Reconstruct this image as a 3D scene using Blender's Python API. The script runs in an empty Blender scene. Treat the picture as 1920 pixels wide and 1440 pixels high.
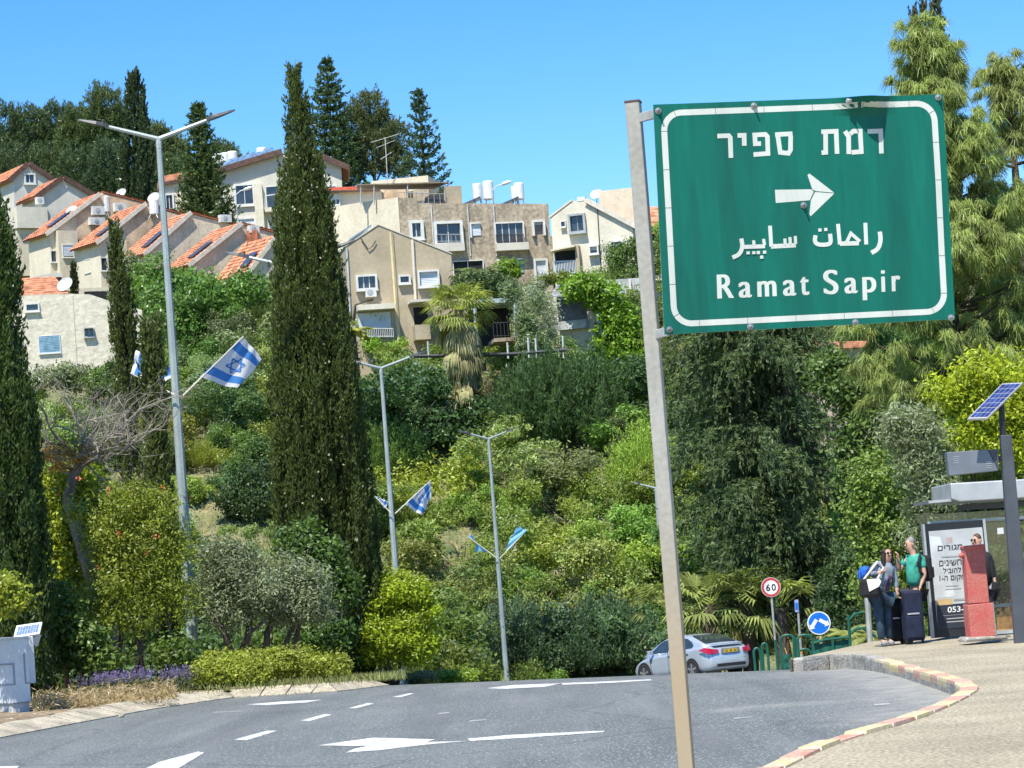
import bpy, math, random
import numpy as np
from mathutils import Vector, Matrix
R_ = math.radians
scene = bpy.context.scene
COL = scene.collection

# ---------------------------------------------------------------- camera, world, sun, exposure
F = 5000.0                                   # focal length in pixels of the 1920 px wide photograph
PITCH, ROLL, EYE = R_(4.10), R_(4.40), 1.70
fwd = Vector((0, math.cos(PITCH), math.sin(PITCH)))
_r0, _u0 = Vector((1, 0, 0)), Vector((0, -math.sin(PITCH), math.cos(PITCH)))
rgt = _r0 * math.cos(ROLL) - _u0 * math.sin(ROLL)
upv = _r0 * math.sin(ROLL) + _u0 * math.cos(ROLL)
CAM = Vector((0, 0, EYE))
cd = bpy.data.cameras.new('camera')
cd.sensor_width = 36.0; cd.lens = 36.0 * F / 1920.0
cd.clip_start = 0.1; cd.clip_end = 6000
cam = bpy.data.objects.new('camera', cd); COL.objects.link(cam)
cam.matrix_world = Matrix(((rgt.x, upv.x, -fwd.x, 0), (rgt.y, upv.y, -fwd.y, 0), (rgt.z, upv.z, -fwd.z, EYE), (0, 0, 0, 1)))
scene.camera = cam
SUN_EL, SUN_AZ = R_(60), R_(23)              # azimuth measured from straight behind the camera towards the left
sdir = Vector((-math.sin(SUN_AZ) * math.cos(SUN_EL), -math.cos(SUN_AZ) * math.cos(SUN_EL), math.sin(SUN_EL)))
world = bpy.data.worlds.new('World'); scene.world = world; world.use_nodes = True
wn = world.node_tree; bg = wn.nodes['Background']
sky = wn.nodes.new('ShaderNodeTexSky'); sky.sky_type = 'NISHITA'; sky.sun_disc = False
sky.sun_elevation = SUN_EL; sky.sun_rotation = math.atan2(sdir.x, sdir.y)
sky.air_density = 1.0; sky.dust_density = 0.0; sky.ozone_density = 2.5; sky.altitude = 1500
hs = wn.nodes.new('ShaderNodeHueSaturation'); hs.inputs['Saturation'].default_value = 1.38; hs.inputs['Hue'].default_value = 0.507
wn.links.new(sky.outputs[0], hs.inputs['Color']); wn.links.new(hs.outputs[0], bg.inputs[0])
bg.inputs[1].default_value = 0.13
sl = bpy.data.lights.new('sun', 'SUN'); sl.energy = 4.4; sl.angle = R_(0.53); sl.color = (1.0, 0.95, 0.86)
so = bpy.data.objects.new('sun', sl); COL.objects.link(so)
so.rotation_euler = sdir.to_track_quat('Z', 'Y').to_euler(); so.location = (-40, -40, 80)
vs = scene.view_settings
vs.view_transform = 'Standard'; vs.look = 'None'; vs.gamma = 1.0; vs.exposure = 0.85; vs.use_curve_mapping = False
cy = scene.cycles
cy.max_bounces = 5; cy.diffuse_bounces = 3; cy.glossy_bounces = 2; cy.transmission_bounces = 3; cy.transparent_max_bounces = 6
cy.caustics_reflective = False; cy.caustics_refractive = False
cy.use_denoising = True; cy.denoiser = 'OPENIMAGEDENOISE'; cy.denoising_input_passes = 'RGB_ALBEDO_NORMAL'; cy.denoising_prefilter = 'ACCURATE'

# ---------------------------------------------------------------- picture geometry -> places in the world
def ray(px, py):
    return fwd + rgt * ((px - 960) / F) + upv * ((720 - py) / F)
def P(px, py, Y):
    d = ray(px, py); return CAM + d * (Y / d.y)
class Plane:                                  # an upright plane: a wall face. yaw 0 faces the viewer, yaw > 0 faces right
    def __init__(s, O, yaw):
        s.O = Vector(O); a = R_(yaw)
        s.u = Vector((math.cos(a), math.sin(a), 0)); s.n = Vector((math.sin(a), -math.cos(a), 0))
    def hit(s, px, py):
        d = ray(px, py); return CAM + d * ((s.O - CAM).dot(s.n) / d.dot(s.n))
    def az(s, px, py):
        p = s.hit(px, py); return ((p - s.O).dot(s.u), p.z)
    def pt(s, a, z, d=0.0):
        p = s.O + s.u * a + s.n * d; return Vector((p.x, p.y, z))
def sm(t):
    t = min(1, max(0, t)); return t * t * (3 - 2 * t)
HK = [(112, -2.9), (118, -1.4), (128, 3.2), (140, 9.0), (150, 13.0), (158, 15.3), (170, 18.8), (180, 21.2), (200, 25.0), (215, 28.5), (240, 32), (280, 34), (400, 34), (700, 8), (2500, -30)]
def road_z(x, y):
    y0 = 38.5 - 0.95 * min(5, max(-6, x))
    if y < y0: return 0.0
    L = 10.6
    if y < y0 + L: return -(y - y0) ** 2 / 482.0
    return -0.2331 - 0.044 * (min(y, 112) - y0 - L)
def ground_z(x, y):
    if y <= 108: return road_z(x, y)
    if y <= 112: k = (y - 108) / 4; return road_z(x, 108) * (1 - k) + k * -2.9
    for (a, za), (b, zb) in zip(HK, HK[1:]):
        if y <= b:
            return za + (zb - za) * (y - a) / (b - a) + 0.35 * math.sin(x * .31 + y * .23) * min(1, (y - 112) / 10)
    return HK[-1][1]
def G(px, py, dz=0.0, fn=road_z):             # first point of the ground seen through a picture point
    d = ray(px, py); d = d / d.y; y = 8.0
    while y < 400:
        p = CAM + d * y
        if p.z <= fn(p.x, y) + dz: break
        y += 0.1
    lo, hi = y - 0.1, y
    for _ in range(20):
        m = (lo + hi) / 2; p = CAM + d * m
        if p.z <= fn(p.x, m) + dz: hi = m
        else: lo = m
    p = CAM + d * hi; return Vector((p.x, hi, fn(p.x, hi) + dz))

# ---------------------------------------------------------------- materials
MATS = {}
def nd(nt, typ, **kw):
    n = nt.nodes.new(typ)
    for k, v in kw.items(): setattr(n, k, v)
    return n
def mixc(nt, fac, a, b, blend='MIX'):
    n = nt.nodes.new('ShaderNodeMix'); n.data_type = 'RGBA'; n.blend_type = blend
    for sock, v in ((n.inputs[0], fac), (n.inputs[6], a), (n.inputs[7], b)):
        if hasattr(v, 'is_output'): nt.links.new(v, sock)
        elif isinstance(v, (int, float)): sock.default_value = v
        else: sock.default_value = (*v, 1)
    return n.outputs[2]
def ramp(nt, src, *stops):
    n = nt.nodes.new('ShaderNodeValToRGB'); e = n.color_ramp.elements
    while len(e) < len(stops): e.new(.5)
    for i, (p, c) in enumerate(stops):
        e[i].position = p; e[i].color = (*c, 1) if not isinstance(c, (int, float)) else (c, c, c, 1)
    nt.links.new(src, n.inputs[0]); return n.outputs[0]
def mat(name, col, rough=.7, metal=0.0, var=.12, vscale=3.0, col2=None, bump=0.0, bscale=30.0, stretch=None, spec=.4, fine=0.0, fscale=60.0, coat=0.0, streak=0.0):
    """a procedural surface: base colour broken up by two sizes of noise, with a noise bump"""
    if name in MATS: return MATS[name]
    m = bpy.data.materials.new(name); m.use_nodes = True; nt = m.node_tree; b = nt.nodes['Principled BSDF']
    tc = nd(nt, 'ShaderNodeTexCoord'); vec = tc.outputs['Object']
    if stretch:
        mp = nd(nt, 'ShaderNodeMapping'); mp.inputs['Scale'].default_value = stretch; nt.links.new(vec, mp.inputs[0]); vec = mp.outputs[0]
    no = nd(nt, 'ShaderNodeTexNoise'); no.inputs['Scale'].default_value = vscale; no.inputs['Detail'].default_value = 5; nt.links.new(vec, no.inputs['Vector'])
    c2 = col2 if col2 else tuple(c * (1 - 2 * var) for c in col)
    c1 = col if col2 else tuple(min(1, c * (1 + var)) for c in col)
    out = mixc(nt, ramp(nt, no.outputs['Fac'], (.35, 0.0), (.68, 1.0)), c1, c2)
    if fine:
        n2 = nd(nt, 'ShaderNodeTexNoise'); n2.inputs['Scale'].default_value = fscale; n2.inputs['Detail'].default_value = 2; nt.links.new(vec, n2.inputs['Vector'])
        out = mixc(nt, 1.0, out, ramp(nt, n2.outputs['Fac'], (.3, 1 - fine), (.7, 1 + fine * .6)), 'MULTIPLY')
    if streak:                                # rain streaks and grime running down the wall
        mp2 = nd(nt, 'ShaderNodeMapping'); mp2.inputs['Scale'].default_value = (.9, .9, .24); nt.links.new(tc.outputs['Object'], mp2.inputs[0])
        n4 = nd(nt, 'ShaderNodeTexNoise'); n4.inputs['Scale'].default_value = 1.6; n4.inputs['Detail'].default_value = 7; n4.inputs['Roughness'].default_value = .65; nt.links.new(mp2.outputs[0], n4.inputs['Vector'])
        out = mixc(nt, 1.0, out, ramp(nt, n4.outputs['Fac'], (.36, (1 - streak * .8, 1 - streak * .8, 1 - streak * .8)), (.58, (1.0, 1.0, 1.0))), 'MULTIPLY')
    nt.links.new(out, b.inputs['Base Color'])
    b.inputs['Roughness'].default_value = rough; b.inputs['Metallic'].default_value = metal; b.inputs['Specular IOR Level'].default_value = spec
    b.inputs['Coat Weight'].default_value = coat
    if bump:
        n3 = nd(nt, 'ShaderNodeTexNoise'); n3.inputs['Scale'].default_value = bscale; n3.inputs['Detail'].default_value = 4; nt.links.new(vec, n3.inputs['Vector'])
        bp = nd(nt, 'ShaderNodeBump'); bp.inputs['Strength'].default_value = min(1, bump); bp.inputs['Distance'].default_value = .05; nt.links.new(n3.outputs['Fac'], bp.inputs['Height']); nt.links.new(bp.outputs[0], b.inputs['Normal'])
    MATS[name] = m; return m
def foliage_mat(name, gloss=.012, trans=.42, lo=.75, hi=2.7, warm=(1.08, 1.12, .45)):
    """leaf surface: the object's own colour, varied from leaf to leaf by the mesh attribute 'tint'"""
    m = bpy.data.materials.new(name); m.use_nodes = True; nt = m.node_tree; nt.nodes.remove(nt.nodes['Principled BSDF'])
    oi = nd(nt, 'ShaderNodeObjectInfo'); at = nd(nt, 'ShaderNodeAttribute', attribute_name='tint')
    sc = nt.nodes.new('ShaderNodeMapRange'); sc.inputs[3].default_value = lo; sc.inputs[4].default_value = hi; nt.links.new(at.outputs['Fac'], sc.inputs[0])
    c = mixc(nt, 1.0, oi.outputs['Color'], sc.outputs[0], 'MULTIPLY')
    d = nd(nt, 'ShaderNodeBsdfDiffuse'); t = nd(nt, 'ShaderNodeBsdfTranslucent'); g = nd(nt, 'ShaderNodeBsdfGlossy')
    nt.links.new(c, d.inputs[0]); nt.links.new(mixc(nt, 1.0, c, warm, 'MULTIPLY'), t.inputs[0]); g.inputs[0].default_value = (1, 1, .95, 1); g.inputs['Roughness'].default_value = .42
    a = nd(nt, 'ShaderNodeMixShader'); a.inputs[0].default_value = trans; nt.links.new(d.outputs[0], a.inputs[1]); nt.links.new(t.outputs[0], a.inputs[2])
    f = nd(nt, 'ShaderNodeFresnel'); mul = nd(nt, 'ShaderNodeMath', operation='MULTIPLY'); nt.links.new(f.outputs[0], mul.inputs[0]); mul.inputs[1].default_value = gloss * 6
    b = nd(nt, 'ShaderNodeMixShader'); nt.links.new(mul.outputs[0], b.inputs[0]); nt.links.new(a.outputs[0], b.inputs[1]); nt.links.new(g.outputs[0], b.inputs[2])
    nt.links.new(b.outputs[0], nt.nodes['Material Output'].inputs[0])
    return m
def cloth_mat(name, col):
    m = bpy.data.materials.new(name); m.use_nodes = True; nt = m.node_tree; nt.nodes.remove(nt.nodes['Principled BSDF']); tc = nd(nt, 'ShaderNodeTexCoord'); no = nd(nt, 'ShaderNodeTexNoise'); no.inputs['Scale'].default_value = 6; nt.links.new(tc.outputs['Object'], no.inputs['Vector'])
    c = mixc(nt, no.outputs['Fac'], tuple(q * .88 for q in col), col); d = nd(nt, 'ShaderNodeBsdfDiffuse'); t = nd(nt, 'ShaderNodeBsdfTranslucent'); x = nd(nt, 'ShaderNodeMixShader'); x.inputs[0].default_value = .45
    nt.links.new(c, d.inputs[0]); nt.links.new(c, t.inputs[0]); nt.links.new(d.outputs[0], x.inputs[1]); nt.links.new(t.outputs[0], x.inputs[2]); nt.links.new(x.outputs[0], nt.nodes['Material Output'].inputs[0]); return m
LEAF = foliage_mat('leaf'); NEEDLE = foliage_mat('needle', gloss=.01, trans=.36, lo=.75, hi=2.65)
BARK = mat('bark', (.10, .075, .055), .9, var=.3, vscale=8, bump=.8, bscale=14, stretch=(1, 1, .25))
GREYBARK = mat('grey_bark', (.19, .165, .135), .9, var=.25, vscale=6, bump=.6, bscale=18, stretch=(1, 1, .3))

# ---------------------------------------------------------------- objects
def link(o, parent=None):
    COL.objects.link(o)
    if parent is not None: o.parent = parent
    return o
def tag(o, label=None, cat=None, group=None, kind=None):
    if label: o['label'] = label
    if cat: o['category'] = cat
    if group: o['group'] = group
    if kind: o['kind'] = kind
    return o
def thing(name, label, cat, loc, group=None):
    o = bpy.data.objects.new(name, None); o.empty_display_size = .2; o.location = loc; link(o)
    return tag(o, label, cat, group)
def wloc(o):
    v = Vector((0, 0, 0))
    while o is not None: v = v + o.location; o = o.parent
    return v
class MB:
    """collects shapes in world coordinates; build() links them as one mesh object under its thing"""
    def __init__(s): s.V = []; s.Fc = []; s.M = []; s.ms = []
    def mi(s, m):
        if m not in s.ms: s.ms.append(m)
        return s.ms.index(m)
    def add(s, V, Fs, m=0):
        o = len(s.V); s.V += [Vector(v) for v in V]
        for f in Fs: s.Fc.append([i + o for i in f]); s.M.append(m)
        return s
    def box(s, c, x, y, z, m=0):               # centre and three half-axis vectors
        c, x, y, z = Vector(c), Vector(x), Vector(y), Vector(z)
        V = [c + x * a + y * b + z * d for d in (-1, 1) for a, b in ((-1, -1), (1, -1), (1, 1), (-1, 1))]
        return s.add(V, [(3, 2, 1, 0), (4, 5, 6, 7), (0, 1, 5, 4), (1, 2, 6, 5), (2, 3, 7, 6), (3, 0, 4, 7)], m)
    def abox(s, x0, x1, y0, y1, z0, z1, m=0):
        return s.box(((x0 + x1) / 2, (y0 + y1) / 2, (z0 + z1) / 2), ((x1 - x0) / 2, 0, 0), (0, (y1 - y0) / 2, 0), (0, 0, (z1 - z0) / 2), m)
    def prism(s, poly, ext, m=0, side_m=None):
        n = len(poly); ext = Vector(ext); P0 = [Vector(p) for p in poly]
        side_m = m if side_m is None else side_m
        o = len(s.V); s.V += P0 + [p + ext for p in P0]
        s.Fc.append([o + i for i in range(n)]); s.M.append(m)
        s.Fc.append([o + n + i for i in reversed(range(n))]); s.M.append(side_m)
        for i in range(n):
            j = (i + 1) % n; s.Fc.append([o + j, o + i, o + n + i, o + n + j]); s.M.append(side_m)
        return s
    def tube(s, path, rad, sides=6, m=0, cap=True):
        path = [Vector(p) for p in path]; n = len(path)
        rad = rad if isinstance(rad, (list, tuple)) else [rad] * n
        rings = []; prev = None
        for i, p in enumerate(path):
            t = (path[min(i + 1, n - 1)] - path[max(i - 1, 0)]).normalized()
            if prev is None:
                a = Vector((0, 0, 1)) if abs(t.z) < .9 else Vector((1, 0, 0)); prev = a
            x = (prev - t * prev.dot(t)).normalized(); prev = x; y = t.cross(x)
            rings.append([p + (x * math.cos(k * 2 * math.pi / sides) + y * math.sin(k * 2 * math.pi / sides)) * rad[i] for k in range(sides)])
        V = [v for r in rings for v in r]
        Fs = [(i * sides + k, i * sides + (k + 1) % sides, (i + 1) * sides + (k + 1) % sides, (i + 1) * sides + k) for i in range(n - 1) for k in range(sides)]
        if cap: Fs += [tuple(reversed(range(sides))), tuple((n - 1) * sides + k for k in range(sides))]
        return s.add(V, Fs, m)
    def lathe(s, c, prof, sides=16, m=0, axis=(0, 0, 1)):
        c = Vector(c); ax = Vector(axis).normalized(); x = ax.orthogonal().normalized(); y = ax.cross(x)
        V = [c + ax * h + (x * math.cos(k * 2 * math.pi / sides) + y * math.sin(k * 2 * math.pi / sides)) * r for r, h in prof for k in range(sides)]
        n = len(prof)
        Fs = [(i * sides + k, i * sides + (k + 1) % sides, (i + 1) * sides + (k + 1) % sides, (i + 1) * sides + k) for i in range(n - 1) for k in range(sides)]
        Fs += [tuple(reversed(range(sides))), tuple((n - 1) * sides + k for k in range(sides))]
        return s.add(V, Fs, m)
    def quad(s, a, b, c, d, m=0): return s.add([a, b, c, d], [(0, 1, 2, 3)], m)
    def build(s, name, mats, parent=None, loc=None, smooth=False, bevel=0.0, label=None):
        mats = mats if isinstance(mats, (list, tuple)) else [mats]
        base = wloc(parent) if parent is not None else Vector(loc if loc is not None else (0, 0, 0))
        me = bpy.data.meshes.new(name); me.from_pydata([v - base for v in s.V], [], s.Fc)
        for m in mats: me.materials.append(m)
        me.polygons.foreach_set('material_index', s.M)
        if smooth: me.polygons.foreach_set('use_smooth', [True] * len(me.polygons))
        me.update()
        o = bpy.data.objects.new(name, me); link(o, parent)
        if parent is None: o.location = base
        if bevel:
            b = o.modifiers.new('bevel', 'BEVEL'); b.width = bevel; b.segments = 2; b.limit_method = 'ANGLE'; b.angle_limit = R_(40)
        if label: o['label'] = label
        return o
def np_obj(name, V, Q, mats, tint=None, parent=None, loc=None, mi=None, color=None, smooth=False):
    """object from arrays: V (n,3) in world coordinates, Q (m,4) quads or (m,3) triangles"""
    base = wloc(parent) if parent is not None else Vector(loc if loc is not None else (0, 0, 0))
    me = np_mesh(name, V - np.array(base), Q, mats, tint, mi, smooth)
    o = bpy.data.objects.new(name, me); link(o, parent)
    if parent is None: o.location = base
    if color: o.color = (*color, 1)
    return o
def np_mesh(name, V, Q, mats, tint=None, mi=None, smooth=False):
    me = bpy.data.meshes.new(name); n, k = Q.shape
    me.vertices.add(len(V)); me.vertices.foreach_set('co', np.ascontiguousarray(V, dtype=np.float32).ravel())
    me.loops.add(n * k); me.loops.foreach_set('vertex_index', np.ascontiguousarray(Q, dtype=np.int32).ravel())
    me.polygons.add(n); me.polygons.foreach_set('loop_start', np.arange(0, n * k, k, dtype=np.int32))
    try: me.polygons.foreach_set('loop_total', np.full(n, k, dtype=np.int32))
    except Exception: pass
    for m in (mats if isinstance(mats, (list, tuple)) else [mats]): me.materials.append(m)
    if mi is not None: me.polygons.foreach_set('material_index', np.ascontiguousarray(mi, dtype=np.int32))
    me.polygons.foreach_set('use_smooth', np.full(n, smooth, dtype=bool))
    if tint is not None:
        a = me.attributes.new('tint', 'FLOAT', 'FACE'); a.data.foreach_set('value', np.ascontiguousarray(tint, dtype=np.float32))
    me.update(calc_edges=True); return me
def text_mesh(s, size, offset=0.0, spacing=1.0):
    """flat letter outlines from the built-in font, as (verts, faces) centred on x"""
    c = bpy.data.curves.new('letters', 'FONT'); c.body = s; c.size = size; c.offset = offset; c.align_x = 'CENTER'; c.space_character = spacing
    o = bpy.data.objects.new('letters', c); COL.objects.link(o)
    me = bpy.data.meshes.new_from_object(o.evaluated_get(bpy.context.evaluated_depsgraph_get()))
    V = [v.co.copy() for v in me.vertices]; Fs = [tuple(p.vertices) for p in me.polygons]
    bpy.data.objects.remove(o); bpy.data.curves.remove(c); bpy.data.meshes.remove(me)
    return V, Fs
# ---------------------------------------------------------------- vegetation generators (all arrays, real leaf-sized faces)
def unit(v): return v / np.maximum(np.linalg.norm(v, axis=-1, keepdims=True), 1e-9)
def rnd_dir(rng, n): return unit(rng.normal(size=(n, 3)))
def leaf_quads(C, A, S, L, W):
    """rhombic leaves: centre C, length axis A, side axis S"""
    n = len(C); L = np.broadcast_to(np.asarray(L, float), (n,))[:, None]; W = np.broadcast_to(np.asarray(W, float), (n,))[:, None]
    V = np.stack([C - A * L * .5, C + S * W * .5 - A * L * .08, C + A * L * .5, C - S * W * .5 - A * L * .08], axis=1).reshape(-1, 3)
    return V, np.arange(n * 4).reshape(n, 4)
def frame(N, rng):
    r = rnd_dir(rng, len(N)); A = unit(np.cross(N, r)); return A, np.cross(N, A)
def cat(parts):
    V, Q, T, o = [], [], [], 0
    for v, q, t in parts:
        V.append(v); Q.append(q + o); T.append(t); o += len(v)
    return np.concatenate(V), np.concatenate(Q), np.concatenate(T)
def broadleaf(seed, blobs, clumps, per, clump_r, L, W, shell=.62, up=.35, lumpy=.22):
    """leaf clumps spread through ellipsoid lobes; blobs = [(cx,cy,cz,rx,ry,rz)]"""
    rng = np.random.default_rng(seed); B = np.array(blobs, float)
    w = (B[:, 3] * B[:, 4] * B[:, 5]) ** .67; k = rng.choice(len(B), clumps, p=w / w.sum())
    d = rnd_dir(rng, clumps); rad = (shell + (1 - shell) * rng.random(clumps) ** .6) * (1 + lumpy * rng.normal(size=clumps) * .6)
    C = B[k, :3] + d * B[k, 3:] * rad[:, None]
    ct = rng.random(clumps)
    n = clumps * per; i = np.repeat(np.arange(clumps), per)
    cr = clump_r * (.6 + .8 * rng.random(clumps))
    pos = C[i] + rng.normal(size=(n, 3)) * cr[i][:, None] * np.array([1, 1, .75]) * .55
    N = unit(d[i] * .6 + np.array([0, 0, up]) + rng.normal(size=(n, 3)) * .65)
    A, S = frame(N, rng); s = .7 + .6 * rng.random(n)
    V, Q = leaf_quads(pos, A, S, L * s, W * s)
    return V, Q, np.clip(ct[i] * .55 + rng.random(n) * .45, 0, 1)
def spray(seed, C, D, per, length, spread, L, W, follow=.8, droop=0.0):
    """elongated sprays of small blades along direction D from C (cypress fronds, hanging conifer fringes)"""
    rng = np.random.default_rng(seed); m = len(C); i = np.repeat(np.arange(m), per); n = m * per
    t = rng.random(n); ln = length * (.6 + .8 * rng.random(m))
    side = rng.normal(size=(n, 3)) * spread * (1 - .75 * t)[:, None]
    pos = C[i] + D[i] * (t * ln[i])[:, None] + side; pos[:, 2] -= droop * t * t * ln[i]
    A = unit(D[i] * follow + rng.normal(size=(n, 3)) * .45 + np.array([0, 0, -droop]) * t[:, None])
    S = unit(np.cross(A, rnd_dir(rng, n))); s = .6 + .8 * rng.random(n)
    V, Q = leaf_quads(pos, A, S, L * s, W * s); ct = rng.random(m)
    return V, Q, np.clip(ct[i] * .45 + .25 * t + rng.random(n) * .35, 0, 1)
def cypress_crown(seed, base, H, R, prof, n=800, per=34, length=.62, L=.13, W=.05, lobes=5, groove=.2, up=1.0, plume=2.2):
    """flame built of upright plumes, each a column of small sprays, with dark gaps between; prof(t) relative radius"""
    rng = np.random.default_rng(seed); ts = np.linspace(0, 1, 200); pr = np.array([prof(t) for t in ts])
    k = 30; m = max(6, n // k)
    t0 = np.interp(rng.random(m), np.cumsum(pr + .06) / np.sum(pr + .06), ts); th0 = rng.random(m) * 2 * np.pi; rr0 = .62 + .40 * rng.random(m) ** .6; ln0 = plume * (.6 + .8 * rng.random(m)) / H
    i = np.repeat(np.arange(m), k); f = rng.random(m * k)
    core = rng.random(m * k) < .22
    t = np.clip(t0[i] + (f - .5) * ln0[i], 0, 1); r = np.interp(t, ts, pr) * R * rr0[i] * (1 - .30 * np.abs(f - .3)); wd = (.15 * (1 - f) + .02) * min(1, R / .9 + .25) * np.clip(r / .5, .12, 1)
    th = th0[i] + rng.normal(size=m * k) * wd / np.maximum(r, .15); r = np.where(core, r * rng.random(m * k) * .75, r); th = np.where(core, rng.random(m * k) * 6.283, th)
    out = np.stack([np.cos(th), np.sin(th), np.zeros(m * k)], 1)
    C = np.array(base) + out * r[:, None]; C[:, 2] = base[2] + t * H - length * .3
    D = unit(out * (.16 + .14 * rng.random(m * k))[:, None] + np.array([0, 0, up]) + rng.normal(size=(m * k, 3)) * .08)
    V, Q, T = spray(seed + 1, C, D, per, length, .05, L, W, follow=1.2)
    pt = rng.random(m); T = np.clip(T * .45 + np.repeat(pt[i] * .25 + f * .35, per), 0, 1)
    return V, Q, T
def needle_tufts(seed, C, D, per=46, length=.34, w=.014, droop=.55, fan=.95):
    """drooping fans of long needles at branch ends: two quads per needle"""
    rng = np.random.default_rng(seed); m = len(C); i = np.repeat(np.arange(m), per); n = m * per
    a = unit(D[i] + rng.normal(size=(n, 3)) * fan * .62); ln = length * (.7 + .5 * rng.random(n))
    p0 = C[i] + rng.normal(size=(n, 3)) * .03; p1 = p0 + a * (ln * .5)[:, None]
    a2 = unit(a + np.array([0, 0, -1]) * droop * (1 + rng.random(n))[:, None]); p2 = p1 + a2 * (ln * .55)[:, None]
    S = unit(np.cross(a, rnd_dir(rng, n))) * w * .5
    V = np.stack([p0 - S, p0 + S, p1 + S, p1 - S, p2 + S * .4, p2 - S * .4], 1).reshape(-1, 3)
    b = np.arange(n)[:, None] * 6
    Q = np.concatenate([b + np.array([[0, 1, 2, 3]]), b + np.array([[3, 2, 4, 5]])])
    ct = rng.random(m); T = np.clip(ct[i] * .5 + rng.random(n) * .5, 0, 1)
    return V, Q, np.concatenate([T, T])
def limb_tree(seed, base, H, r0, lean=(0, 0), fork=3, levels=2, spread=.6, first=.45, mb=None, wob=.06):
    """a tapered trunk with limbs; returns the builder and limb tips"""
    rg = random.Random(seed); mb = mb or MB(); tips = []
    def grow(p, d, L, r, lev):
        pts, rr, q, dd = [p], [r], p.copy(), d.copy()
        for k in range(4):
            dd = (dd + Vector((rg.gauss(0, wob), rg.gauss(0, wob), rg.gauss(0, wob * .6) + .03))).normalized()
            q = q + dd * (L / 4); pts.append(q.copy()); rr.append(r * (1 - .13 * (k + 1)))
        mb.tube(pts, rr, 7 if lev == 0 else 5)
        if lev >= levels: tips.append(q); return
        a0 = rg.random() * 6.28
        for k in range(fork + (lev > 0)):
            a = a0 + k * 6.283 / fork + rg.gauss(0, .3)
            nd_ = (dd * (1 - spread * .5) + Vector((math.cos(a), math.sin(a), .25)) * spread).normalized()
            grow(pts[-1] if k < fork - 1 else pts[-2], nd_, L * rg.uniform(.55, .8), rr[-1] * .72, lev + 1)
    grow(Vector(base) - Vector((0, 0, .15)), Vector((lean[0], lean[1], 1)).normalized(), H * first, r0, 0)
    return mb, tips
def plant(name, label, cat_, base, crown, color, matl=LEAF, trunk=None, bark=None, group=None, crown_name='crown'):
    """tree or shrub as a thing: Empty at its base > trunk, crown"""
    t = thing(name, label, cat_, base, group)
    V, Q, T = crown
    np_obj(crown_name, V, Q, matl, T, t, color=color)
    if trunk is not None: trunk.build('trunk', bark or BARK, t, smooth=True)
    return t
def copy_plant(src, loc, rz, sc, color=None, label=None):
    r = src.copy(); COL.objects.link(r); r.location = loc; r.rotation_euler = (0, 0, rz); r.scale = sc
    if label: r['label'] = label
    for ch in src.children:
        c = ch.copy(); COL.objects.link(c); c.parent = r
        if color and c.name.startswith('crown'): c.color = (*color, 1)
    return r
# ---------------------------------------------------------------- the ground, road, pavement, kerbs
def kerb_L(): return [G(px, py) for px, py in ((-420, 1466), (-150, 1413), (0, 1385), (146, 1357), (286, 1331), (437, 1309), (560, 1301.5), (640, 1297))]
KL = kerb_L()
KL = [Vector((-14.5, 20, 0))] + KL
for dx, dy in ((.5, 2.5), (.5, 6), (0, 11), (-.8, 18), (-2, 30), (-4, 44), (-6, 60)):
    p = KL[8] + Vector((dx, dy, 0)); p.z = road_z(p.x, p.y); KL.append(p)
def off_path(path, d):                       # path shifted to its left by d in plan
    out = []
    for i, p in enumerate(path):
        t = path[min(i + 1, len(path) - 1)] - path[max(i - 1, 0)]; t.z = 0; t.normalize()
        out.append(Vector((p.x - t.y * d, p.y + t.x * d, p.z)))
    return out
def resample(path, step):
    out = [path[0].copy()]; acc = 0
    for a, b in zip(path, path[1:]):
        L = (b - a).length; t = step - acc
        while t <= L: out.append(a.lerp(b, t / L)); t += step
        acc = L - (t - step)
    out.append(path[-1].copy()); return out
KR = [G(px, py, .16, lambda x, y: 0) for px, py in ((1503, 1232), (1525, 1228), (1560, 1226), (1590, 1226), (1622, 1231), (1655, 1239), (1685, 1247), (1712, 1255), (1740, 1263), (1768, 1272), (1790, 1279), (1800, 1285), (1797, 1293), (1778, 1304), (1745, 1320), (1700, 1338), (1650, 1354), (1600, 1367), (1545, 1383), (1490, 1404), (1430, 1432), (1380, 1455), (1330, 1480))]
kd = (KR[-1] - KR[-3]).normalized()
KR += [KR[-1] + kd * 4, KR[-1] + kd * 9]
KRs = resample(KR, .25)
def seg_dist(x, y, path):
    return min(math.hypot(x - p.x, y - p.y) for p in path)
# terrain sheet: one grid to the horizon, finer near the scene, a little below the road and pavement
def axis_vals(spec):
    out = []
    for a, b, st in spec: out += list(np.arange(a, b, st))
    return np.array(out + [spec[-1][1]])
gx = axis_vals([(-900, -120, 60), (-120, -36, 7), (-36, 36, 1.2), (36, 120, 7), (120, 900, 60)])
gy = axis_vals([(-60, 4, 16), (4, 34, 3), (34, 112, 1.5), (112, 165, 1.0), (165, 300, 4.5), (300, 2500, 110)])
rgT = np.random.default_rng(5)
TV = np.array([[x, y, ground_z(x, y) - (.14 if y < 112 else 0)] for y in gy for x in gx])
TV[:, 2] += np.where(TV[:, 1] > 118, rgT.normal(size=len(TV)) * .12, 0)
nx = len(gx); ii, jj = np.meshgrid(np.arange(len(gy) - 1), np.arange(nx - 1), indexing='ij'); a = (ii * nx + jj).ravel()
SOIL = mat('hill_soil', (.22, .20, .10), .95, var=.3, vscale=.35, col2=(.07, .11, .035), bump=.6, bscale=3, fine=.45, fscale=7)
o = np_obj('hillside_ground', TV, np.stack([a, a + 1, a + nx + 1, a + nx], 1), SOIL, smooth=True); tag(o, kind='structure')
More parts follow.
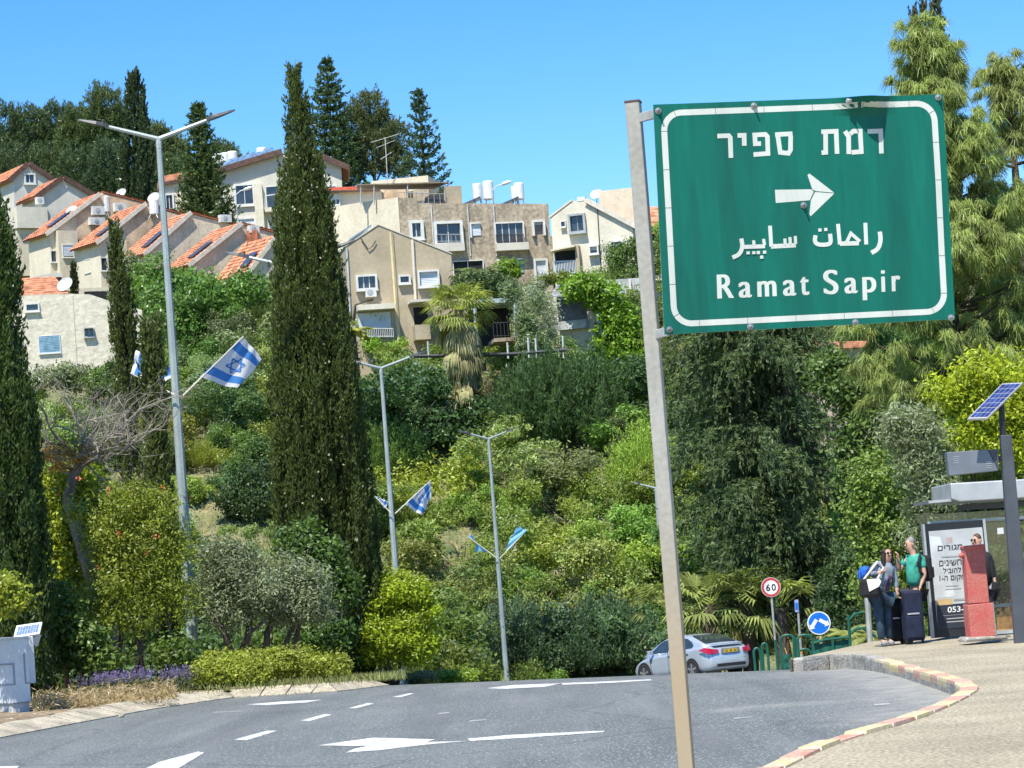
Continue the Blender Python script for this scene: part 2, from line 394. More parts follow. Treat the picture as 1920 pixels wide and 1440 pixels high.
# asphalt with pale stone chips; the attribute 'tint' carries the dust washed into the bay beside the kerb
def asphalt():
    m = bpy.data.materials.new('asphalt'); m.use_nodes = True; nt = m.node_tree; b = nt.nodes['Principled BSDF']
    tc = nd(nt, 'ShaderNodeTexCoord'); v = tc.outputs['Object']
    def noise(sc, det=3):
        n = nd(nt, 'ShaderNodeTexNoise'); n.inputs['Scale'].default_value = sc; n.inputs['Detail'].default_value = det; nt.links.new(v, n.inputs['Vector']); return n.outputs['Fac']
    base = mixc(nt, ramp(nt, noise(.32, 4), (.35, 0.0), (.7, 1.0)), (.138, .151, .138), (.103, .115, .105))
    chips = ramp(nt, noise(30, 3), (.585, 0.0), (.67, 1.0))
    base = mixc(nt, chips, base, (.48, .48, .46))
    dark = ramp(nt, noise(19, 3), (.30, 1.0), (.42, 0.0)); base = mixc(nt, dark, base, (.060, .065, .07))
    mp = nd(nt, 'ShaderNodeMapping'); mp.inputs['Scale'].default_value = (1.6, .14, 1); mp.inputs['Rotation'].default_value = (0, 0, R_(-12)); nt.links.new(v, mp.inputs[0])
    n5 = nd(nt, 'ShaderNodeTexNoise'); n5.inputs['Scale'].default_value = 1.1; n5.inputs['Detail'].default_value = 3; nt.links.new(mp.outputs[0], n5.inputs['Vector'])
    base = mixc(nt, ramp(nt, n5.outputs['Fac'], (.48, 0.0), (.72, .5)), base, (.21, .215, .205))
    mp3 = nd(nt, 'ShaderNodeMapping'); mp3.inputs['Scale'].default_value = (.9, .05, 1); mp3.inputs['Rotation'].default_value = (0, 0, R_(-10)); nt.links.new(v, mp3.inputs[0])
    n6 = nd(nt, 'ShaderNodeTexNoise'); n6.inputs['Scale'].default_value = 1.4; n6.inputs['Detail'].default_value = 2; nt.links.new(mp3.outputs[0], n6.inputs['Vector'])
    base = mixc(nt, ramp(nt, n6.outputs['Fac'], (.52, 0.0), (.64, .28)), base, (.075, .08, .08))
    vo = nd(nt, 'ShaderNodeTexVoronoi', feature='DISTANCE_TO_EDGE'); vo.inputs['Scale'].default_value = .28; nw = nd(nt, 'ShaderNodeTexNoise'); nw.inputs['Scale'].default_value = .8; nw.inputs['Detail'].default_value = 5; nt.links.new(v, nw.inputs['Vector'])
    va = nd(nt, 'ShaderNodeMix'); va.data_type = 'VECTOR'; va.inputs[0].default_value = .35; nt.links.new(v, va.inputs[4]); nt.links.new(nw.outputs['Color'], va.inputs[5]); nt.links.new(va.outputs[1], vo.inputs['Vector'])
    base = mixc(nt, ramp(nt, vo.outputs['Distance'], (.003, .35), (.009, 0.0)), base, (.05, .053, .055))
    at = nd(nt, 'ShaderNodeAttribute', attribute_name='dust')
    mu = nd(nt, 'ShaderNodeMath', operation='MULTIPLY'); nt.links.new(at.outputs['Fac'], mu.inputs[0]); nt.links.new(ramp(nt, noise(3.0, 5), (.3, .25), (.7, 1.0)), mu.inputs[1])
    base = mixc(nt, mu.outputs[0], base, (.36, .35, .30))
    nt.links.new(base, b.inputs['Base Color']); b.inputs['Roughness'].default_value = .8; b.inputs['Specular IOR Level'].default_value = .35
    bp = nd(nt, 'ShaderNodeBump'); bp.inputs['Strength'].default_value = .6; bp.inputs['Distance'].default_value = .012; nt.links.new(noise(55, 2), bp.inputs['Height']); nt.links.new(bp.outputs[0], b.inputs['Normal'])
    return m
ASPH = asphalt()
rx = axis_vals([(-40, -9, 3), (-9, 9, .3), (9, 45, 3)]); ry = axis_vals([(6, 19, 2), (19, 50, .4), (50, 111, 2)])
RV = np.array([[x, y, road_z(x, y) + .004] for y in ry for x in rx]); nx = len(rx)
ii, jj = np.meshgrid(np.arange(len(ry) - 1), np.arange(nx - 1), indexing='ij'); a = (ii * nx + jj).ravel()
o = np_obj('road', RV, np.stack([a, a + 1, a + nx + 1, a + nx], 1), ASPH, smooth=True); tag(o, kind='structure')
bay = KRs[6:60]
dust = [max(0.0, 1 - seg_dist(x, y, bay) / 1.5) * (1.0 if y > 24 else .35) if (0 < x < 9 and 20 < y < 45) else 0.0 for x, y, z in RV]
worn = [G(px, py) for px, py in ((1380, 1330), (1470, 1322), (1560, 1316), (1650, 1311), (1730, 1304))]
dust = [max(d, .75 * max(0, 1 - seg_dist(p[0], p[1], resample(worn, .3)) / .55)) if (1 < p[0] < 7 and 22 < p[1] < 36) else d for d, p in zip(dust, RV)]
at_ = o.data.attributes.new('dust', 'FLOAT', 'POINT'); at_.data.foreach_set('value', np.array(dust, dtype=np.float32))
# pavement on the right: flat pale gravel concrete
GRAVEL = mat('pavement_gravel', (.41, .36, .245), .95, var=.10, vscale=.7, bump=.55, bscale=45, fine=.55, fscale=30)
inner = off_path(KRs, -.20)                   # pavement side of the kerb (the path runs with the pavement on its right)
side = 1
c0 = KRs[40]
if not any(q.x > c0.x for q in [inner[40]]): inner = off_path(KRs, .20)
mb = MB()
poly = [Vector((p.x, p.y, .128)) for p in inner] + [Vector((3, -8, .128)), Vector((30, -8, .128)), Vector((30, 50, .128)), Vector((5.8, 45.5, .128))]
mb.prism(poly, (0, 0, -.9))
o = mb.build('pavement', GRAVEL); tag(o, kind='structure')
# kerb stones, painted red and yellow in turn, far ones worn to bare concrete
KY = mat('kerb_yellow', (.60, .48, .20), .8, var=.18, vscale=6, col2=(.50, .45, .34), fine=.3, fscale=30)
KRD = mat('kerb_red', (.52, .26, .17), .8, var=.2, vscale=6, col2=(.48, .38, .29), fine=.3, fscale=30)
KG = mat('kerb_concrete', (.36, .34, .29), .9, var=.2, vscale=5, fine=.35, fscale=25, bump=.4)
stones = resample(KR, .78); so_in = off_path(stones, (inner[40] - KRs[40]).length * (-1 if (off_path(KRs, -.2)[40] - inner[40]).length < .01 else 1))
mb = MB(); rg = random.Random(3)
for i, (a0, b0, a1, b1) in enumerate(zip(stones, stones[1:], so_in, so_in[1:])):
    col = (0 if (i % 2) else 1) if i > 6 else (0 if rg.random() < .6 and i > 3 else 2)
    g = (b0 - a0).normalized() * .012; dz = rg.uniform(-.012, .012)
    top = [Vector((p.x, p.y, .150 + dz)) for p in (a0 + g, b0 - g, b1 - g, a1 + g)]
    ctr = sum(top, Vector()) / 4
    ch = [ctr + (p - ctr) * .93 + Vector((0, 0, 0)) for p in top]
    low = [p + Vector((0, 0, -.03)) for p in top]; bot = [p + Vector((0, 0, -.40)) for p in top]
    V = ch + low + bot
    # top and chamfer painted; the road face painted only near the top
    mb.add(V, [(0, 1, 2, 3)] + [(4 + k, 4 + (k + 1) % 4, (k + 1) % 4, k) for k in range(4)], col)
    mid = [p + Vector((0, 0, -.09)) for p in top]; V2 = low + mid + bot
    mb.add(V2, [(4 + k, 4 + (k + 1) % 4, (k + 1) % 4, k) for k in range(4)], col if rg.random() < .8 else 2)
    mb.add(V2, [(8 + k, 8 + (k + 1) % 4, 4 + (k + 1) % 4, 4 + k) for k in range(4)], 2)
o = mb.build('painted_kerb', [KY, KRD, KG]); tag(o, kind='structure')
# left: sloped pale kerb stones and the earth verge behind them
VERGE = mat('verge_soil', (.30, .23, .14), .95, var=.3, vscale=1.2, col2=(.16, .12, .07), bump=.8, bscale=9, fine=.5, fscale=14)
KST = mat('kerb_pale', (.44, .39, .285), .9, var=.16, vscale=2.5, fine=.3, fscale=25, bump=.4)
sgn = 1
test = off_path(KL, .4)
if test[4].x > KL[4].x: sgn = -1
st = resample(KL, .46); mb = MB(); rg = random.Random(8)
st_o = off_path(st, .40 * sgn); st_b = off_path(st, .56 * sgn)
for a0, b0, a1, b1, a2, b2 in zip(st, st[1:], st_o, st_o[1:], st_b, st_b[1:]):
    g = (b0 - a0) * .022; dz = rg.uniform(-.018, .018); j = rg.uniform(-.03, .03)
    q = [a0 + g + Vector((0, 0, .02)), b0 - g + Vector((0, 0, .02)), b1 - g + Vector((0, 0, .15 + dz)), a1 + g + Vector((0, 0, .15 + dz + j * .3)), a2 + g + Vector((0, 0, .15 + dz)), b2 - g + Vector((0, 0, .15 + dz))]
    bt = [v + Vector((0, 0, -.4)) for v in q]
    mb.add(q + bt, [(0, 1, 2, 3), (3, 2, 5, 4), (0, 3, 9, 6), (3, 4, 10, 9), (1, 7, 8, 2), (2, 8, 11, 5), (0, 6, 7, 1)], 0)
o = mb.build('sloped_kerb', [KST]); tag(o, kind='structure')
rows = off_path(resample(KL, 1.0), .55 * sgn); rv = []; NR = 26
for p in rows:
    for k in range(NR):
        x = p.x - (k / (NR - 1)) ** 1.6 * 42; d = p.x - x
        rv.append((x, p.y + 0.0, road_z(p.x, p.y) + .13 + min(.35, d * .03) + .03 * math.sin(x * 3.1 + p.y * 2.3)))
rv = np.array(rv); ii, jj = np.meshgrid(np.arange(len(rows) - 1), np.arange(NR - 1), indexing='ij'); a = (ii * NR + jj).ravel()
o = np_obj('verge', rv, np.stack([a + 1, a, a + NR, a + NR + 1], 1), VERGE, smooth=True); tag(o, kind='structure')
def verge_z(x, y):
    best = min(rows, key=lambda p: abs(p.y - y)); d = max(0, best.x - x); return road_z(best.x, best.y) + .13 + min(.35, d * .03)
# painted markings: thin sheets on the asphalt
PAINT = mat('road_paint', (.70, .71, .67), .75, var=.08, vscale=5, col2=(.42, .43, .41), fine=.4, fscale=30)
WORN = mat('worn_paint', (.42, .42, .39), .8, var=.1, vscale=4, col2=(.26, .265, .26), fine=.3, fscale=30)
def marking(name, pts, m=PAINT):
    mb = MB(); v = [G(px, py, .008) for px, py in pts]
    c = sum(v, Vector()) / len(v); n = len(v)
    for i in range(n): mb.add([v[i], v[(i + 1) % n], c], [(0, 1, 2)])
    for f in mb.Fc:
        a_, b_, c_ = (mb.V[k] for k in f)
        if (b_ - a_).cross(c_ - a_).z < 0: f.reverse()
    o = mb.build(name, m); tag(o, kind='structure')
for d in ([(262, 1446), (300, 1428), (372, 1409), (383, 1411), (340, 1437), (318, 1448)], [(438, 1387), (500, 1370), (520, 1370), (462, 1388)], [(563, 1351), (608, 1339), (623, 1340), (580, 1352)], [(652, 1328), (690, 1318), (702, 1319), (668, 1328)], [(735, 1307), (766, 1300), (777, 1300), (752, 1307)],
          [(0, 1437), (36, 1436), (30, 1442), (0, 1446)]):
    marking('lane_dash', d)
marking('lane_line', [(462, 1321), (530, 1315), (604, 1312), (575, 1317), (500, 1322)])
marking('lane_line', [(400, 1335), (455, 1332.5), (455, 1333.5), (400, 1336.2)], WORN)
for d in ([(880, 1351), (912, 1348), (912, 1350), (881, 1353)], [(822, 1337), (842, 1335), (842, 1336.5), (823, 1339)], [(1375, 1346), (1410, 1343), (1410, 1345), (1376, 1348)], [(1637, 1320), (1668, 1318), (1668, 1321), (1640, 1323)]): marking('lane_dash', d, WORN)
# two long arrows: a barbed head to the left and a tapering shaft to the right
marking('road_arrow', [(596, 1397.5), (640, 1391), (700, 1383), (816, 1386), (800, 1391), (880, 1389), (800, 1396), (716, 1406), (648, 1411), (664, 1404), (688, 1399)])
marking('road_arrow', [(876, 1385), (960, 1377.5), (1132, 1370), (1133, 1372.5), (975, 1384), (882, 1389)])
marking('road_arrow', [(912, 1290.5), (960, 1284.5), (1052, 1281), (1020, 1288), (985, 1289.5), (950, 1291.5)])
marking('road_arrow', [(1052, 1280.8), (1150, 1277), (1220, 1273.5), (1222, 1275.5), (1150, 1280), (1056, 1284)])
# ---------------------------------------------------------------- buildings on the hill
CREAM = mat('cream_stucco', (.64, .57, .42), .9, var=.05, vscale=.8, bump=.25, bscale=9, fine=.1, fscale=6, streak=0.12)
WHITE = mat('white_stucco', (.65, .60, .47), .9, var=.05, vscale=.7, bump=.25, bscale=9, fine=.08, fscale=6, streak=0.12)
BEIGE = mat('beige_stucco', (.42, .35, .235), .9, var=.06, vscale=.6, bump=.2, bscale=9, fine=.08, fscale=5, streak=0.12)
PEACH = mat('peach_stucco', (.66, .48, .31), .9, var=.22, vscale=.5, bump=.3, bscale=7, fine=.15, fscale=5, streak=0.22)
SANDY = mat('sandy_stucco', (.70, .58, .41), .9, var=.10, vscale=.6, bump=.35, bscale=7, fine=.15, fscale=5, streak=0.2)
ROUGHW = mat('rough_white_stucco', (.62, .57, .44), .95, var=.05, vscale=2.2, bump=1.0, bscale=3.2, fine=.12, fscale=5, streak=0.06)
GREYBR = mat('stained_grey_stucco', (.46, .38, .27), .95, var=.3, vscale=.7, col2=(.34, .28, .20), bump=1.0, bscale=4, fine=.3, fscale=5, streak=0.4)
GREYW = mat('bluegrey_wall', (.50, .52, .50), .9, var=.15, vscale=1, bump=.3, bscale=8, streak=0.15)
PALEGREY = mat('pale_grey_stucco', (.58, .55, .46), .9, var=.05, vscale=.6, bump=.2, bscale=8, streak=0.1)
TILE = mat('orange_tile', (.57, .24, .125), .8, var=.3, vscale=2.2, fine=.25, fscale=9)
TILED = mat('tile_edge', (.34, .12, .06), .85, var=.2)
FASCIA = mat('dark_fascia', (.10, .055, .04), .7, var=.2)
RAKE = mat('pale_rake', (.60, .55, .45), .8, var=.1)
WFRAME = mat('white_window_frame', (.62, .62, .57), .6, var=.06)
GFRAME = mat('grey_window_frame', (.35, .37, .37), .5, var=.1)
GLASS = mat('dark_glass', (.035, .045, .055), .12, var=.3, vscale=1.5, spec=.8)
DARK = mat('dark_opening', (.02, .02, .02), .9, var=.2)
SHUT = mat('white_shutter', (.58, .62, .64), .6, var=.06, vscale=2)
BLUESH = mat('blue_shutter', (.16, .30, .38), .6, var=.2, vscale=3)
STEEL = mat('painted_steel', (.40, .42, .42), .5, metal=.3, var=.1)
TANKW = mat('tank_white', (.66, .67, .65), .4, var=.05)
PVMAT = mat('solar_black', (.05, .07, .12), .25, var=.2, vscale=4, spec=.6)
RAILD = mat('dark_rail', (.05, .05, .05), .5, var=.1)
def house(name, label, cat_, pl, outline, depth, wall_m, group=None, drop=4.0):
    """outline: picture points round the face, the last two are the bottom right and bottom left"""
    A = [pl.az(*p) for p in outline]; root_p = pl.pt((A[-1][0] + A[-2][0]) / 2, min(A[-1][1], A[-2][1]), -depth / 2)
    t = thing(name, label, cat_, root_p, group)
    A[-1] = (A[-1][0], A[-1][1] - drop); A[-2] = (A[-2][0], A[-2][1] - drop)
    mb = MB(); mb.prism([pl.pt(a, z) for a, z in A], -pl.n * depth)
    mb.build('wall', wall_m, t)
    return t
def tile_roof(t, pl, p0, p1, depth, front=.18, over=.35, lift=.03, m=None, edge=None, thick=.12, fascia_m=None, tiles=True, back=0.0, name='roof'):
    """tiled slab over the face edge p0 (low, eave) -> p1 (high, ridge), running back over the house"""
    m = m or TILE; a0, z0 = pl.az(*p0); a1, z1 = pl.az(*p1)
    e = Vector((a1 - a0, 0, z1 - z0)); L = e.length; e.normalize(); L += over
    o = pl.pt(a0 - e.x * over, z0 - e.z * over, front)
    E = pl.u * e.x + Vector((0, 0, e.z)); B = -pl.n; N = E.cross(B); N = N if N.z > 0 else -N
    D = depth + front + back; mb = MB()
    base = o + N * lift
    if tiles:
        nr = max(2, int(L / .36)); nc = max(2, int(D / .30)); sub = 4
        V = []; Fs = []
        for r in range(nr):
            for h, s in ((.055, 0.0), (.0, 1.0)):
                for c in range(nc * sub + 1):
                    w = .028 * math.cos(2 * math.pi * c / sub)
                    V.append(base + E * (L * (r + s) / nr) + B * (D * c / (nc * sub)) + N * (thick + h + w))
        k = nc * sub + 1
        for r in range(2 * nr - 1):
            for c in range(nc * sub): Fs.append((r * k + c, r * k + c + 1, (r + 1) * k + c + 1, (r + 1) * k + c))
        mb.add(V, Fs, 0)
        mb.prism([base, base + E * L, base + E * L + N * (thick - .03), base + N * (thick - .03)], B * D, 1)
    else: mb.prism([base, base + E * L, base + E * L + N * thick, base + N * thick], B * D, 0)
    ro = mb.build(name, [m, edge or TILED], t)
    if fascia_m:                                # board along the rake, proud of the slab end
        f = MB(); q = base + N * -.10 - B * .05
        f.prism([q, q + E * L, q + E * L + N * (thick + .20), q + N * (thick + .20)], -B * .06); f.build('rake_board', fascia_m, t)
    return ro, (base, E, B, N, L, D)
def roof_panel(t, fr, f0, f1, d0, d1, m=None, up=.24, name='solar_panel'):
    base, E, B, N, L, D = fr; mb = MB()
    q = base + N * up + E * (L * f0) + B * (D * d0)
    mb.prism([q, q + E * (L * (f1 - f0)), q + E * (L * (f1 - f0)) + N * .07, q + N * .07], B * (D * (d1 - d0))); return mb.build(name, m or PVMAT, t)
def window(t, pl, x0, y0, x1, y1, frame=.09, proud=.16, fm=None, pane=None, sill=True, split=1, shutter=0.0, hood=0.0, sm_=None, d0=0.0, name='window', frame_sides='ltrb'):
    """window at a picture box: raised frame > pane (dark glass), mullions, roller shutter, sill"""
    fm = fm or WFRAME; cx, cy_ = (x0 + x1) / 2, (y0 + y1) / 2
    k = F / pl.hit(cx, cy_).y; ca, cz = pl.az(cx, cy_); w = (x1 - x0) / k; h = (y1 - y0) / k
    cf = max(.35, abs(pl.n.y)); w = w / cf
    def bx(mb, a0, a1, z0, z1, da, db, m=0):
        c = pl.pt((a0 + a1) / 2, (z0 + z1) / 2, (da + db) / 2 + d0); return mb.box(c, pl.u * ((a1 - a0) / 2), pl.n * ((db - da) / 2), (0, 0, (z1 - z0) / 2), m)
    L, R, Bm, T = ca - w / 2, ca + w / 2, cz - h / 2, cz + h / 2
    mb = MB(); fr = frame
    if 'l' in frame_sides: bx(mb, L - fr, L, Bm - fr, T + fr, -.05, proud)
    if 'r' in frame_sides: bx(mb, R, R + fr, Bm - fr, T + fr, -.05, proud)
    if 't' in frame_sides: bx(mb, L + .002, R - .002, T, T + fr, -.05, proud + hood)
    if 'b' in frame_sides: bx(mb, L + .002, R - .002, Bm - fr, Bm, -.05, proud)
    fo = mb.build(name, fm, t)
    mb = MB(); bx(mb, L, R, Bm, T, -.04, .015); mb.build('pane', pane or GLASS, fo)
    if split > 1 or not shutter:
        mb = MB()
        for i in range(1, max(2, split)):
            a = L + w * i / max(2, split); bx(mb, a - .025, a + .025, Bm, T, .016, .05)
        if split > 1 or w > .9: mb.build('mullion', fm if fm is not DARK else GFRAME, fo)
    if shutter:
        mb = MB(); n = max(4, int(h * shutter / .09)); zt = T
        for i in range(n):
            z1 = T - h * shutter * i / n; z0 = T - h * shutter * (i + 1) / n
            mb.prism([pl.pt(L, z1, .02 + d0), pl.pt(L, z1, .04 + d0), pl.pt(L, z0, .055 + d0), pl.pt(L, z0, .02 + d0)], pl.u * w)
        mb.build('shutter', sm_ or SHUT, fo)
    if sill:
        mb = MB(); bx(mb, L - fr * 1.3, R + fr * 1.3, Bm - fr - .06, Bm - fr, -.02, proud + .07); mb.build('sill', fm, fo)
    return fo
def pbox(t, name, pl, x0, y0, x1, y1, da, db, m, parent=None, bevel=0.0):
    """box on a face, from a picture box, standing da..db off it"""
    cx, cy_ = (x0 + x1) / 2, (y0 + y1) / 2; k = F / pl.hit(cx, cy_).y; ca, cz = pl.az(cx, cy_); w = (x1 - x0) / k / max(.35, abs(pl.n.y)); h = (y1 - y0) / k
    mb = MB(); mb.box(pl.pt(ca, cz, (da + db) / 2), pl.u * (w / 2), pl.n * ((db - da) / 2), (0, 0, h / 2)); return mb.build(name, m, parent or t, bevel=bevel)
def ac_unit(t, pl, x0, y0, x1, y1, d=.45):
    o = pbox(t, 'air_conditioner', pl, x0, y0, x1, y1, .03, d, WFRAME)
    cx, cy_ = (x0 * .58 + x1 * .42), (y0 + y1) / 2; ca, cz = pl.az(cx, cy_); r = (y1 - y0) * .36 / (F / pl.hit(cx, cy_).y)
    mb = MB(); mb.lathe(pl.pt(ca, cz, d + .002), [(r, 0), (r, .012), (r * .3, .02)], 14, axis=pl.n); mb.build('fan_grille', GFRAME, o)
def tank(t, p, r=.36, h=1.3, stand=.5, name='water_tank'):
    mb = MB(); mb.lathe(p + Vector((0, 0, stand)), [(r * .9, 0), (r, .06), (r, h - .08), (r * .8, h), (r * .1, h + .03)], 14); o = mb.build(name, TANKW, t, smooth=False)
    mb = MB()
    for k in range(4): a = k * 1.571 + .6; q = p + Vector((math.cos(a) * r, math.sin(a) * r, 0)); mb.tube([q + Vector((math.cos(a) * .15, math.sin(a) * .15, -.3)), q * 1 + Vector((0, 0, stand + .02)) - Vector((math.cos(a), math.sin(a), 0)) * .08], .03, 5)
    mb.build('tank_stand', STEEL, o)
def dish(t, p, r=.45, az=-.4):
    r *= .85
    mb = MB(); ax = Vector((math.sin(az) * .8, -.8, .55)).normalized()
    mb.lathe(p + Vector((0, 0, .7)), [(.03, -.10), (r * .5, -.075), (r * .85, -.02), (r, .03), (r * .97, .045), (r * .8, -.005), (r * .45, -.055), (.02, -.08)], 18, axis=ax)
    mb.tube([p + Vector((0, 0, -.5)), p + Vector((0, 0, .62))], .03, 6); mb.tube([p + Vector((0, 0, .35)), p + Vector((0, 0, .55)) + ax * .5], .015, 5)
    mb.build('satellite_dish', mat('dish_grey', (.5, .5, .48), .5, var=.1), t)

# --- the terrace of five orange roofed houses stepping down the hill (left)
def pz(px, py, Y): return P(px, py, Y)
TR = [
 dict(Y=206, out=[(93, 436), (186, 366), (192, 362), (274, 382), (280, 545), (95, 552)], m=CREAM, d=3.6, lab='uppermost terraced house with peach side wall and white panelled front, under orange tile roof'),
 dict(Y=201.5, out=[(187, 452), (273, 384), (358, 408), (362, 562), (189, 562)], m=CREAM, d=4.0, lab='second terraced house from the left, cream front with three grey windows'),
 dict(Y=197, out=[(276, 473), (357, 401), (443, 423), (447, 562), (278, 562)], m=SANDY, d=4.0, lab='third terraced house, rough sandy gable just behind the tall lamp post'),
 dict(Y=193, out=[(360, 494), (452, 421), (518, 438), (523, 600), (362, 600)], m=SANDY, d=3.6, lab='fourth terraced house, sandy gable with pale rake board and dark solar panel on roof'),
 dict(Y=188.5, out=[(470, 506), (518, 443), (575, 460), (578, 640), (472, 640)], m=PALEGREY, d=4.2, lab='lowest terraced house with bright orange roof beside the big cypress'),
]
ths = []
for i, d in enumerate(TR):
    ax, ay = d['out'][1]; pl = Plane(P(ax, ay, d['Y']), 37)
    t = house('terraced_house', d['lab'], 'house', pl, d['out'], d['d'], d['m'], 'terraced houses on the hillside')
    ro, fr = tile_roof(t, pl, d['out'][0], d['out'][1], d['d'], fascia_m=RAKE, over=.5)
    roof_panel(t, fr, .18, .55, .12, .34)
    right = (d['out'][2] if i == 0 else d['out'][1]); tile_roof(t, pl, (d['out'][3] if i == 0 else d['out'][2]), right, d['d'], front=.1, over=.25, name='rear_roof')
    ths.append((t, pl, fr))
t, pl, fr = ths[0]
mb = MB(); mb.prism([pl.pt(*pl.az(*p), .003) for p in ((142, 407), (183, 371), (192, 364), (272, 383), (275, 470), (144, 470))], pl.n * .05); mb.build('render_panel', PEACH, t)
LF = Plane(pl.pt(*pl.az(93, 436)), 37 - 90)
pbox(t, 'front_bay', pl, 108, 433, 141, 548, .0, .5, CREAM)
bp_ = Plane(pl.pt(*pl.az(120, 480), .5), 37); window(t, bp_, 119, 460, 136, 482, frame=.06, shutter=.9, proud=.08)
window(t, pl, 96, 471, 104, 491, frame=.06, proud=.1)
ac_unit(t, pl, 166, 409, 191, 423); ac_unit(t, pl, 170, 388, 190, 404); ac_unit(t, pl, 212, 382, 232, 398)
tank(t, pl.pt(*pl.az(201, 403), -.2), .36, 1.3, .2); dish(t, pl.pt(*pl.az(235, 376), -.6), .52); dish(t, pl.pt(*pl.az(141, 410), -.5), .6)
t, pl, fr = ths[1]
mb = MB(); mb.prism([pl.pt(*pl.az(*p), .003) for p in ((235, 425), (268, 390), (273, 386), (356, 409), (358, 480), (238, 480))], pl.n * .05); mb.build('render_panel', PEACH, t)
for b in ((190, 484, 199, 507), (159, 487, 172, 510), (203, 479, 216, 503)): 
    if b[0] > 186: window(t, pl, *b, frame=.06, proud=.08)
    else: window(t, Plane(pl.pt(*pl.az(187, 452)), 37 - 90), *b, frame=.06, proud=.06, name='window')
tank(t, pl.pt(*pl.az(286, 404), .3), .38, 1.2, .0); dish(t, pl.pt(*pl.az(294, 386), -.4), .6)
t, pl, fr = ths[2]; ac_unit(t, pl, 409, 404, 428, 418)
t, pl, fr = ths[3]; ac_unit(t, pl, 463, 424, 480, 438)
mb = MB(); p = pl.pt(*pl.az(471, 446), .2); mb.box(p, (.4, 0, 0), (0, .3, 0), (0, 0, .5)); mb.build('chimney', TILED, t)
t, pl, fr = ths[4]
lp = Plane(pl.pt(*pl.az(470, 506)), 37 - 90); window(t, lp, 414, 553, 428, 568, frame=.08, pane=GLASS); window(t, lp, 411, 538, 428, 550, frame=.05, shutter=1.0)
# carport under the terrace
pl = Plane(P(90, 530, 183), 20)
t = house('carport', 'low concrete carport with dark opening below the uppermost terraced house', 'carport', pl, [(60, 520), (92, 513), (116, 511), (118, 548), (60, 556)], 4, PALEGREY)
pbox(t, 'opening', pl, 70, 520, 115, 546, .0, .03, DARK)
pl = Plane(P(185, 548, 186), 25)
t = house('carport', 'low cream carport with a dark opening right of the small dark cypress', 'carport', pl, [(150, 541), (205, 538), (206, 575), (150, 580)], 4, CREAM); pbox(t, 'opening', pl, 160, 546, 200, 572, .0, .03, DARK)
# two gabled houses at the far left edge
pl = Plane(P(117, 336, 216), 33)
t = house('gabled_house', 'pale gabled house with thick brown fascia and white balcony at far left', 'house', pl, [(79, 364), (117, 336), (176, 371), (178, 540), (77, 540)], 4.2, PALEGREY)
ro, fr = tile_roof(t, pl, (79, 364), (117, 336), 4.2, fascia_m=FASCIA, over=.6, thick=.2); tile_roof(t, pl, (176, 371), (117, 336), 4.2, fascia_m=FASCIA, over=.6, thick=.2, name='rear_roof')
pbox(t, 'balcony', pl, 24, 392, 76, 432, -1.2, 1.2, WHITE); pbox(t, 'lower_storey', pl, 30, 432, 84, 520, -1.5, .8, CREAM)
ac_unit(t, pl, 66, 371, 78, 384)
pl = Plane(P(52, 310, 224), 33)
t = house('gabled_house', 'small orange roofed house behind, highest at the left edge of the picture', 'house', pl, [(25, 334), (52, 310), (95, 338), (97, 420), (25, 420)], 6, PALEGREY)
tile_roof(t, pl, (25, 334), (52, 310), 6, fascia_m=FASCIA, over=.5, thick=.2); tile_roof(t, pl, (95, 338), (52, 310), 6, fascia_m=FASCIA, over=.4, thick=.2, name='rear_roof'); window(t, pl, 48, 328, 62, 343, frame=.15, split=2)
# rough white house, near left
pl = Plane(P(137, 600, 155), 8)
t = house('stucco_house', 'rough white stucco house with a blue shutter, in front of the terrace', 'house', pl, [(20, 556), (137, 551), (169, 552), (207, 565), (242, 574), (266, 581), (270, 700), (20, 700)], 6, ROUGHW)
mb = MB(); 
pr = Plane(P(80, 545, 157), 8); ro, fr = tile_roof(t, pr, (30, 553), (30, 522), .0 + 3.2, over=.2) if False else (None, None)
mb = MB(); a0 = pl.pt(*pl.az(22, 553), -.4); a1 = pl.pt(*pl.az(128, 549), -.4); b0 = pl.pt(*pl.az(22, 553), -4.4) + Vector((0, 0, 1.5)); b1 = pl.pt(*pl.az(100, 549), -4.4) + Vector((0, 0, 1.5))
nr = 9
for r in range(nr):
    f0, f1 = r / nr, (r + 1) / nr; mb.add([a0.lerp(b0, f0) + Vector((0, 0, .05)), a1.lerp(b1, f0) + Vector((0, 0, .05)), a1.lerp(b1, f1), a0.lerp(b0, f1), a0.lerp(b0, f0), a1.lerp(b1, f0)], [(0, 1, 2, 3), (4, 5, 1, 0)])
mb.build('roof', TILE, t)
mb = MB(); mb.box(pl.pt(*pl.az(137, 625), .005), pl.u * .12, pl.n * .03, (0, 0, 2.2)); mb.build('corner_strip', ROUGHW, t)
window(t, pl, 50, 571, 71, 582, frame=.09, proud=.12); window(t, pl, 74, 630, 112, 661, frame=.04, proud=.06, shutter=1.0, sm_=BLUESH, fm=SHUT); window(t, pl, 159, 617, 175, 631, frame=.05, fm=GFRAME, hood=.3, split=2)
dish(t, pl.pt(*pl.az(122, 552), -1.0), .6)
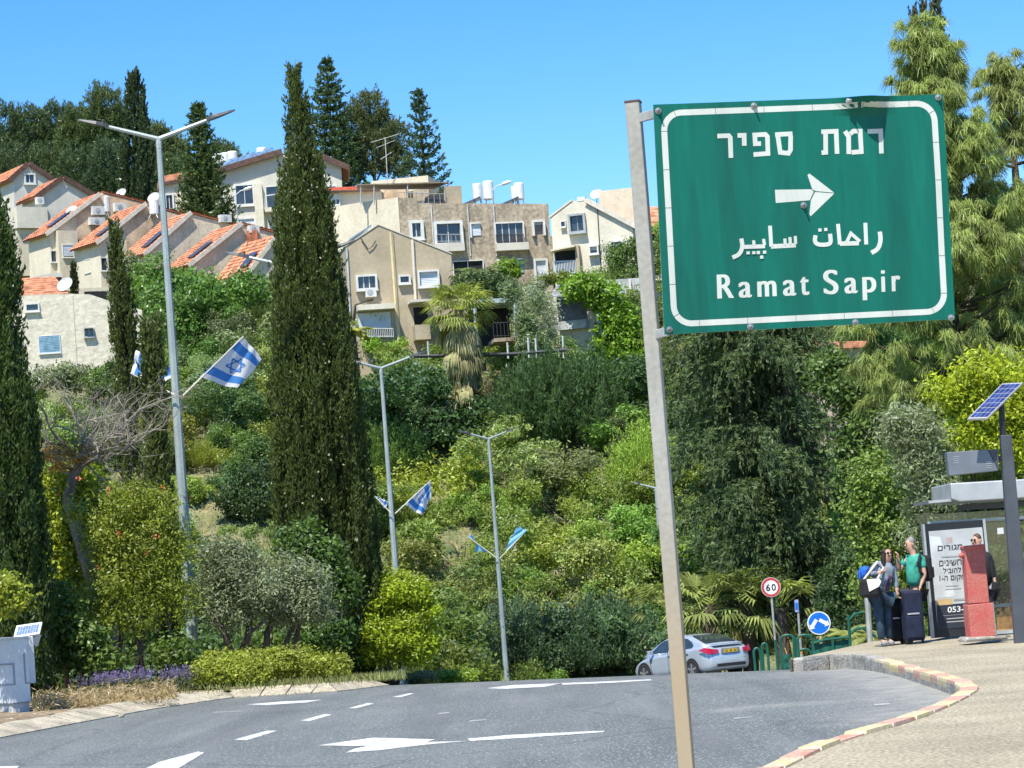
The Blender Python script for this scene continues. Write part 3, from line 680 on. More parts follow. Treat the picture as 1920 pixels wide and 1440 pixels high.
# large pale house behind the cypress, solar panels and tanks on its roof
pl = Plane(P(530, 288, 216), 4)
t = house('tall_house', 'tall pale house with solar panels and white tanks on its dark edged roof', 'house', pl, [(411, 325), (530, 289), (585, 291), (640, 314), (642, 450), (411, 450)], 7, PALEGREY)
ro, fr = tile_roof(t, pl, (411, 325), (530, 289), 7, fascia_m=FASCIA, over=.2, front=.5, thick=.25); tile_roof(t, pl, (640, 314), (585, 291), 7, fascia_m=FASCIA, over=.6, front=.5, thick=.25, name='side_roof')
for k in range(3):
    mb = MB(); c = pl.pt(*pl.az(428 + k * 34, 306 - k * 9), -1.5); mb.box(c, (.75, 0, .2), (-.15, .7, .62), (.02, -.03, .04)); mb.build('solar_panel', mat('solar_sky', (.12, .2, .3), .15, var=.2, spec=.8), t)
for x, y in ((402, 296), (420, 294), (434, 291), (490, 284)): tank(t, pl.pt(*pl.az(x, y + 6), -2.6), .45, .9, .1)
pbox(t, 'pilaster', pl, 478, 345, 494, 440, 0, .5, WHITE)
window(t, pl, 443, 348, 474, 383, frame=.18, split=2, pane=SHUT if False else GLASS); window(t, pl, 448, 411, 477, 430, frame=.15, shutter=.8)
window(t, pl, 613, 350, 630, 380, frame=.1)
b = pbox(t, 'balcony', pl, 497, 392, 524, 400, 0, 1.1, WHITE)
mb = MB(); 
for q in ((498, 372), (523, 366)): mb.tube([pl.pt(*pl.az(q[0], 394), 1.0), pl.pt(*pl.az(q[0], q[1]), 1.0)], .04, 5)
mb.tube([pl.pt(*pl.az(497, 371), 1.0), pl.pt(*pl.az(524, 367), 1.0)], .05, 5); mb.build('balcony_rail', WFRAME, b); window(t, pl, 500, 350, 520, 390, frame=.05, proud=.05, sill=False)
pl = Plane(P(340, 340, 226), 10)
t = house('low_wing', 'low cream wing with orange roof edge left of the tall pale house', 'house', pl, [(300, 346), (420, 322), (421, 440), (300, 440)], 5, CREAM)
mb = MB(); mb.prism([pl.pt(*pl.az(*p), .3) for p in ((298, 346), (422, 321), (422, 310), (298, 332))], -pl.n * 4.5); mb.build('roof', TILE, t)
mb = MB(); mb.prism([pl.pt(*pl.az(*p), .36) for p in ((298, 350), (422, 325), (422, 320), (298, 344))], -pl.n * .05); mb.build('fascia', FASCIA, t); window(t, pl, 312, 366, 323, 392, frame=.15, split=2)
# stained apartment block
pm_ = Plane(P(747, 420, 176), 14); pw = Plane(P(747, 420, 176), -24)
t = house('apartment_block', 'stained grey brown apartment block with flat roof and white framed windows', 'building', pm_, [(747, 371), (779, 371), (782, 381), (1028, 382), (1036, 540), (756, 540)], 9, GREYBR)
window(t, pm_, 772, 419, 788, 445, frame=.2, proud=.25, split=2); window(t, pm_, 818, 420, 862, 456, frame=.18, proud=.3, split=2, sill=False); pbox(t, 'planter', pm_, 812, 458, 868, 473, 0, .55, PALEGREY)
window(t, pm_, 883, 420, 901, 443, frame=.1, proud=.2, shutter=.95, frame_sides='lt', sill=False); window(t, pm_, 929, 419, 980, 456, frame=.1, proud=.2, split=4, frame_sides='lrt', sill=False, pane=GLASS); pbox(t, 'planter', pm_, 928, 457, 988, 471, 0, .6, PALEGREY)
window(t, pm_, 1000, 417, 1017, 439, frame=.14, proud=.3, shutter=.2, frame_sides='ltr', sill=False); window(t, pm_, 1004, 489, 1023, 520, frame=.14, proud=.2, shutter=1.0, sm_=SHUT, frame_sides='ltr', sill=False); window(t, pm_, 935, 488, 982, 515, frame=.1, shutter=.9, sm_=BLUESH, frame_sides='lt', sill=False); window(t, pm_, 850, 490, 905, 515, frame=.06, pane=DARK, sill=False)
def rail(t, a, b, h, n, m, par=None, name='railing', r=.02):
    mb = MB(); up_ = Vector((0, 0, h)); mb.tube([a + up_, b + up_], r * 1.4, 5); mb.tube([a + up_ * .1, b + up_ * .1], r, 5)
    for i in range(n + 1): q = a.lerp(b, i / n); mb.tube([q, q + up_], r, 4)
    return mb.build(name, m, par or t)
rail(t, pm_.pt(*pm_.az(929, 455), .3), pm_.pt(*pm_.az(981, 455), .3), .5, 16, RAILD); rail(t, pm_.pt(*pm_.az(818, 455), .34), pm_.pt(*pm_.az(862, 455), .34), .5, 5, STEEL)
mb = MB()
for x in (808, 876, 925): mb.tube([pm_.pt(*pm_.az(x, 385), .06), pm_.pt(*pm_.az(x + 6, 480), .06)], .05, 5)
mb.build('downpipe', GREYW, t)
rail(t, pm_.pt(*pm_.az(750, 380), -.2), pm_.pt(*pm_.az(838, 384), -.2), .75, 8, STEEL); g = pbox(t, 'roof_tank', pm_, 806, 364, 834, 379, -1.6, -.4, RAILD)
k = pbox(t, 'parapet_stub', pm_, 838, 347, 868, 382, -3, -.3, BEIGE)
for x, y, s in ((904, 379, .95), (925, 379, 1.1), (983, 379, 1.0), (975, 379, .8)): tank(t, pm_.pt(*pm_.az(x, y), -1.2), .34 * s, 1.15 * s, .35)
for x in (890, 962): mb = MB(); mb.box(pm_.pt(*pm_.az(x, 374), -1.3), (.7, 0, .25), (0, .6, 0), (-.02, 0, .04)); mb.build('solar_panel', PVMAT, t)
t = house('apartment_wing', 'bright cream side wing of the stained apartment block', 'building', pw, [(600, 392), (672, 380), (746, 370), (752, 470), (600, 480)], 8, CREAM)
window(t, pw, 627, 486, 642, 497, frame=.03, sill=False)
pl = Plane(P(640, 372, 183), -10)
t = house('rooftop_house', 'white rooftop house with a low red tile roof above the cream wing', 'house', pl, [(596, 359), (712, 357), (716, 400), (596, 400)], 4, WHITE)
mb = MB(); pts = [pl.pt(*pl.az(*p), .5) for p in ((594, 360), (668, 359), (716, 358))]; top = [pl.pt(*pl.az(*p), -2.2) for p in ((612, 344), (660, 342), (700, 340))]
for r in range(7):
    f0, f1 = r / 7, (r + 1) / 7
    for k in range(2): mb.add([pts[k].lerp(top[k], f0) + Vector((0, 0, .05)), pts[k + 1].lerp(top[k + 1], f0) + Vector((0, 0, .05)), pts[k + 1].lerp(top[k + 1], f1), pts[k].lerp(top[k], f1), pts[k].lerp(top[k], f0), pts[k + 1].lerp(top[k + 1], f0)], [(0, 1, 2, 3), (4, 5, 1, 0)])
mb.build('roof', mat('red_tile', (.50, .12, .06), .8, var=.2, fine=.2, fscale=9), t)
f = MB(); f.tube([p + Vector((0, 0, -.02)) for p in pts], .07, 5); f.build('fascia', FASCIA, t)
window(t, pl, 608, 367, 620, 385, frame=.05, shutter=.55, split=2); window(t, pl, 623, 365, 637, 384, frame=.05, shutter=.5, split=2)
pbox(t, 'terrace_wall', pl, 716, 349, 758, 372, -1, -.6, PEACH); pbox(t, 'terrace_wall', pl, 770, 352, 800, 374, -1.2, -.8, GREYBR); pbox(t, 'upper_storey', pl, 680, 325, 790, 352, -6, -2.5, CREAM)
t = thing('roof_pergola', 'brown sheet covered pergola on thin posts on the apartment roof', 'pergola', pm_.pt(*pm_.az(780, 378), -2))
mb = MB(); c = [pm_.pt(*pm_.az(x, y), d) for x, y, d in ((672, 345, -.6), (845, 340, -.6), (838, 337, -4), (690, 338, -4))]
mb.prism(c, (0, 0, .08)); mb.build('canopy', mat('pergola_sheet', (.25, .19, .13), .8, var=.2), t)
for x in (680, 705, 768, 838, 847): mb = MB(); mb.tube([pm_.pt(*pm_.az(x, 380), -.7), pm_.pt(*pm_.az(x, 341), -.7)], .05, 5); mb.build('post', STEEL, t)
t = thing('antenna', 'thin television antenna mast above the rooftop house', 'antenna', P(727, 335, 184)); mb = MB(); a = P(727, 345, 184); b = P(722, 258, 184); mb.tube([a, b], .03, 5)
for k, w in ((.98, 1.0), (.85, .7), (.6, .4)): q = a.lerp(b, k); mb.tube([q + Vector((-w, 0, -.2)), q + Vector((w, 0, .25))], .018, 4)
mb.build('mast', GREYW, t)
# beige gable house
pl = Plane(P(709, 423, 152), 10)
t = house('gabled_house', 'plain beige gabled house with white pilasters, front of the apartment block', 'house', pl, [(648, 462), (709, 422), (846, 476), (853, 700), (655, 700)], 6, BEIGE)
ro, fr = tile_roof(t, pl, (648, 462), (709, 422), 6, front=.05, over=.05, m=PALEGREY, tiles=False, lift=.0, thick=.05)
for k in (.1, .4, .7): roof_panel(t, fr, .25, .9, k, k + .24, m=mat('solar_sky', (.12, .2, .3), .15), up=.2)
tile_roof(t, pl, (846, 476), (709, 422), 6, front=.05, over=.05, m=PALEGREY, tiles=False, lift=.0, thick=.05, name='rear_roof')
YP = mat('yellow_pilaster', (.62, .52, .30), .85, var=.08)
mb = MB(); mb.tube([pl.pt(*pl.az(733, 436), .06), pl.pt(*pl.az(751, 690), .06)], .11, 4); mb.build('pilaster', YP, t)
mb = MB(); mb.tube([pl.pt(*pl.az(773, 450), .08), pl.pt(*pl.az(779, 562), .08)], .09, 6); mb.build('downpipe', WHITE, t)
mb = MB(); mb.tube([pl.pt(*pl.az(650, 465), .08), pl.pt(*pl.az(657, 600), .08)], .06, 6); mb.build('downpipe', GREYW, t)
window(t, pl, 671, 519, 703, 541, frame=.12, proud=.22, split=3); ac_unit(t, pl, 684, 542, 704, 558); window(t, pl, 750, 519, 766, 530, frame=.1, proud=.2); window(t, pl, 786, 510, 820, 536, frame=.1, proud=.22, shutter=1.0)
pbox(t, 'canopy', pl, 668, 573, 737, 583, 0, .9, WHITE); window(t, pl, 674, 588, 731, 632, frame=.05, proud=.05, shutter=.62, sm_=SHUT, sill=False)
rail(t, pl.pt(*pl.az(688, 634), .5), pl.pt(*pl.az(736, 634), .5), .5, 14, WFRAME, name='basket_rail')
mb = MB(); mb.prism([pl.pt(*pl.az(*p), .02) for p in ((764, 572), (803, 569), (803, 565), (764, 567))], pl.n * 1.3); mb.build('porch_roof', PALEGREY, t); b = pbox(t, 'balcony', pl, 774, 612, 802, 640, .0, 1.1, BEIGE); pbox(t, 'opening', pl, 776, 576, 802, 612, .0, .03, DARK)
mb = MB(); mb.tube([pl.pt(*pl.az(676, 447), .1), pl.pt(*pl.az(690, 468), .1), pl.pt(*pl.az(698, 462), .1), pl.pt(*pl.az(704, 452), .1)], .03, 4); mb.tube([pl.pt(*pl.az(662, 600), .08), pl.pt(*pl.az(666, 572), .08), pl.pt(*pl.az(700, 562), .08)], .05, 4); mb.build('cable', RAILD, t)
pl2 = Plane(P(636, 470, 156), -12)
t = house('annexe', 'narrow white annexe between the big cypress and the beige house', 'house', pl2, [(600, 455), (646, 460), (655, 620), (600, 620)], 4, WHITE); window(t, pl2, 628, 520, 640, 545, frame=.05, shutter=1, sm_=BLUESH)
# white house right of the block
pl = Plane(P(1085, 400, 172), -14)
t = house('white_house', 'white gabled house with porch and balcony rail, left of the sign post', 'house', pl, [(1033, 408), (1074, 377), (1097, 377), (1186, 424), (1192, 540), (1041, 545)], 7, WHITE)
tile_roof(t, pl, (1186, 424), (1097, 377), 7, front=.12, over=.3, fascia_m=RAKE); tile_roof(t, pl, (1033, 408), (1074, 377), 7, front=.05, over=.1, m=PALEGREY, tiles=False, name='rear_roof')
mb = MB(); q = pl.pt(*pl.az(1150, 395), -3.0); mb.box(q, pl.u * 1.2, pl.n * 1.4, (0, 0, 1.6)); mb.build('dormer', CREAM, t)
window(t, pl, 1071, 405, 1095, 434, frame=.14, proud=.3, fm=GFRAME, split=2); window(t, pl, 1053, 416, 1060, 425, frame=.05); window(t, pl, 1108, 463, 1121, 475, frame=.1, proud=.3, shutter=.5, split=1); window(t, pl, 1149, 454, 1168, 488, frame=.1, proud=.3, shutter=.0); pbox(t, 'planter', pl, 1150, 477, 1171, 490, .3, .7, CREAM); window(t, pl, 1156, 517, 1172, 528, frame=.05, pane=DARK)
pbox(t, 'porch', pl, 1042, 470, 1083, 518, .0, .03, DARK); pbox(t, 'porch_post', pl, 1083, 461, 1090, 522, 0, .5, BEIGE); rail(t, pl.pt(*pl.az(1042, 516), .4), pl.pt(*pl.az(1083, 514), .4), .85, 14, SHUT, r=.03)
mb = MB(); mb.prism([pl.pt(*pl.az(*p), .0) for p in ((1038, 474), (1083, 465), (1083, 462), (1038, 471))], pl.n * .9); mb.build('porch_roof', CREAM, t)
tank(t, pl.pt(*pl.az(1128, 374), -3.5), .4, 1.0, .0); tank(t, pl.pt(*pl.az(1138, 376), -3.5), .3, .5, .0); dish(t, pl.pt(*pl.az(1107, 377), -2), .5); ac_unit(t, pl, 1082, 369, 1097, 377, d=-.8)
mb = MB(); mb.tube([pl.pt(*pl.az(1120, 385), .05), pl.pt(*pl.az(1128, 520), .05)], .03, 4); mb.build('cable', RAILD, t)
pl = Plane(P(1225, 420, 182), -6)
t = house('rear_house', 'orange roofed grey house glimpsed between sign post and green sign', 'house', pl, [(1192, 425), (1250, 425), (1252, 520), (1192, 520)], 5, GREYW)
mb = MB(); a0, a1 = pl.pt(*pl.az(1190, 426), .4), pl.pt(*pl.az(1256, 426), .4)
for r in range(6): f0 = Vector((0, 1.0 * r / 2, .30 * r)); f1 = Vector((0, 1.0 * (r + 1) / 2, .30 * (r + 1))); mb.add([a0 + f0 + Vector((0, 0, .06)), a1 + f0 + Vector((0, 0, .06)), a1 + f1, a0 + f1, a0 + f0, a1 + f0], [(0, 1, 2, 3), (4, 5, 1, 0)])
mb.build('roof', TILE, t)
pl = Plane(P(1160, 540, 158), -4)
t = house('low_house', 'low blue grey house with pale ledge behind the sign post', 'house', pl, [(1126, 526), (1250, 517), (1254, 640), (1126, 640)], 5, GREYW)
pbox(t, 'ledge', pl, 1220, 517, 1243, 528, 0, .6, WHITE); window(t, pl, 1184, 556, 1195, 590, frame=.05, pane=GLASS, fm=WFRAME, sill=False); pbox(t, 'pillar', pl, 1180, 524, 1184, 560, 0, .2, WHITE)
# porch hut with grey awning, pergola, retaining walls
pl = Plane(P(1070, 570, 148), -18)
t = house('porch_hut', 'small white hut with grey slatted awning among the vines', 'hut', pl, [(1036, 548), (1112, 548), (1114, 650), (1040, 650)], 3, WHITE)
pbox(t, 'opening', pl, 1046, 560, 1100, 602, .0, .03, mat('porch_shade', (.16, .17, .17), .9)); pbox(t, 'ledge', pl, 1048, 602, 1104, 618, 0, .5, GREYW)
a0, a1 = pl.pt(*pl.az(1042, 560), 1.1), pl.pt(*pl.az(1096, 557), 1.1); mb = MB()
for r in range(5): f0 = -pl.n * (.3 * r) + Vector((0, 0, .16 * r)); f1 = -pl.n * (.3 * (r + 1)) + Vector((0, 0, .16 * (r + 1))); mb.add([a0 + f0 + Vector((0, 0, .06)), a1 + f0 + Vector((0, 0, .06)), a1 + f1, a0 + f1, a0 + f0, a1 + f0], [(0, 1, 2, 3), (4, 5, 1, 0)])
mb.build('awning', mat('grey_slats', (.30, .30, .31), .7, var=.2), t)
pl = Plane(P(925, 600, 146), 8)
t = thing('garden_pergola', 'blue grey steel pergola with dark balcony beneath, right of the palm', 'pergola', pl.pt(*pl.az(925, 660), -1))
mb = MB(); mb.prism([pl.pt(*pl.az(*p), .3) for p in ((882, 572), (972, 566), (972, 558), (882, 564))], -pl.n * 2.6); mb.build('roof_frame', mat('pergola_steel', (.36, .45, .48), .6, var=.1), t)
for x0, x1 in ((889, 893), (964, 970)): mb = MB(); mb.tube([pl.pt(*pl.az(x0, 565), .2), pl.pt(*pl.az(x1, 655), .2)], .09, 4); mb.build('post', mat('pergola_steel', (.36, .45, .48)), t)
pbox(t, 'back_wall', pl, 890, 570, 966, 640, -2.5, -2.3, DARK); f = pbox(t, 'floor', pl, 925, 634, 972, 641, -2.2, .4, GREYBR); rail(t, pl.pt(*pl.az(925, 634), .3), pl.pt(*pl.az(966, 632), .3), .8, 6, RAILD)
pl = Plane(P(985, 660, 141), 4)
t = thing('slope_fence', 'dark beam fence with short white posts below the pergola', 'fence', pl.pt(*pl.az(985, 680)))
mb = MB(); mb.tube([pl.pt(*pl.az(776, 668)), pl.pt(*pl.az(960, 664)), pl.pt(*pl.az(1066, 656))], .10, 4); mb.build('beam', RAILD, t)
for x, y in ((802, 640), (951, 642), (990, 633), (1004, 634), (1055, 630)): mb = MB(); mb.tube([pl.pt(*pl.az(x + 2, 672)), pl.pt(*pl.az(x, y))], .06, 5); mb.build('post', GREYW, t)
# small lamps on the hill houses
for (px, py, Y, h, lab) in ((446, 425, 190, 60, 'small white lamp on a thin mast before the tall pale house'), (925, 378, 172, 22, 'small white lamp leaning over the apartment block roof')):
    a = P(px, py, Y); b = P(px - h * .06, py - h, Y); t = thing('wall_lamp', lab, 'lamp', a); mb = MB(); mb.tube([a, b, b + Vector((.35, 0, .25)), b + Vector((.8, 0, .35))], .04, 5); mb.build('mast', STEEL, t)
    mb = MB(); mb.lathe(b + Vector((.7, 0, .33)), [(.03, -.1), (.12, .0), (.13, .35), (.05, .55)], 8, axis=(1, 0, .25)); mb.build('lamp_head', TANKW, t)
# orange house behind the shelter
pl = Plane(P(1900, 850, 84), -10)
t = house('orange_house', 'orange brick house half hidden by leaves behind the bus shelter', 'house', pl, [(1850, 826), (2000, 810), (2010, 960), (1850, 960)], 6, mat('orange_brick', (.52, .25, .08), .85, var=.2, vscale=3, fine=.3, fscale=8)); window(t, pl, 1790, 812, 1806, 832, frame=.04, pane=mat('blue_pane', (.05, .16, .28), .3)); 
pl = Plane(P(1555, 655, 120), 0)
t = house('orange_roof_shed', 'orange roofed shed glimpsed between dark conifer and pine below the sign', 'shed', pl, [(1520, 655), (1620, 650), (1622, 720), (1520, 720)], 3, GREYBR)
mb = MB(); mb.prism([pl.pt(*pl.az(*p), .3) for p in ((1515, 657), (1625, 652), (1625, 640), (1515, 642))], -pl.n * 3); mb.build('roof', TILE, t)
# ---------------------------------------------------------------- trees and shrubs
def base_at(px, py, Y, z=None):
    p = P(px, py, Y); return Vector((p.x, Y, ground_z(p.x, Y) if z is None else z))
def lobes(Y, items, depth=.9):
    k = F / Y; out = []
    for px, py, rx, ry in items:
        p = P(px, py, Y); out.append((p.x, p.y, p.z, rx / k, rx / k * depth, ry / k))
    return out
def prof_px(pairs, bot, top, R):              # half widths in picture pixels -> relative profile of height
    ys = [p[0] for p in pairs][::-1]; ws = [p[1] for p in pairs][::-1]
    return lambda t: float(np.interp(bot + (top - bot) * t, sorted(p[0] for p in pairs), [w for _, w in sorted(pairs)])) / R
CYP = (.052, .070, .020); GREENS = {'mid': (.085, .135, .028), 'dark': (.045, .085, .026), 'yellow': (.22, .23, .028), 'lime': (.16, .22, .03), 'olive': (.14, .165, .085), 'grey': (.155, .17, .10), 'dry': (.22, .19, .09), 'blue': (.075, .115, .06)}
# big columnar cypress in the middle left, with a second spire on its right side and pale cones
Yc = 55; k = F / Yc; pr = prof_px([(1240, 34), (1150, 72), (1080, 92), (1000, 93), (900, 91), (800, 90), (700, 84), (600, 72), (500, 60), (400, 52), (300, 40), (200, 17), (165, 7), (130, 2)], 1240, 130, 98)
b = base_at(628, 1240, Yc, verge_z(-3.6, Yc)); zt = P(552, 152, Yc).z
ca = cypress_crown(11, b, zt - b.z, 98 / k, pr, n=7200, per=26, length=.42, L=.10, W=.03)
b2 = b + Vector((.5, .35, .3)); zt2 = P(640, 430, Yc).z
cb = cypress_crown(21, b2, zt2 - b2.z, .62, lambda t: min(1, .35 + t * 2.2) * (1 - t ** 1.6) + .04, n=2400, per=26, length=.42, L=.10, W=.03)
rng = np.random.default_rng(4); n = 150; tt = rng.random(n) ** .7; th = rng.random(n) * 6.28; rr = np.array([pr(t) for t in tt]) * 98 / k * 1.0
CC = np.stack([b.x + np.cos(th) * rr, b.y + np.sin(th) * rr, b.z + tt * (zt - b.z)], 1) ; N = unit(np.stack([np.cos(th), np.sin(th), np.full(n, .6)], 1)); A, S = frame(N, rng)
mb = MB(); mb.tube([b - Vector((0, 0, .3)), b + Vector((0, 0, 1.2)), b + Vector((0, 0, 8))], [.22, .17, .06], 8)
t = plant('cypress_tree', 'tall dark columnar cypress dotted with pale cones, in front of the hillside', 'tree', b, cat([ca, cb]), CYP, trunk=mb)
V, Q = leaf_quads(CC, A, S, .05 + .02 * rng.random(n), .045); np_obj('cones', V, Q, mat('cone', (.30, .27, .18), .8, var=.2), None, t)['kind'] = 'stuff'
# left edge cypress
Yc = 46; k = F / Yc; b = base_at(14, 1290, Yc, verge_z(-8.8, Yc)); zt = P(-40, 325, Yc).z
pr = prof_px([(1290, 88), (1150, 95), (1000, 92), (800, 82), (600, 72), (450, 60), (380, 45), (325, 6)], 1290, 325, 95)
ca = cypress_crown(31, b, zt - b.z, 95 / k, pr, n=6000, per=24, length=.38, L=.09, W=.03, plume=1.7)
mb = MB(); mb.tube([b - Vector((0, 0, .3)), b + Vector((0, 0, 6))], [.2, .07], 8)
plant('cypress_tree', 'dense dark cypress cut by the left edge of the picture behind the grey cabinet', 'tree', b, ca, (.047, .073, .021), trunk=mb)
# two thin cypresses behind the bare tree
for (px, py, Y, tx, ty, R, lab, seed, z_) in ((268, 1200, 74, 214, 440, 22, 'thin cypress with open wispy top, left of the tall lamp post', 41, None), (323, 1230, 50.6, 279, 640, 9, 'short thin cypress crossing in front of the left white flag', 43, 0.0)):
    k = F / Y; b = base_at(px, py, Y, z_ if z_ is not None else None); zt = P(tx, ty, Y).z
    ca = cypress_crown(seed, b, zt - b.z, R / k, lambda t: (.55 + .45 * min(1, 3 * t)) * (1 if t < .8 else 1 - .75 * (t - .8) / .2), n=int(1100 if Y > 60 else 1000), per=24, length=.55, L=.13, W=.05, groove=.25)
    mb = MB(); mb.tube([b - Vector((0, 0, .3)), b + Vector((0, 0, (zt - b.z) * .9))], [.12, .03], 6)
    plant('cypress_tree', lab, 'tree', b, ca, (.055, .07, .022), trunk=mb)
b = base_at(142, 550, 178, P(142, 552, 178).z); zt = P(138, 502, 178).z
plant('cypress_tree', 'tiny dark cypress standing at the carport above the white stucco house', 'tree', b, cypress_crown(45, b, zt - b.z, .26, lambda t: .8 * (1 - t ** 3) + .2, n=120, per=22, length=.5, L=.14, W=.06), (.03, .04, .016))
# bare grey tree: crooked trunk and a tangle of leafless branches
def bare_tree():
    Y = 49; rg = random.Random(12); w = lambda px, py, dy=0: P(px, py, Y + dy)
    base = base_at(212, 1262, Y, verge_z(-7.3, Y)); t = thing('bare_tree', 'leafless grey tree with crooked trunk and tangled twigs, left of the tall lamp', 'tree', base)
    mb = MB(); pts = [base + Vector((0, 0, -.2)), w(205, 1180), w(172, 1080), w(146, 1000), w(128, 940), w(138, 890), w(152, 868)]
    mb.tube(pts, [.21, .17, .14, .12, .11, .105, .09], 8); mb.build('trunk', GREYBARK, t, smooth=True)
    mb = MB()
    def twig(p, d, L, r, lev):
        q = p.copy(); pts, rr = [p], [r]; d = d.copy()
        n = 5
        for i in range(n):
            d = (d + Vector((rg.gauss(0, .22), rg.gauss(0, .22), rg.gauss(.02, .2)))).normalized(); q = q + d * L / n; pts.append(q.copy()); rr.append(r * (1 - .15 * (i + 1)))
            if lev < 4 and rg.random() < (.9 if lev < 2 else .62):
                dd = (d + Vector((rg.gauss(0, .8), rg.gauss(0, .7), rg.gauss(.25, .5)))).normalized(); twig(q.copy(), dd, L * rg.uniform(.45, .72), r * .5, lev + 1)
        mb.tube(pts, rr, 5 if lev < 2 else 3, cap=False)
    mains = [((152, 868), (70, 800)), ((152, 868), (118, 740)), ((150, 870), (200, 760)), ((150, 872), (270, 800)), ((148, 878), (310, 760)), ((140, 890), (60, 870)), ((150, 872), (240, 860)), ((152, 868), (300, 850)), ((152, 868), (165, 770)), ((140, 885), (90, 840)), ((152, 868), (235, 720))]
    for i, (a, c) in enumerate(mains):
        p, q = w(*a), w(c[0], c[1], rg.uniform(-1.2, 1.2)); d = q - p; twig(p, d.normalized(), d.length * .74, .046 if i < 7 else .034, 0)
    mb.build('branches', mat('dead_twigs', (.235, .215, .17), .9, var=.2, vscale=8), t)
    V, Q, T = broadleaf(77, lobes(Y - .3, [(110, 858, 36, 22), (160, 850, 20, 14)]), 60, 16, .12, .09, .03); np_obj('dry_leaves', V, Q, LEAF, T, t, color=(.30, .20, .06))
bare_tree()
# shrubs in the verge on the left
def shrub(name, lab, Y, items, color, base, clumps, per, cr, L, W, seed, cat_='shrub', trunkspec=None, bark=None, depth=.9, shell=.5, group=None, z=None, up=.35, matl=LEAF):
    bb = base_at(base[0], base[1], Y, z)
    mb = None
    if trunkspec:
        mb = MB(); rg = random.Random(seed)
        for (x0, y0, x1, y1, r) in trunkspec:
            a_, b_ = P(x0, y0, Y), P(x1, y1, Y + rg.uniform(-.3, .3)); m_ = a_.lerp(b_, .5) + Vector((rg.gauss(0, .08), 0, rg.gauss(0, .05)))
            mb.tube([a_ - Vector((0, 0, .1)), m_, b_], [r, r * .8, r * .5], 7)
    return plant(name, lab, cat_, bb, broadleaf(seed, lobes(Y, items, depth), clumps, per, cr, L, W, shell=shell, up=up), color, trunk=mb, bark=bark, group=group, matl=matl)
vz = lambda px, Y: verge_z(P(px, 1250, Y).x, Y)
shrub('flowering_shrub', 'yellow green bushy shrub at the foot of the bare tree', 49.5, [(110, 915, 48, 42), (170, 925, 50, 45), (125, 980, 55, 55), (190, 1010, 55, 70), (120, 1070, 50, 70)], (.20, .235, .022), (130, 1270), 620, 26, .2, .10, .05, 51, trunkspec=[(125, 1280, 130, 1050, .05), (150, 1280, 180, 1050, .05)], z=vz(130, 49.5))
t = shrub('flowering_shrub', 'leafy pomegranate shrub with red flowers beside the tall lamp post', 47.6, [(235, 945, 46, 40), (295, 960, 40, 46), (205, 1010, 46, 50), (325, 1020, 34, 46), (262, 1030, 50, 50), (225, 1085, 60, 46), (305, 1100, 44, 50), (185, 1140, 34, 40), (255, 1150, 50, 36), (345, 1130, 24, 40), (150, 960, 24, 20)], (.15, .18, .026), (260, 1275), 760, 34, .2, .075, .028, 52, trunkspec=[(212, 1280, 220, 1100, .06), (250, 1280, 270, 1100, .05), (300, 1285, 310, 1120, .04), (275, 1280, 240, 1150, .04)], z=vz(260, 47.6))
rng = np.random.default_rng(9); fp = [(307, 917), (250, 930), (203, 918), (112, 925), (290, 1005), (185, 1062), (272, 1037), (350, 936), (150, 900), (222, 1000)]
V = []; Q = []; C_ = np.array([P(x, y, 46.9) for x, y in fp for _ in range(5)]) + rng.normal(size=(50, 3)) * .03; A, S = frame(rnd_dir(rng, 50), rng); V, Q = leaf_quads(C_, A, S, .065, .035); np_obj('blossom', V, Q, mat('red_petal', (.50, .12, .05), .6, var=.15), None, t)['kind'] = 'stuff'
shrub('evergreen_shrub', 'dark leafy shrub low between left cypress and pomegranate', 47.0, [(110, 1150, 45, 60), (80, 1220, 40, 50), (150, 1210, 50, 45), (190, 1240, 40, 26), (330, 1230, 40, 34)], (.075, .115, .024), (120, 1280), 420, 24, .18, .09, .05, 53, z=vz(120, 47))
shrub('evergreen_shrub', 'yellow green leafy branch reaching in at the left edge above the cabinet', 41.5, [(-20, 1100, 60, 30), (25, 1125, 34, 18), (-10, 1140, 40, 20)], (.20, .23, .03), (-40, 1330), 130, 22, .13, .09, .045, 54, z=.2, trunkspec=[(-60, 1330, -20, 1120, .03), (-20, 1140, 35, 1120, .015)])
ol = [('olive_tree', 'grey leaved olive tree right behind the tall lamp post', 50.5, [(405, 1035, 38, 30), (440, 1060, 55, 45), (475, 1100, 50, 40), (400, 1110, 40, 45), (430, 1150, 50, 30)], (440, 1240), [(438, 1235, 400, 1150, .08), (445, 1235, 470, 1140, .09), (450, 1225, 500, 1160, .06)], 55),
      ('olive_tree', 'grey leaved olive tree with twisted trunks before the big cypress', 51.2, [(530, 1085, 50, 40), (575, 1100, 42, 45), (545, 1135, 60, 35), (500, 1120, 36, 36), (595, 1140, 24, 30)], (540, 1240), [(498, 1230, 520, 1140, .08), (508, 1230, 560, 1150, .07), (548, 1230, 570, 1130, .06)], 56)]
for nm, lab, Y, it, bs, ts, sd in ol: shrub(nm, lab, Y, it, (.155, .18, .105), bs, 560, 26, .2, .085, .028, sd, cat_='olive tree', trunkspec=ts, z=vz(bs[0], Y))
shrub('evergreen_shrub', 'dark green shrub tucked between cypress and right olive tree', 53, [(560, 1020, 40, 40), (600, 1040, 40, 30), (620, 1100, 45, 50), (600, 1190, 60, 40)], (.065, .11, .026), (600, 1250), 420, 24, .2, .11, .055, 57, z=vz(600, 53))
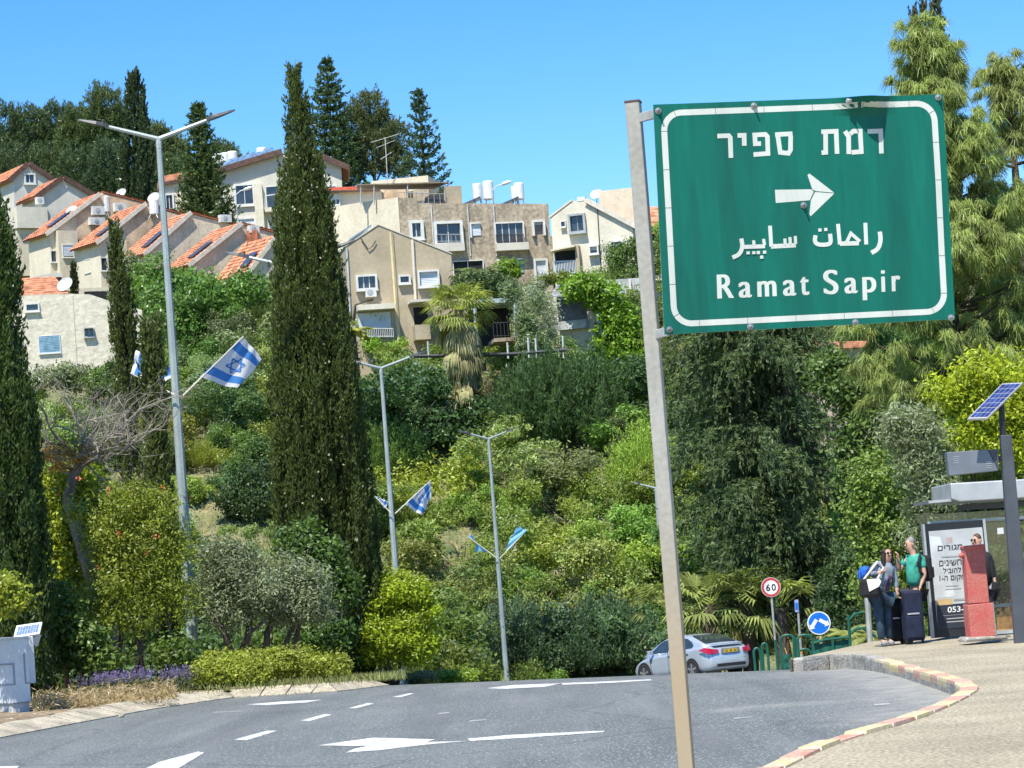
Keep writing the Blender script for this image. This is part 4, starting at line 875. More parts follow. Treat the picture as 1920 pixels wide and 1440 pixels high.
shrub('clipped_hedge', 'low clipped yellow green hedge along the pale kerb, nearer piece', 46.3, [(385, 1262, 26, 20), (420, 1262, 30, 24), (455, 1263, 28, 23), (485, 1262, 20, 22)], (.20, .225, .032), (430, 1290), 420, 24, .10, .06, .028, 58, cat_='hedge', shell=.75, z=vz(430, 46.3))
shrub('clipped_hedge', 'low clipped hedge behind, running to the yellow green bush', 47.6, [(410, 1240, 34, 18), (470, 1240, 40, 22), (520, 1242, 36, 26), (565, 1245, 36, 26), (610, 1250, 34, 26), (640, 1252, 18, 22)], (.19, .215, .034), (530, 1285), 560, 24, .10, .06, .028, 59, cat_='hedge', shell=.75, z=vz(530, 47.6))
shrub('round_shrub', 'bright yellow green bush right of the big cypress base', 55, [(745, 1110, 48, 36), (700, 1150, 42, 42), (785, 1140, 36, 40), (740, 1185, 70, 45), (690, 1215, 36, 30), (775, 1215, 44, 30)], (.185, .235, .016), (740, 1275), 900, 30, .17, .085, .04, 60, z=vz(740, 55), trunkspec=[(740, 1280, 720, 1180, .05), (745, 1280, 770, 1170, .04), (735, 1280, 700, 1200, .04)])
for i, (px, py, rx, ry, col, lab) in enumerate([(720, 1268, 26, 9, 'mid', 'low green tuft at the far end of the pale kerb'), (790, 1270, 34, 9, 'dry', 'dry brown low plant by the road crest, left of the third lamp'), (860, 1266, 40, 12, 'lime', 'lime green low plant by the road crest, left of the third lamp foot')]):
    shrub('low_plant', lab, 56, [(px, py, rx, ry)], GREENS[col], (px, py + 8), 90, 18, .1, .08, .03, 600 + i, cat_='plant', z=P(px, py + 9, 56).z)
# lavender: purple spikes over grey green cushions; dry clippings round it
for i, (px, py, w_, Y, lab) in enumerate([(205, 1272, 50, 45.6, 'purple flowering lavender clump beside the grey cabinet bed'), (262, 1272, 26, 45.8, 'small purple lavender clump next to the dry clippings'), (338, 1280, 34, 46.2, 'purple lavender clump at the left end of the hedge')]):
    b = base_at(px, py + 20, Y, vz(px, Y)); t = thing('lavender', lab, 'lavender', b)
    kk = F / Y; V, Q, T = broadleaf(70 + i, [(b.x, b.y, b.z + .12, w_ / kk, .35, .2)], 110, 16, .08, .07, .014, up=.8); np_obj('foliage', V, Q, LEAF, T, t, color=(.09, .11, .06))
    rng = np.random.default_rng(80 + i); m = int(w_ * 3.2); C0 = np.stack([b.x + rng.normal(size=m) * w_ / kk * .55, b.y + rng.normal(size=m) * .2, np.full(m, b.z + .12)], 1)
    D = unit(np.stack([rng.normal(size=m) * .3, rng.normal(size=m) * .3, np.ones(m)], 1)); V, Q, T = spray(90 + i, C0 + D * .14, D, 9, .16, .018, .035, .02); o = np_obj('flower_spikes', V, Q, LEAF, T, t, color=(.13, .105, .21)); o['kind'] = 'stuff'
rng = np.random.default_rng(15); n = 5200; px_ = rng.uniform(60, 330, n); C_ = []
for x in px_:
    Y = 44.3 + rng.uniform(-1.6, 1.3) + (x - 200) * .007; p = P(x, 1300, Y); C_.append((p.x, Y, verge_z(p.x, Y) + abs(rng.normal()) * .10))
N = unit(rng.normal(size=(n, 3)) * .8 + np.array([0, 0, .7])); A, S = frame(N, rng); V, Q = leaf_quads(np.array(C_), A, S, .16 * (.4 + rng.random(n)), .018)
o = np_obj('dry_clippings', V, Q, LEAF, rng.random(n), loc=(-7, 44.5, 0), color=(.26, .20, .12)); tag(o, 'dry brown clippings heaped between cabinet and lavender', 'clippings', kind='stuff')
# grass and leaf litter on the verge under the trees
n = 9000; C_ = []
for _ in range(n):
    Y = rng.uniform(45, 60); x = P(rng.uniform(-60, 760), 1270, Y).x; C_.append((x, Y, verge_z(x, Y) + .05))
N = unit(rng.normal(size=(n, 3)) + np.array([0, -.3, .2])); A = unit(np.stack([rng.normal(size=n) * .4, rng.normal(size=n) * .4, np.ones(n)], 1)); S = unit(np.cross(A, N)); V, Q = leaf_quads(np.array(C_), A, S, .16 * (.5 + rng.random(n)), .02)
o = np_obj('verge_grass', V, Q, LEAF, rng.random(n), loc=(-6, 50, 0), color=(.15, .16, .06)); tag(o, 'short grass and weeds under the roadside trees', 'grass', kind='stuff')

# ---- hillside thicket: prototypes, then copies
rng = np.random.default_rng(100)
def proto(kind, seed):
    r0 = np.random.default_rng(seed + 5)
    def many(n, sp, zlo, zhi, rlo, rhi): return [(r0.normal() * sp, r0.normal() * sp * .8, r0.uniform(zlo, zhi), r0.uniform(rlo, rhi), r0.uniform(rlo, rhi), r0.uniform(rlo, rhi) * .8) for _ in range(n)]
    if kind == 'round': return broadleaf(seed, [(0, 0, .9, 1.2, 1.2, .8)] + many(9, .95, .5, 2.1, .45, .85), 400, 30, .26, .14, .075, shell=.45)
    if kind == 'tall': return broadleaf(seed, [(0, 0, 1.3, .8, .8, 1.2)] + many(9, .7, .6, 3.3, .4, .75), 380, 30, .25, .13, .065, shell=.4)
    if kind == 'fine':
        r = np.random.default_rng(seed); m = 620; d = rnd_dir(r, m); d[:, 2] = np.abs(d[:, 2]); C = d * np.array([1.7, 1.6, 1.9]) * (.45 + .55 * r.random(m))[:, None] + np.array([0, 0, .3]); D = unit(d * .7 + np.array([0, 0, .9])); return spray(seed, C, D, 24, .7, .10, .16, .036)
    if kind == 'open': return broadleaf(seed, many(12, 1.15, .4, 2.6, .35, .7), 230, 30, .24, .15, .055, shell=.3, lumpy=.4)
    if kind == 'low': return broadleaf(seed, many(10, 1.2, .2, .9, .4, .8), 300, 30, .24, .12, .055, shell=.5)
    if kind == 'dry': 
        r = np.random.default_rng(seed); m = 300; d = rnd_dir(r, m); d[:, 2] = np.abs(d[:, 2]) + .3; C = d * np.array([1.3, 1.3, .5]) * r.random(m)[:, None]; return spray(seed, C, unit(d + np.array([0, 0, .6])), 14, .7, .12, .24, .03)
GRP = {'round': 'rounded leafy shrubs of the slope', 'tall': 'upright leafy shrubs of the slope', 'fine': 'broom like shrubs of the slope', 'open': 'loose yellowish shrubs of the slope', 'low': 'low spreading shrubs of the slope', 'dry': 'dry bushes of the slope'}
PK = {'round': ('leafy_shrub', 'rounded leafy green shrub in the thicket on the slope'), 'tall': ('leafy_shrub', 'taller upright green shrub rising from the thicket on the slope'), 'fine': ('broom_shrub', 'fine twigged broom like shrub in the thicket on the slope'), 'open': ('open_shrub', 'loose yellowish green shrub in the thicket on the slope'), 'low': ('low_shrub', 'low spreading green shrub in the thicket on the slope'), 'dry': ('dry_bush', 'dry straw coloured bush in the thicket on the slope')}
protos = {}
def put(kind, x, y, z, s, color, label=None, variant=None):
    group = GRP[kind]
    v = variant if variant is not None else int(rng.integers(0, 2)); key = (kind, v)
    rz = float(rng.random() * 6.28); sc = (s * float(rng.uniform(.85, 1.2)), s * float(rng.uniform(.85, 1.2)), s * float(rng.uniform(.8, 1.2)))
    if key not in protos:
        V, Q, T = proto(kind, 200 + 17 * len(protos)); r = thing(PK[kind][0], PK[kind][1], 'shrub', (0, 0, 0), group)
        np_obj('crown', V, Q, LEAF, T, r, color=color)
        if kind in ('round', 'tall', 'open'):
            mb = MB()
            for q in range(14): a = q * 2.4; e_ = .5 + .5 * ((q * 7) % 5) / 5; mb.tube([Vector((0, 0, -.3)), Vector((math.cos(a) * .35, math.sin(a) * .35, .8)), Vector((math.cos(a) * 1.0 * e_, math.sin(a) * 1.0 * e_, 1.0)), Vector((math.cos(a + .4) * 1.5 * e_, math.sin(a + .4) * 1.3 * e_, 1.1 + .5 * e_))], [.06, .045, .025, .008], 4)
            mb.build('stems', mat('twig_grey', (.22, .18, .14), .9, var=.3, vscale=4), r)
        protos[key] = r; r.location = (x, y, z); r.rotation_euler = (0, 0, rz); r.scale = sc; o = r
    else: o = copy_plant(protos[key], (x, y, z), rz, sc, color)
    o['label'] = label or PK[kind][1]
    o['group'] = group
    if label: del o['group']
    return o
def jit(c, s=.22):
    f = math.exp(rng.normal() * s); g = rng.normal() * .08; return (c[0] * f * (1 + g), c[1] * f, c[2] * f * (1 - g * .5))
ROCK = [(1100, 1085), (885, 1025)]
# named plants of the slope first: picture place of the base, distance, kind, size, colour, label
NAMED = [
 (345, 690, 132, 'round', 2.0, (.062, .115, .024), 'large rounded bright green tree crown right of the tall lamp, below the terrace'),
 (300, 640, 137, 'tall', 1.5, (.07, .12, .025), None), (390, 690, 134, 'tall', 1.5, (.06, .115, .024), None),
 (470, 650, 134, 'open', 1.5, (.12, .15, .07), 'grey green loose tree between tall lamp flag and big cypress'), (440, 720, 128, 'open', 1.3, (.12, .15, .07), None),
 (790, 850, 122, 'round', 1.7, (.045, .085, .03), 'dark green dense shrub right of the second lamp post'), (740, 830, 126, 'round', 1.4, (.05, .09, .03), None),
 (1010, 850, 124, 'fine', 1.7, (.042, .075, .026), 'dark upright broom shrub below the fan palm and pergola'), (1075, 850, 125, 'fine', 1.8, (.05, .085, .03), None), (1100, 800, 129, 'fine', 1.4, (.05, .09, .026), None),
 (690, 690, 143, 'tall', 1.0, (.10, .18, .02), 'bright green shrub in front of the beige house, beside the cypress'), (716, 690, 144, 'round', .9, (.12, .2, .02), None),
 (1090, 700, 138, 'low', 1.1, (.34, .25, .03), 'shrub with orange yellow leaves at the right end of the slope fence'),
 (935, 985, 117, 'round', .8, (.10, .17, .024), 'vivid green small shrub just right of the third lamp, above its flags'),
 (1210, 1130, 114, 'round', 1.3, (.14, .19, .03), 'light green leafy shrub left of the sign post, above the car'), (1190, 1060, 119, 'round', 1.1, (.10, .17, .03), None),
 (985, 1265, 112.5, 'fine', 1.2, (.06, .095, .05), 'blue green dense bush right of the third lamp foot'), (1060, 1265, 112.8, 'round', 1.1, (.055, .085, .04), None), (1130, 1262, 112.5, 'fine', 1.3, (.055, .09, .045), None), (1190, 1262, 113, 'round', 1.0, (.06, .10, .04), None),
 (770, 935, 118, 'low', 1.6, (.16, .185, .028), 'yellow olive spreading shrub behind the second lamp flags'), (790, 985, 116, 'low', 1.5, (.12, .155, .032), None),
 (1000, 920, 121, 'open', 1.7, (.14, .175, .055), 'pale yellowish loose tree right of the third lamp top'), (1065, 980, 119, 'tall', 1.4, (.11, .125, .05), 'small tree with a thin dark trunk above the bare rock ledge'),
 (925, 1100, 115, 'open', 1.4, (.11, .145, .03), None), (985, 1110, 115, 'open', 1.3, (.15, .175, .03), None), (1055, 1190, 113.5, 'open', 1.4, (.105, .135, .035), None), (880, 1200, 113, 'open', 1.3, (.09, .125, .035), None), (850, 1120, 114.5, 'low', 1.5, (.13, .15, .05), None),
]
taken = []
for (px, py, Y, kind, s, c, lab) in NAMED:
    b = G(px, py, 0, ground_z); c = tuple(q * 1.3 for q in c) if max(c) > .095 else c; put(kind, b.x, b.y, b.z - .15, s, c, lab); taken.append((b.x, b.y, 1.3 * s))
kinds = ['round', 'tall', 'fine', 'open', 'low', 'round', 'open', 'tall', 'open', 'dry', 'low']
pal = [(.10, .155, .034), (.07, .12, .03), (.145, .19, .04), (.145, .185, .055), (.13, .17, .075), (.06, .10, .034), (.155, .20, .038), (.12, .18, .034)]
y = 113.2; rowi = 0; cnt = 0
while y < 187:
    for x in np.concatenate([np.arange(-37, -27, 3.6), np.arange(-27 + (rowi % 2) * 1.3, 25, 2.55), np.arange(26, 34, 3.8)]):
        X = float(x + rng.normal() * .7); Yy = float(y + rng.normal() * .6)
        d = Vector((X, Yy, ground_z(X, Yy))) - CAM
        u_ = 960 + F * d.dot(rgt) / d.dot(fwd); v_ = 720 - F * d.dot(upv) / d.dot(fwd)
        if y > 147 and not (262 < u_ < 600 or 1130 < u_ < 1700 or (655 < u_ < 1000 and y < 150)): continue
        if v_ < (600 if 395 < u_ < 600 else 560 if 230 < u_ <= 395 else 722 if 630 < u_ < 900 else 0): continue
        if any(math.hypot(u_ - a, (v_ - 20 - c) * 1.6) < 62 for a, c in ROCK): continue
        if any(math.hypot(X - a, Yy - c) < r * .75 for a, c, r in taken): continue
        kd_ = kinds[int(rng.integers(0, len(kinds)))]; c = pal[int(rng.integers(0, len(pal)))]
        if v_ > 860 and u_ > 720: c = pal[int(rng.choice([2, 3, 4, 6, 7, 0]))]
        s = float(rng.uniform(.6, 1.3)) * (1.0 if y > 118 else .8)
        if kd_ == 'dry': c = (.27, .23, .14)
        put(kd_, X, Yy, ground_z(X, Yy) - .2, s, jit(c)); cnt += 1
    y += 2.6; rowi += 1
# roadside thicket left of the lamps, nearer
for (px, py, Y, kind, s, c, lab) in [(400, 1000, 95, 'round', 1.7, (.085, .15, .03), 'green shrub mass between tall lamp post and big cypress'), (450, 1040, 90, 'round', 1.5, (.075, .135, .035), None), (370, 960, 100, 'tall', 1.5, (.10, .16, .03), None), (470, 960, 104, 'open', 1.6, (.15, .16, .035), None), (330, 1060, 84, 'tall', 1.3, (.07, .12, .03), None), (440, 1130, 78, 'low', 1.5, (.12, .145, .04), None), (500, 1130, 74, 'round', 1.2, (.085, .13, .03), None), (720, 1180, 88, 'round', 1.3, (.12, .155, .03), None), (790, 1180, 96, 'round', 1.3, (.10, .14, .035), None), (760, 1120, 103, 'low', 1.7, (.14, .175, .028), None), (840, 1230, 104, 'round', 1.1, (.08, .115, .04), None), (690, 1130, 94, 'low', 1.5, (.13, .15, .03), None), (140, 1000, 90, 'tall', 1.5, (.06, .10, .03), None), (60, 1050, 84, 'round', 1.5, (.06, .10, .03), None), (220, 1010, 95, 'round', 1.6, (.09, .14, .03), None), (280, 1000, 100, 'open', 1.6, (.11, .14, .04), None), (20, 960, 100, 'tall', 1.6, (.07, .12, .03), None), (880, 1262, 108, 'low', 1.1, (.10, .13, .03), None), (160, 1120, 70, 'round', 1.2, (.05, .085, .025), None), (300, 1150, 66, 'round', 1.1, (.06, .10, .03), None)]:
    b = base_at(px, py + 90, Y); put(kind, b.x, Y, b.z - .2, s, c, lab)
# rock ledges and dry grass on the slope
for i, (px, py, w_, lab) in enumerate([(1110, 1082, 62, 'pale bare rock ledge in the thicket above the car'), (1055, 1072, 24, 'small pale rock beside the larger ledge on the slope')]):
    b = G(px, py, 0, ground_z); rg = random.Random(i); mb = MB(); kk = F / b.y; W = w_ / kk
    nx_, ny_ = 14, 7; V = []
    for j in range(ny_):
        for i_ in range(nx_):
            a_ = (i_ / (nx_ - 1) - .5) * 2; c_ = j / (ny_ - 1); hgt = (1 - abs(a_) ** 3) * (math.sin(c_ * 2.6) * .75) + rg.uniform(-.10, .10); V.append(Vector((b.x + a_ * W, b.y - .6 + c_ * 2.6, b.z - .25 + hgt)))
    mb.add(V, [(j * nx_ + i_, j * nx_ + i_ + 1, (j + 1) * nx_ + i_ + 1, (j + 1) * nx_ + i_) for j in range(ny_ - 1) for i_ in range(nx_ - 1)])
    tag(mb.build('rock_ledge', mat('pale_rock', (.50, .44, .33), .95, var=.2, vscale=1.2, bump=.8, bscale=4, fine=.25), loc=b), lab, 'rock')
n = 16000; C_ = np.zeros((n, 3)); C_[:, 0] = rng.uniform(-27, 24, n); C_[:, 1] = rng.uniform(112.5, 150, n); C_[:, 2] = [ground_z(a, c) + .05 for a, c in C_[:, :2]]
A = unit(np.stack([rng.normal(size=n) * .5, rng.normal(size=n) * .5, np.ones(n)], 1)); S = unit(np.cross(A, rnd_dir(rng, n))); V, Q = leaf_quads(C_, A, S, .5 * (.5 + rng.random(n)), .05)
o = np_obj('slope_grass', V, Q, LEAF, rng.random(n), loc=(0, 125, 2), color=(.27, .23, .11)); tag(o, 'dry grass growing between the shrubs on the slope', 'grass', kind='stuff')
# shrubs and vines among the houses
shrub('climbing_vine', 'bright green vine cascading over the wall beside the white hut', 146, [(1090, 540, 38, 24), (1130, 555, 36, 30), (1155, 590, 28, 32), (1178, 610, 22, 36), (1150, 640, 34, 40), (1190, 660, 30, 30)], (.12, .20, .02), (1150, 680), 520, 22, .32, .22, .13, 61, cat_='vine', shell=.6)
shrub('climbing_vine', 'silvery grey vine hanging over the wall left of the white hut', 145.5, [(1005, 560, 24, 36), (1030, 580, 18, 40), (990, 610, 22, 30), (1020, 625, 26, 20)], (.24, .27, .21), (1010, 660), 300, 20, .3, .2, .05, 62, cat_='vine')
shrub('leafy_tree', 'grey green feathery tree between garden pergola and white hut', 144, [(985, 600, 22, 30), (1000, 650, 34, 28), (960, 545, 20, 24), (1010, 560, 10, 20)], (.12, .16, .075), (990, 690), 300, 20, .3, .2, .06, 63, cat_='tree')
shrub('leafy_tree', 'dark leaved tree above the garden pergola, under the apartment windows', 150, [(880, 535, 30, 22), (920, 530, 30, 22), (950, 540, 24, 20), (935, 580, 26, 24)], (.055, .085, .03), (915, 600), 330, 20, .32, .2, .1, 64, cat_='tree')
shrub('leafy_tree', 'small bright green tree before the apartment block lower windows', 152, [(955, 503, 18, 12), (958, 515, 14, 10)], (.13, .2, .02), (958, 545), 90, 18, .3, .24, .12, 65, cat_='tree')
shrub('leafy_tree', 'green growth on top of the retaining wall before the white house', 153, [(1050, 520, 26, 9), (1085, 524, 22, 8), (1020, 526, 20, 9), (1000, 540, 18, 12)], (.12, .15, .03), (1050, 560), 140, 18, .26, .2, .08, 66, cat_='shrub')
shrub('leafy_tree', 'green shrub seen in the gap between sign post and green sign', 150, [(1226, 490, 14, 40), (1220, 570, 18, 30), (1230, 620, 26, 30)], (.12, .155, .04), (1228, 660), 180, 18, .3, .2, .09, 67, cat_='shrub')
for i, (px, py, rx, ry, Y, col, lab) in enumerate([(425, 575, 26, 20, 172, 'mid', 'green shrub at the foot of the lowest terraced house'), (240, 500, 18, 30, 178, 'grey', 'grey green bush growing against the second terraced house'), (640, 640, 20, 40, 148, 'mid', 'dark green shrub beside the beige house left wall'), (1190, 700, 50, 40, 138, 'dark', 'dark green shrub below the low blue grey house'), (120, 705, 60, 24, 148, 'olive', 'grey green shrub at the foot of the white stucco house'), (200, 715, 40, 24, 146, 'mid', 'green shrub at the corner of the white stucco house')]):
    shrub('garden_shrub', lab, Y, [(px, py, rx, ry), (px + rx * .5, py + ry * .4, rx * .7, ry * .8)], GREENS[col], (px, py + ry + 20), 200, 20, .3, .2, .09, 680 + i)
# fan palm with a skirt of dead leaves
def fan_leaf_set(seed, hub, D, pet, rad, nseg=13, droop=.35, w=.09, arc=2.3):
    """fan leaves: a petiole and a fan of long segments (quads)"""
    r = np.random.default_rng(seed); V, Q, T = [], [], []; o = 0
    for i, d in enumerate(D):
        d = Vector(d).normalized(); p0 = Vector(hub[i] if isinstance(hub, list) else hub); p1 = p0 + d * pet
        s = d.cross(Vector((0, 0, 1))); s = s.normalized() if s.length > .05 else Vector((1, 0, 0)); up_ = s.cross(d).normalized(); tt_ = r.random()
        V += [p0 - s * .02, p0 + s * .02, p1 + s * .015, p1 - s * .015]; Q.append((o, o + 1, o + 2, o + 3)); T.append(.8); o += 4
        for k_ in range(nseg):
            a = (k_ / (nseg - 1) - .5) * arc; e = (d * math.cos(a) + s * math.sin(a) + up_ * .12 * math.cos(a * 2)).normalized(); L = rad * (1 - .15 * abs(a)) * r.uniform(.85, 1.1)
            m = p1 + e * L * .55; tip = m + (e + Vector((0, 0, -droop * 2.2))).normalized() * L * .5; q = e.cross(up_).normalized() * w * .5
            V += [p1, m + q, tip, m - q]; Q.append((o, o + 1, o + 2, o + 3)); T.append(min(1, max(0, tt_ * .6 + r.random() * .4))); o += 4
    return np.array(V, float), np.array(Q), np.array(T, float)
def fan_palm(lab, base, top, n_live, n_dead, rad, seed, color=(.14, .18, .04), dead=(.26, .22, .13), pet=.9):
    t = thing('fan_palm', lab, 'palm', base); rg = random.Random(seed)
    mb = MB(); mb.tube([Vector(base) - Vector((0, 0, .3)), Vector(top)], [.28, .2], 10); mb.build('trunk', BARK, t)
    D = [Vector((math.cos(a), math.sin(a), rg.uniform(-.7, 1.2))) for a in [rg.random() * 6.28 for _ in range(n_live)]]
    V, Q, T = fan_leaf_set(seed, Vector(top), D, pet, rad); np_obj('crown', V, Q, LEAF, T, t, color=color)
    if n_dead:
        hub = []; D = []; H = (Vector(top) - Vector(base)).length
        for _ in range(n_dead): a = rg.random() * 6.28; hub.append(Vector(top) + Vector((rg.gauss(0, .15), rg.gauss(0, .15), -rg.random() ** 1.4 * H * .6))); e_ = rg.uniform(.35, 1.1); D.append(Vector((math.cos(a) * e_, math.sin(a) * e_, -.8 - rg.random() * .5)))
        V, Q, T = fan_leaf_set(seed + 1, hub, D, .6, rad * 1.1, droop=1.1, arc=1.2, w=.11); np_obj('dead_skirt', V, Q, LEAF, T, t, color=dead)
    return t
fan_palm('shaggy fan palm with a skirt of dry hanging leaves before the beige house', base_at(872, 720, 141), P(860, 582, 141), 60, 90, 1.35, 71, color=(.19, .22, .06), dead=(.23, .215, .11), pet=1.05)
def feather_palm(lab, base, top, n, L, seed, color, cat_='palm', name='feather_palm', w=.07, arch=1.0, up=.9):
    t = thing(name, lab, cat_, base); rg = random.Random(seed); V, Q, T = [], [], []; o = 0
    if (Vector(top) - Vector(base)).length > .4: mb = MB(); mb.tube([Vector(base) - Vector((0, 0, .2)), Vector(top)], [.2, .14], 8); mb.build('trunk', BARK, t)
    for i in range(n):
        a = rg.random() * 6.28; d = Vector((math.cos(a), math.sin(a), rg.uniform(.15, up))).normalized(); ln = L * rg.uniform(.75, 1.1); pts = [Vector(top)]
        for k_ in range(9): d = (d + Vector((0, 0, -.13 * arch))).normalized(); pts.append(pts[-1] + d * ln / 9)
        tv = rg.random() * .6
        for k_ in range(9):
            e = (pts[k_ + 1] - pts[k_]).normalized(); s = e.cross(Vector((0, 0, 1))).normalized()
            for q in range(3):
                p = pts[k_].lerp(pts[k_ + 1], q / 3)
                for sg in (-1, 1):
                    le = ln * .26 * math.sin(math.pi * min(.97, (k_ + q / 3) / 9 * .85 + .12)); dd = (s * sg + e * .6 + Vector((0, 0, -.25))).normalized(); nn = e * w * .5
                    V += [p - nn * .6, p + dd * le * .5 + nn, p + dd * le, p + dd * le * .5 - nn]; Q.append((o, o + 1, o + 2, o + 3)); T.append(tv + rg.random() * .4); o += 4
            V += [pts[k_] - s * .02, pts[k_] + s * .02, pts[k_ + 1] + s * .02, pts[k_ + 1] - s * .02]; Q.append((o, o + 1, o + 2, o + 3)); T.append(.7); o += 4
    np_obj('crown', np.array([tuple(v) for v in V]), np.array(Q), LEAF, np.array(T), t, color=color); return t
feather_palm('feathery palm rising in front of the stained apartment block', base_at(897, 580, 152), P(893, 515, 152), 22, 2.3, 72, (.10, .13, .055))
feather_palm('yellow tipped palm like plant at the foot of the beige house', base_at(668, 660, 147), P(662, 622, 147), 14, 1.5, 73, (.22, .22, .04), w=.12)
# the road side right of the road: dark weeping conifer, long needled pine, palms, leafy shrubs
Yc = 93; k = F / Yc; b = base_at(1512, 1215, Yc); zt = P(1448, 420, Yc).z; H = zt - b.z; rng = np.random.default_rng(33)
C_, D_ = [], []; C2, D2 = [], []
nb = 230
for i in range(nb):
    t_ = .10 + .9 * (i + rng.random()) / nb; a = rng.random() * 6.28; Rm = np.interp(t_, [.08, .14, .22, .45, .75, .9, 1], [1.6, 2.9, 3.5, 3.6, 3.2, 2.1, .3]) * rng.uniform(.6, 1.1)
    dv = np.array([math.cos(a), math.sin(a), 0]); sv = np.array([-math.sin(a), math.cos(a), 0]); q = np.array([b.x - .95 * min(1, t_ * 3), b.y, b.z + t_ * H])
    for s in np.linspace(.12, 1, 10):
        p = q + dv * Rm * s + np.array([0, 0, .75 * math.sin(s * 2.6) - .75 * s * s])
        for _ in range(4):
            w_ = rng.normal() * .34 * (1.15 - .6 * s); C_.append(p + sv * w_ + np.array([0, 0, -.12 * abs(w_) + rng.normal() * .06])); D_.append(dv * .35 + sv * w_ * .6 + rng.normal(size=3) * .18 + np.array([0, 0, -.75]))
        for _ in range(4): C2.append(p + sv * rng.normal() * .30 + np.array([0, 0, .06])); D2.append(dv * .9 + sv * rng.normal() * .5 + np.array([0, 0, .12]))
ca = spray(34, np.array(C_), unit(np.array(D_)), 12, .42, .06, .19, .05, droop=.5, follow=1.1); cb = spray(35, np.array(C2), unit(np.array(D2)), 12, .42, .05, .18, .045, droop=.25)
cb = (cb[0], cb[1], np.clip(cb[2] + .35, 0, 1))  # upper sprays tinted lighter: sunlit bough tops put into the leaf colour
mb = MB(); mb.tube([b - Vector((0, 0, .3)), b + Vector((0, 0, 2.5)), b + Vector((0, 0, H * .95))], [.36, .29, .05], 9)
plant('weeping_conifer', 'large dark weeping conifer behind the silver car, below the green sign', 'tree', b, cat([ca, cb]), (.056, .080, .034), matl=NEEDLE, trunk=mb)
def pine(lab, px, py, Y, top, widths, n, seed, color):
    k = F / Y; b = base_at(px, py, Y); zt = P(*top, Y).z; H = zt - b.z; r = np.random.default_rng(seed); C_, D_ = [], []
    mb = MB(); mb.tube([b - Vector((0, 0, .3)), b + Vector((.0, 0, H * .5)), b + Vector((0, 0, H * .97))], [.34, .2, .03], 9)
    ys = sorted(widths); yv = [w[0] for w in ys]; wv = [w[1] for w in ys]
    nbr = int(n / 7)
    for i in range(nbr):
        t_ = 1 - (r.random() ** .75) * .72; py_ = py + (top[1] - py) * t_; Rm = np.interp(py_, yv, wv) / k * r.uniform(.55, 1.05); a = r.random() * 6.28
        dv = np.array([math.cos(a), math.sin(a), 0]); q = np.array([b.x, b.y, b.z + t_ * H - Rm * .25]); pts = []
        for s in (0, .35, .7, 1.0): pts.append(Vector(q + dv * Rm * s + np.array([0, 0, Rm * .35 * s * s])))
        mb.tube(pts, [.05, .035, .022, .012], 4, cap=False)
        for s in (.35, .55, .72, .86, 1.0, 1.0, .95):
            p = q + dv * Rm * s + np.array([0, 0, Rm * .35 * s * s]) + r.normal(size=3) * np.array([.2, .2, .16]); C_.append(p); D_.append(dv * .5 + r.normal(size=3) * .35 + np.array([0, 0, .75]))
    C_ = np.array(C_); D_ = unit(np.array(D_))
    V, Q, T = needle_tufts(seed + 1, C_, D_, per=104, length=.36, w=.0155, droop=1.0, fan=1.3)
    return plant('long_needled_pine', lab, 'tree', b, (V, Q, T), color, matl=NEEDLE, trunk=mb, crown_name='crown')
pine('big yellowish long needled pine behind the right end of the green sign', 1838, 1215, 62, (1752, 52), [(50, 5), (90, 22), (150, 48), (220, 85), (320, 130), (420, 165), (520, 190), (620, 215), (720, 190), (790, 120)], 1500, 36, (.185, .225, .068))
pine('second long needled pine cut by the right edge of the picture', 1985, 1215, 66, (1908, 105), [(100, 20), (160, 45), (240, 75), (330, 100), (450, 120), (620, 140), (800, 150)], 760, 38, (.175, .20, .065))
Yc = 72; k = F / Yc; b = base_at(1835, 1215, Yc); parts = []
for i, (tx, ty, dx, top_lean) in enumerate([(1711, 38, -.45, 0), (1731, 22, -.12, 0), (1752, -12, .25, 0)]):
    zt = P(tx, ty, Yc).z; xx = P(tx, ty, Yc).x; bb = Vector((xx, Yc, zt - 7.5)); parts.append(cypress_crown(140 + i, bb, 7.5, .24, lambda t: .9 * (1 - t * .75) + .1, n=420, per=22, length=.5, L=.13, W=.05))
mb = MB(); mb.tube([b, Vector((P(1735, 100, Yc).x, Yc, P(1735, 100, Yc).z))], [.2, .08], 7)
plant('cypress_tree', 'dark cypress spires poking up behind the top of the big pine', 'tree', b, cat(parts), (.05, .055, .03), trunk=mb)
shrub('leafy_tree', 'vivid yellow green tree behind the bus shelter solar panel', 54, [(1850, 700, 60, 36), (1790, 730, 50, 32), (1900, 750, 50, 46), (1840, 775, 60, 36), (1945, 720, 40, 50), (1800, 810, 40, 26), (1880, 830, 44, 40), (1930, 830, 40, 60)], (.235, .275, .02), (1915, 1190), 560, 32, .24, .11, .042, 81, cat_='tree', trunkspec=[(1915, 1200, 1890, 860, .12), (1890, 870, 1850, 740, .05), (1890, 870, 1930, 780, .05)], shell=.45)
shrub('leafy_shrub', 'tall mid green shrub left of the bus shelter behind the couple', 53, [(1660, 900, 55, 60), (1640, 990, 46, 60), (1690, 1010, 50, 60), (1610, 960, 26, 50), (1660, 1080, 60, 50), (1720, 1080, 40, 60)], (.135, .19, .042), (1680, 1215), 680, 32, .24, .095, .05, 82)
shrub('olive_shrub', 'grey green narrow leaved shrub between couple and bus shelter', 51, [(1720, 850, 50, 60), (1750, 930, 46, 60), (1700, 800, 50, 40), (1730, 990, 40, 40), (1770, 1020, 40, 60)], (.16, .185, .10), (1740, 1215), 560, 26, .22, .11, .032, 83, trunkspec=[(1745, 1200, 1735, 950, .06)])
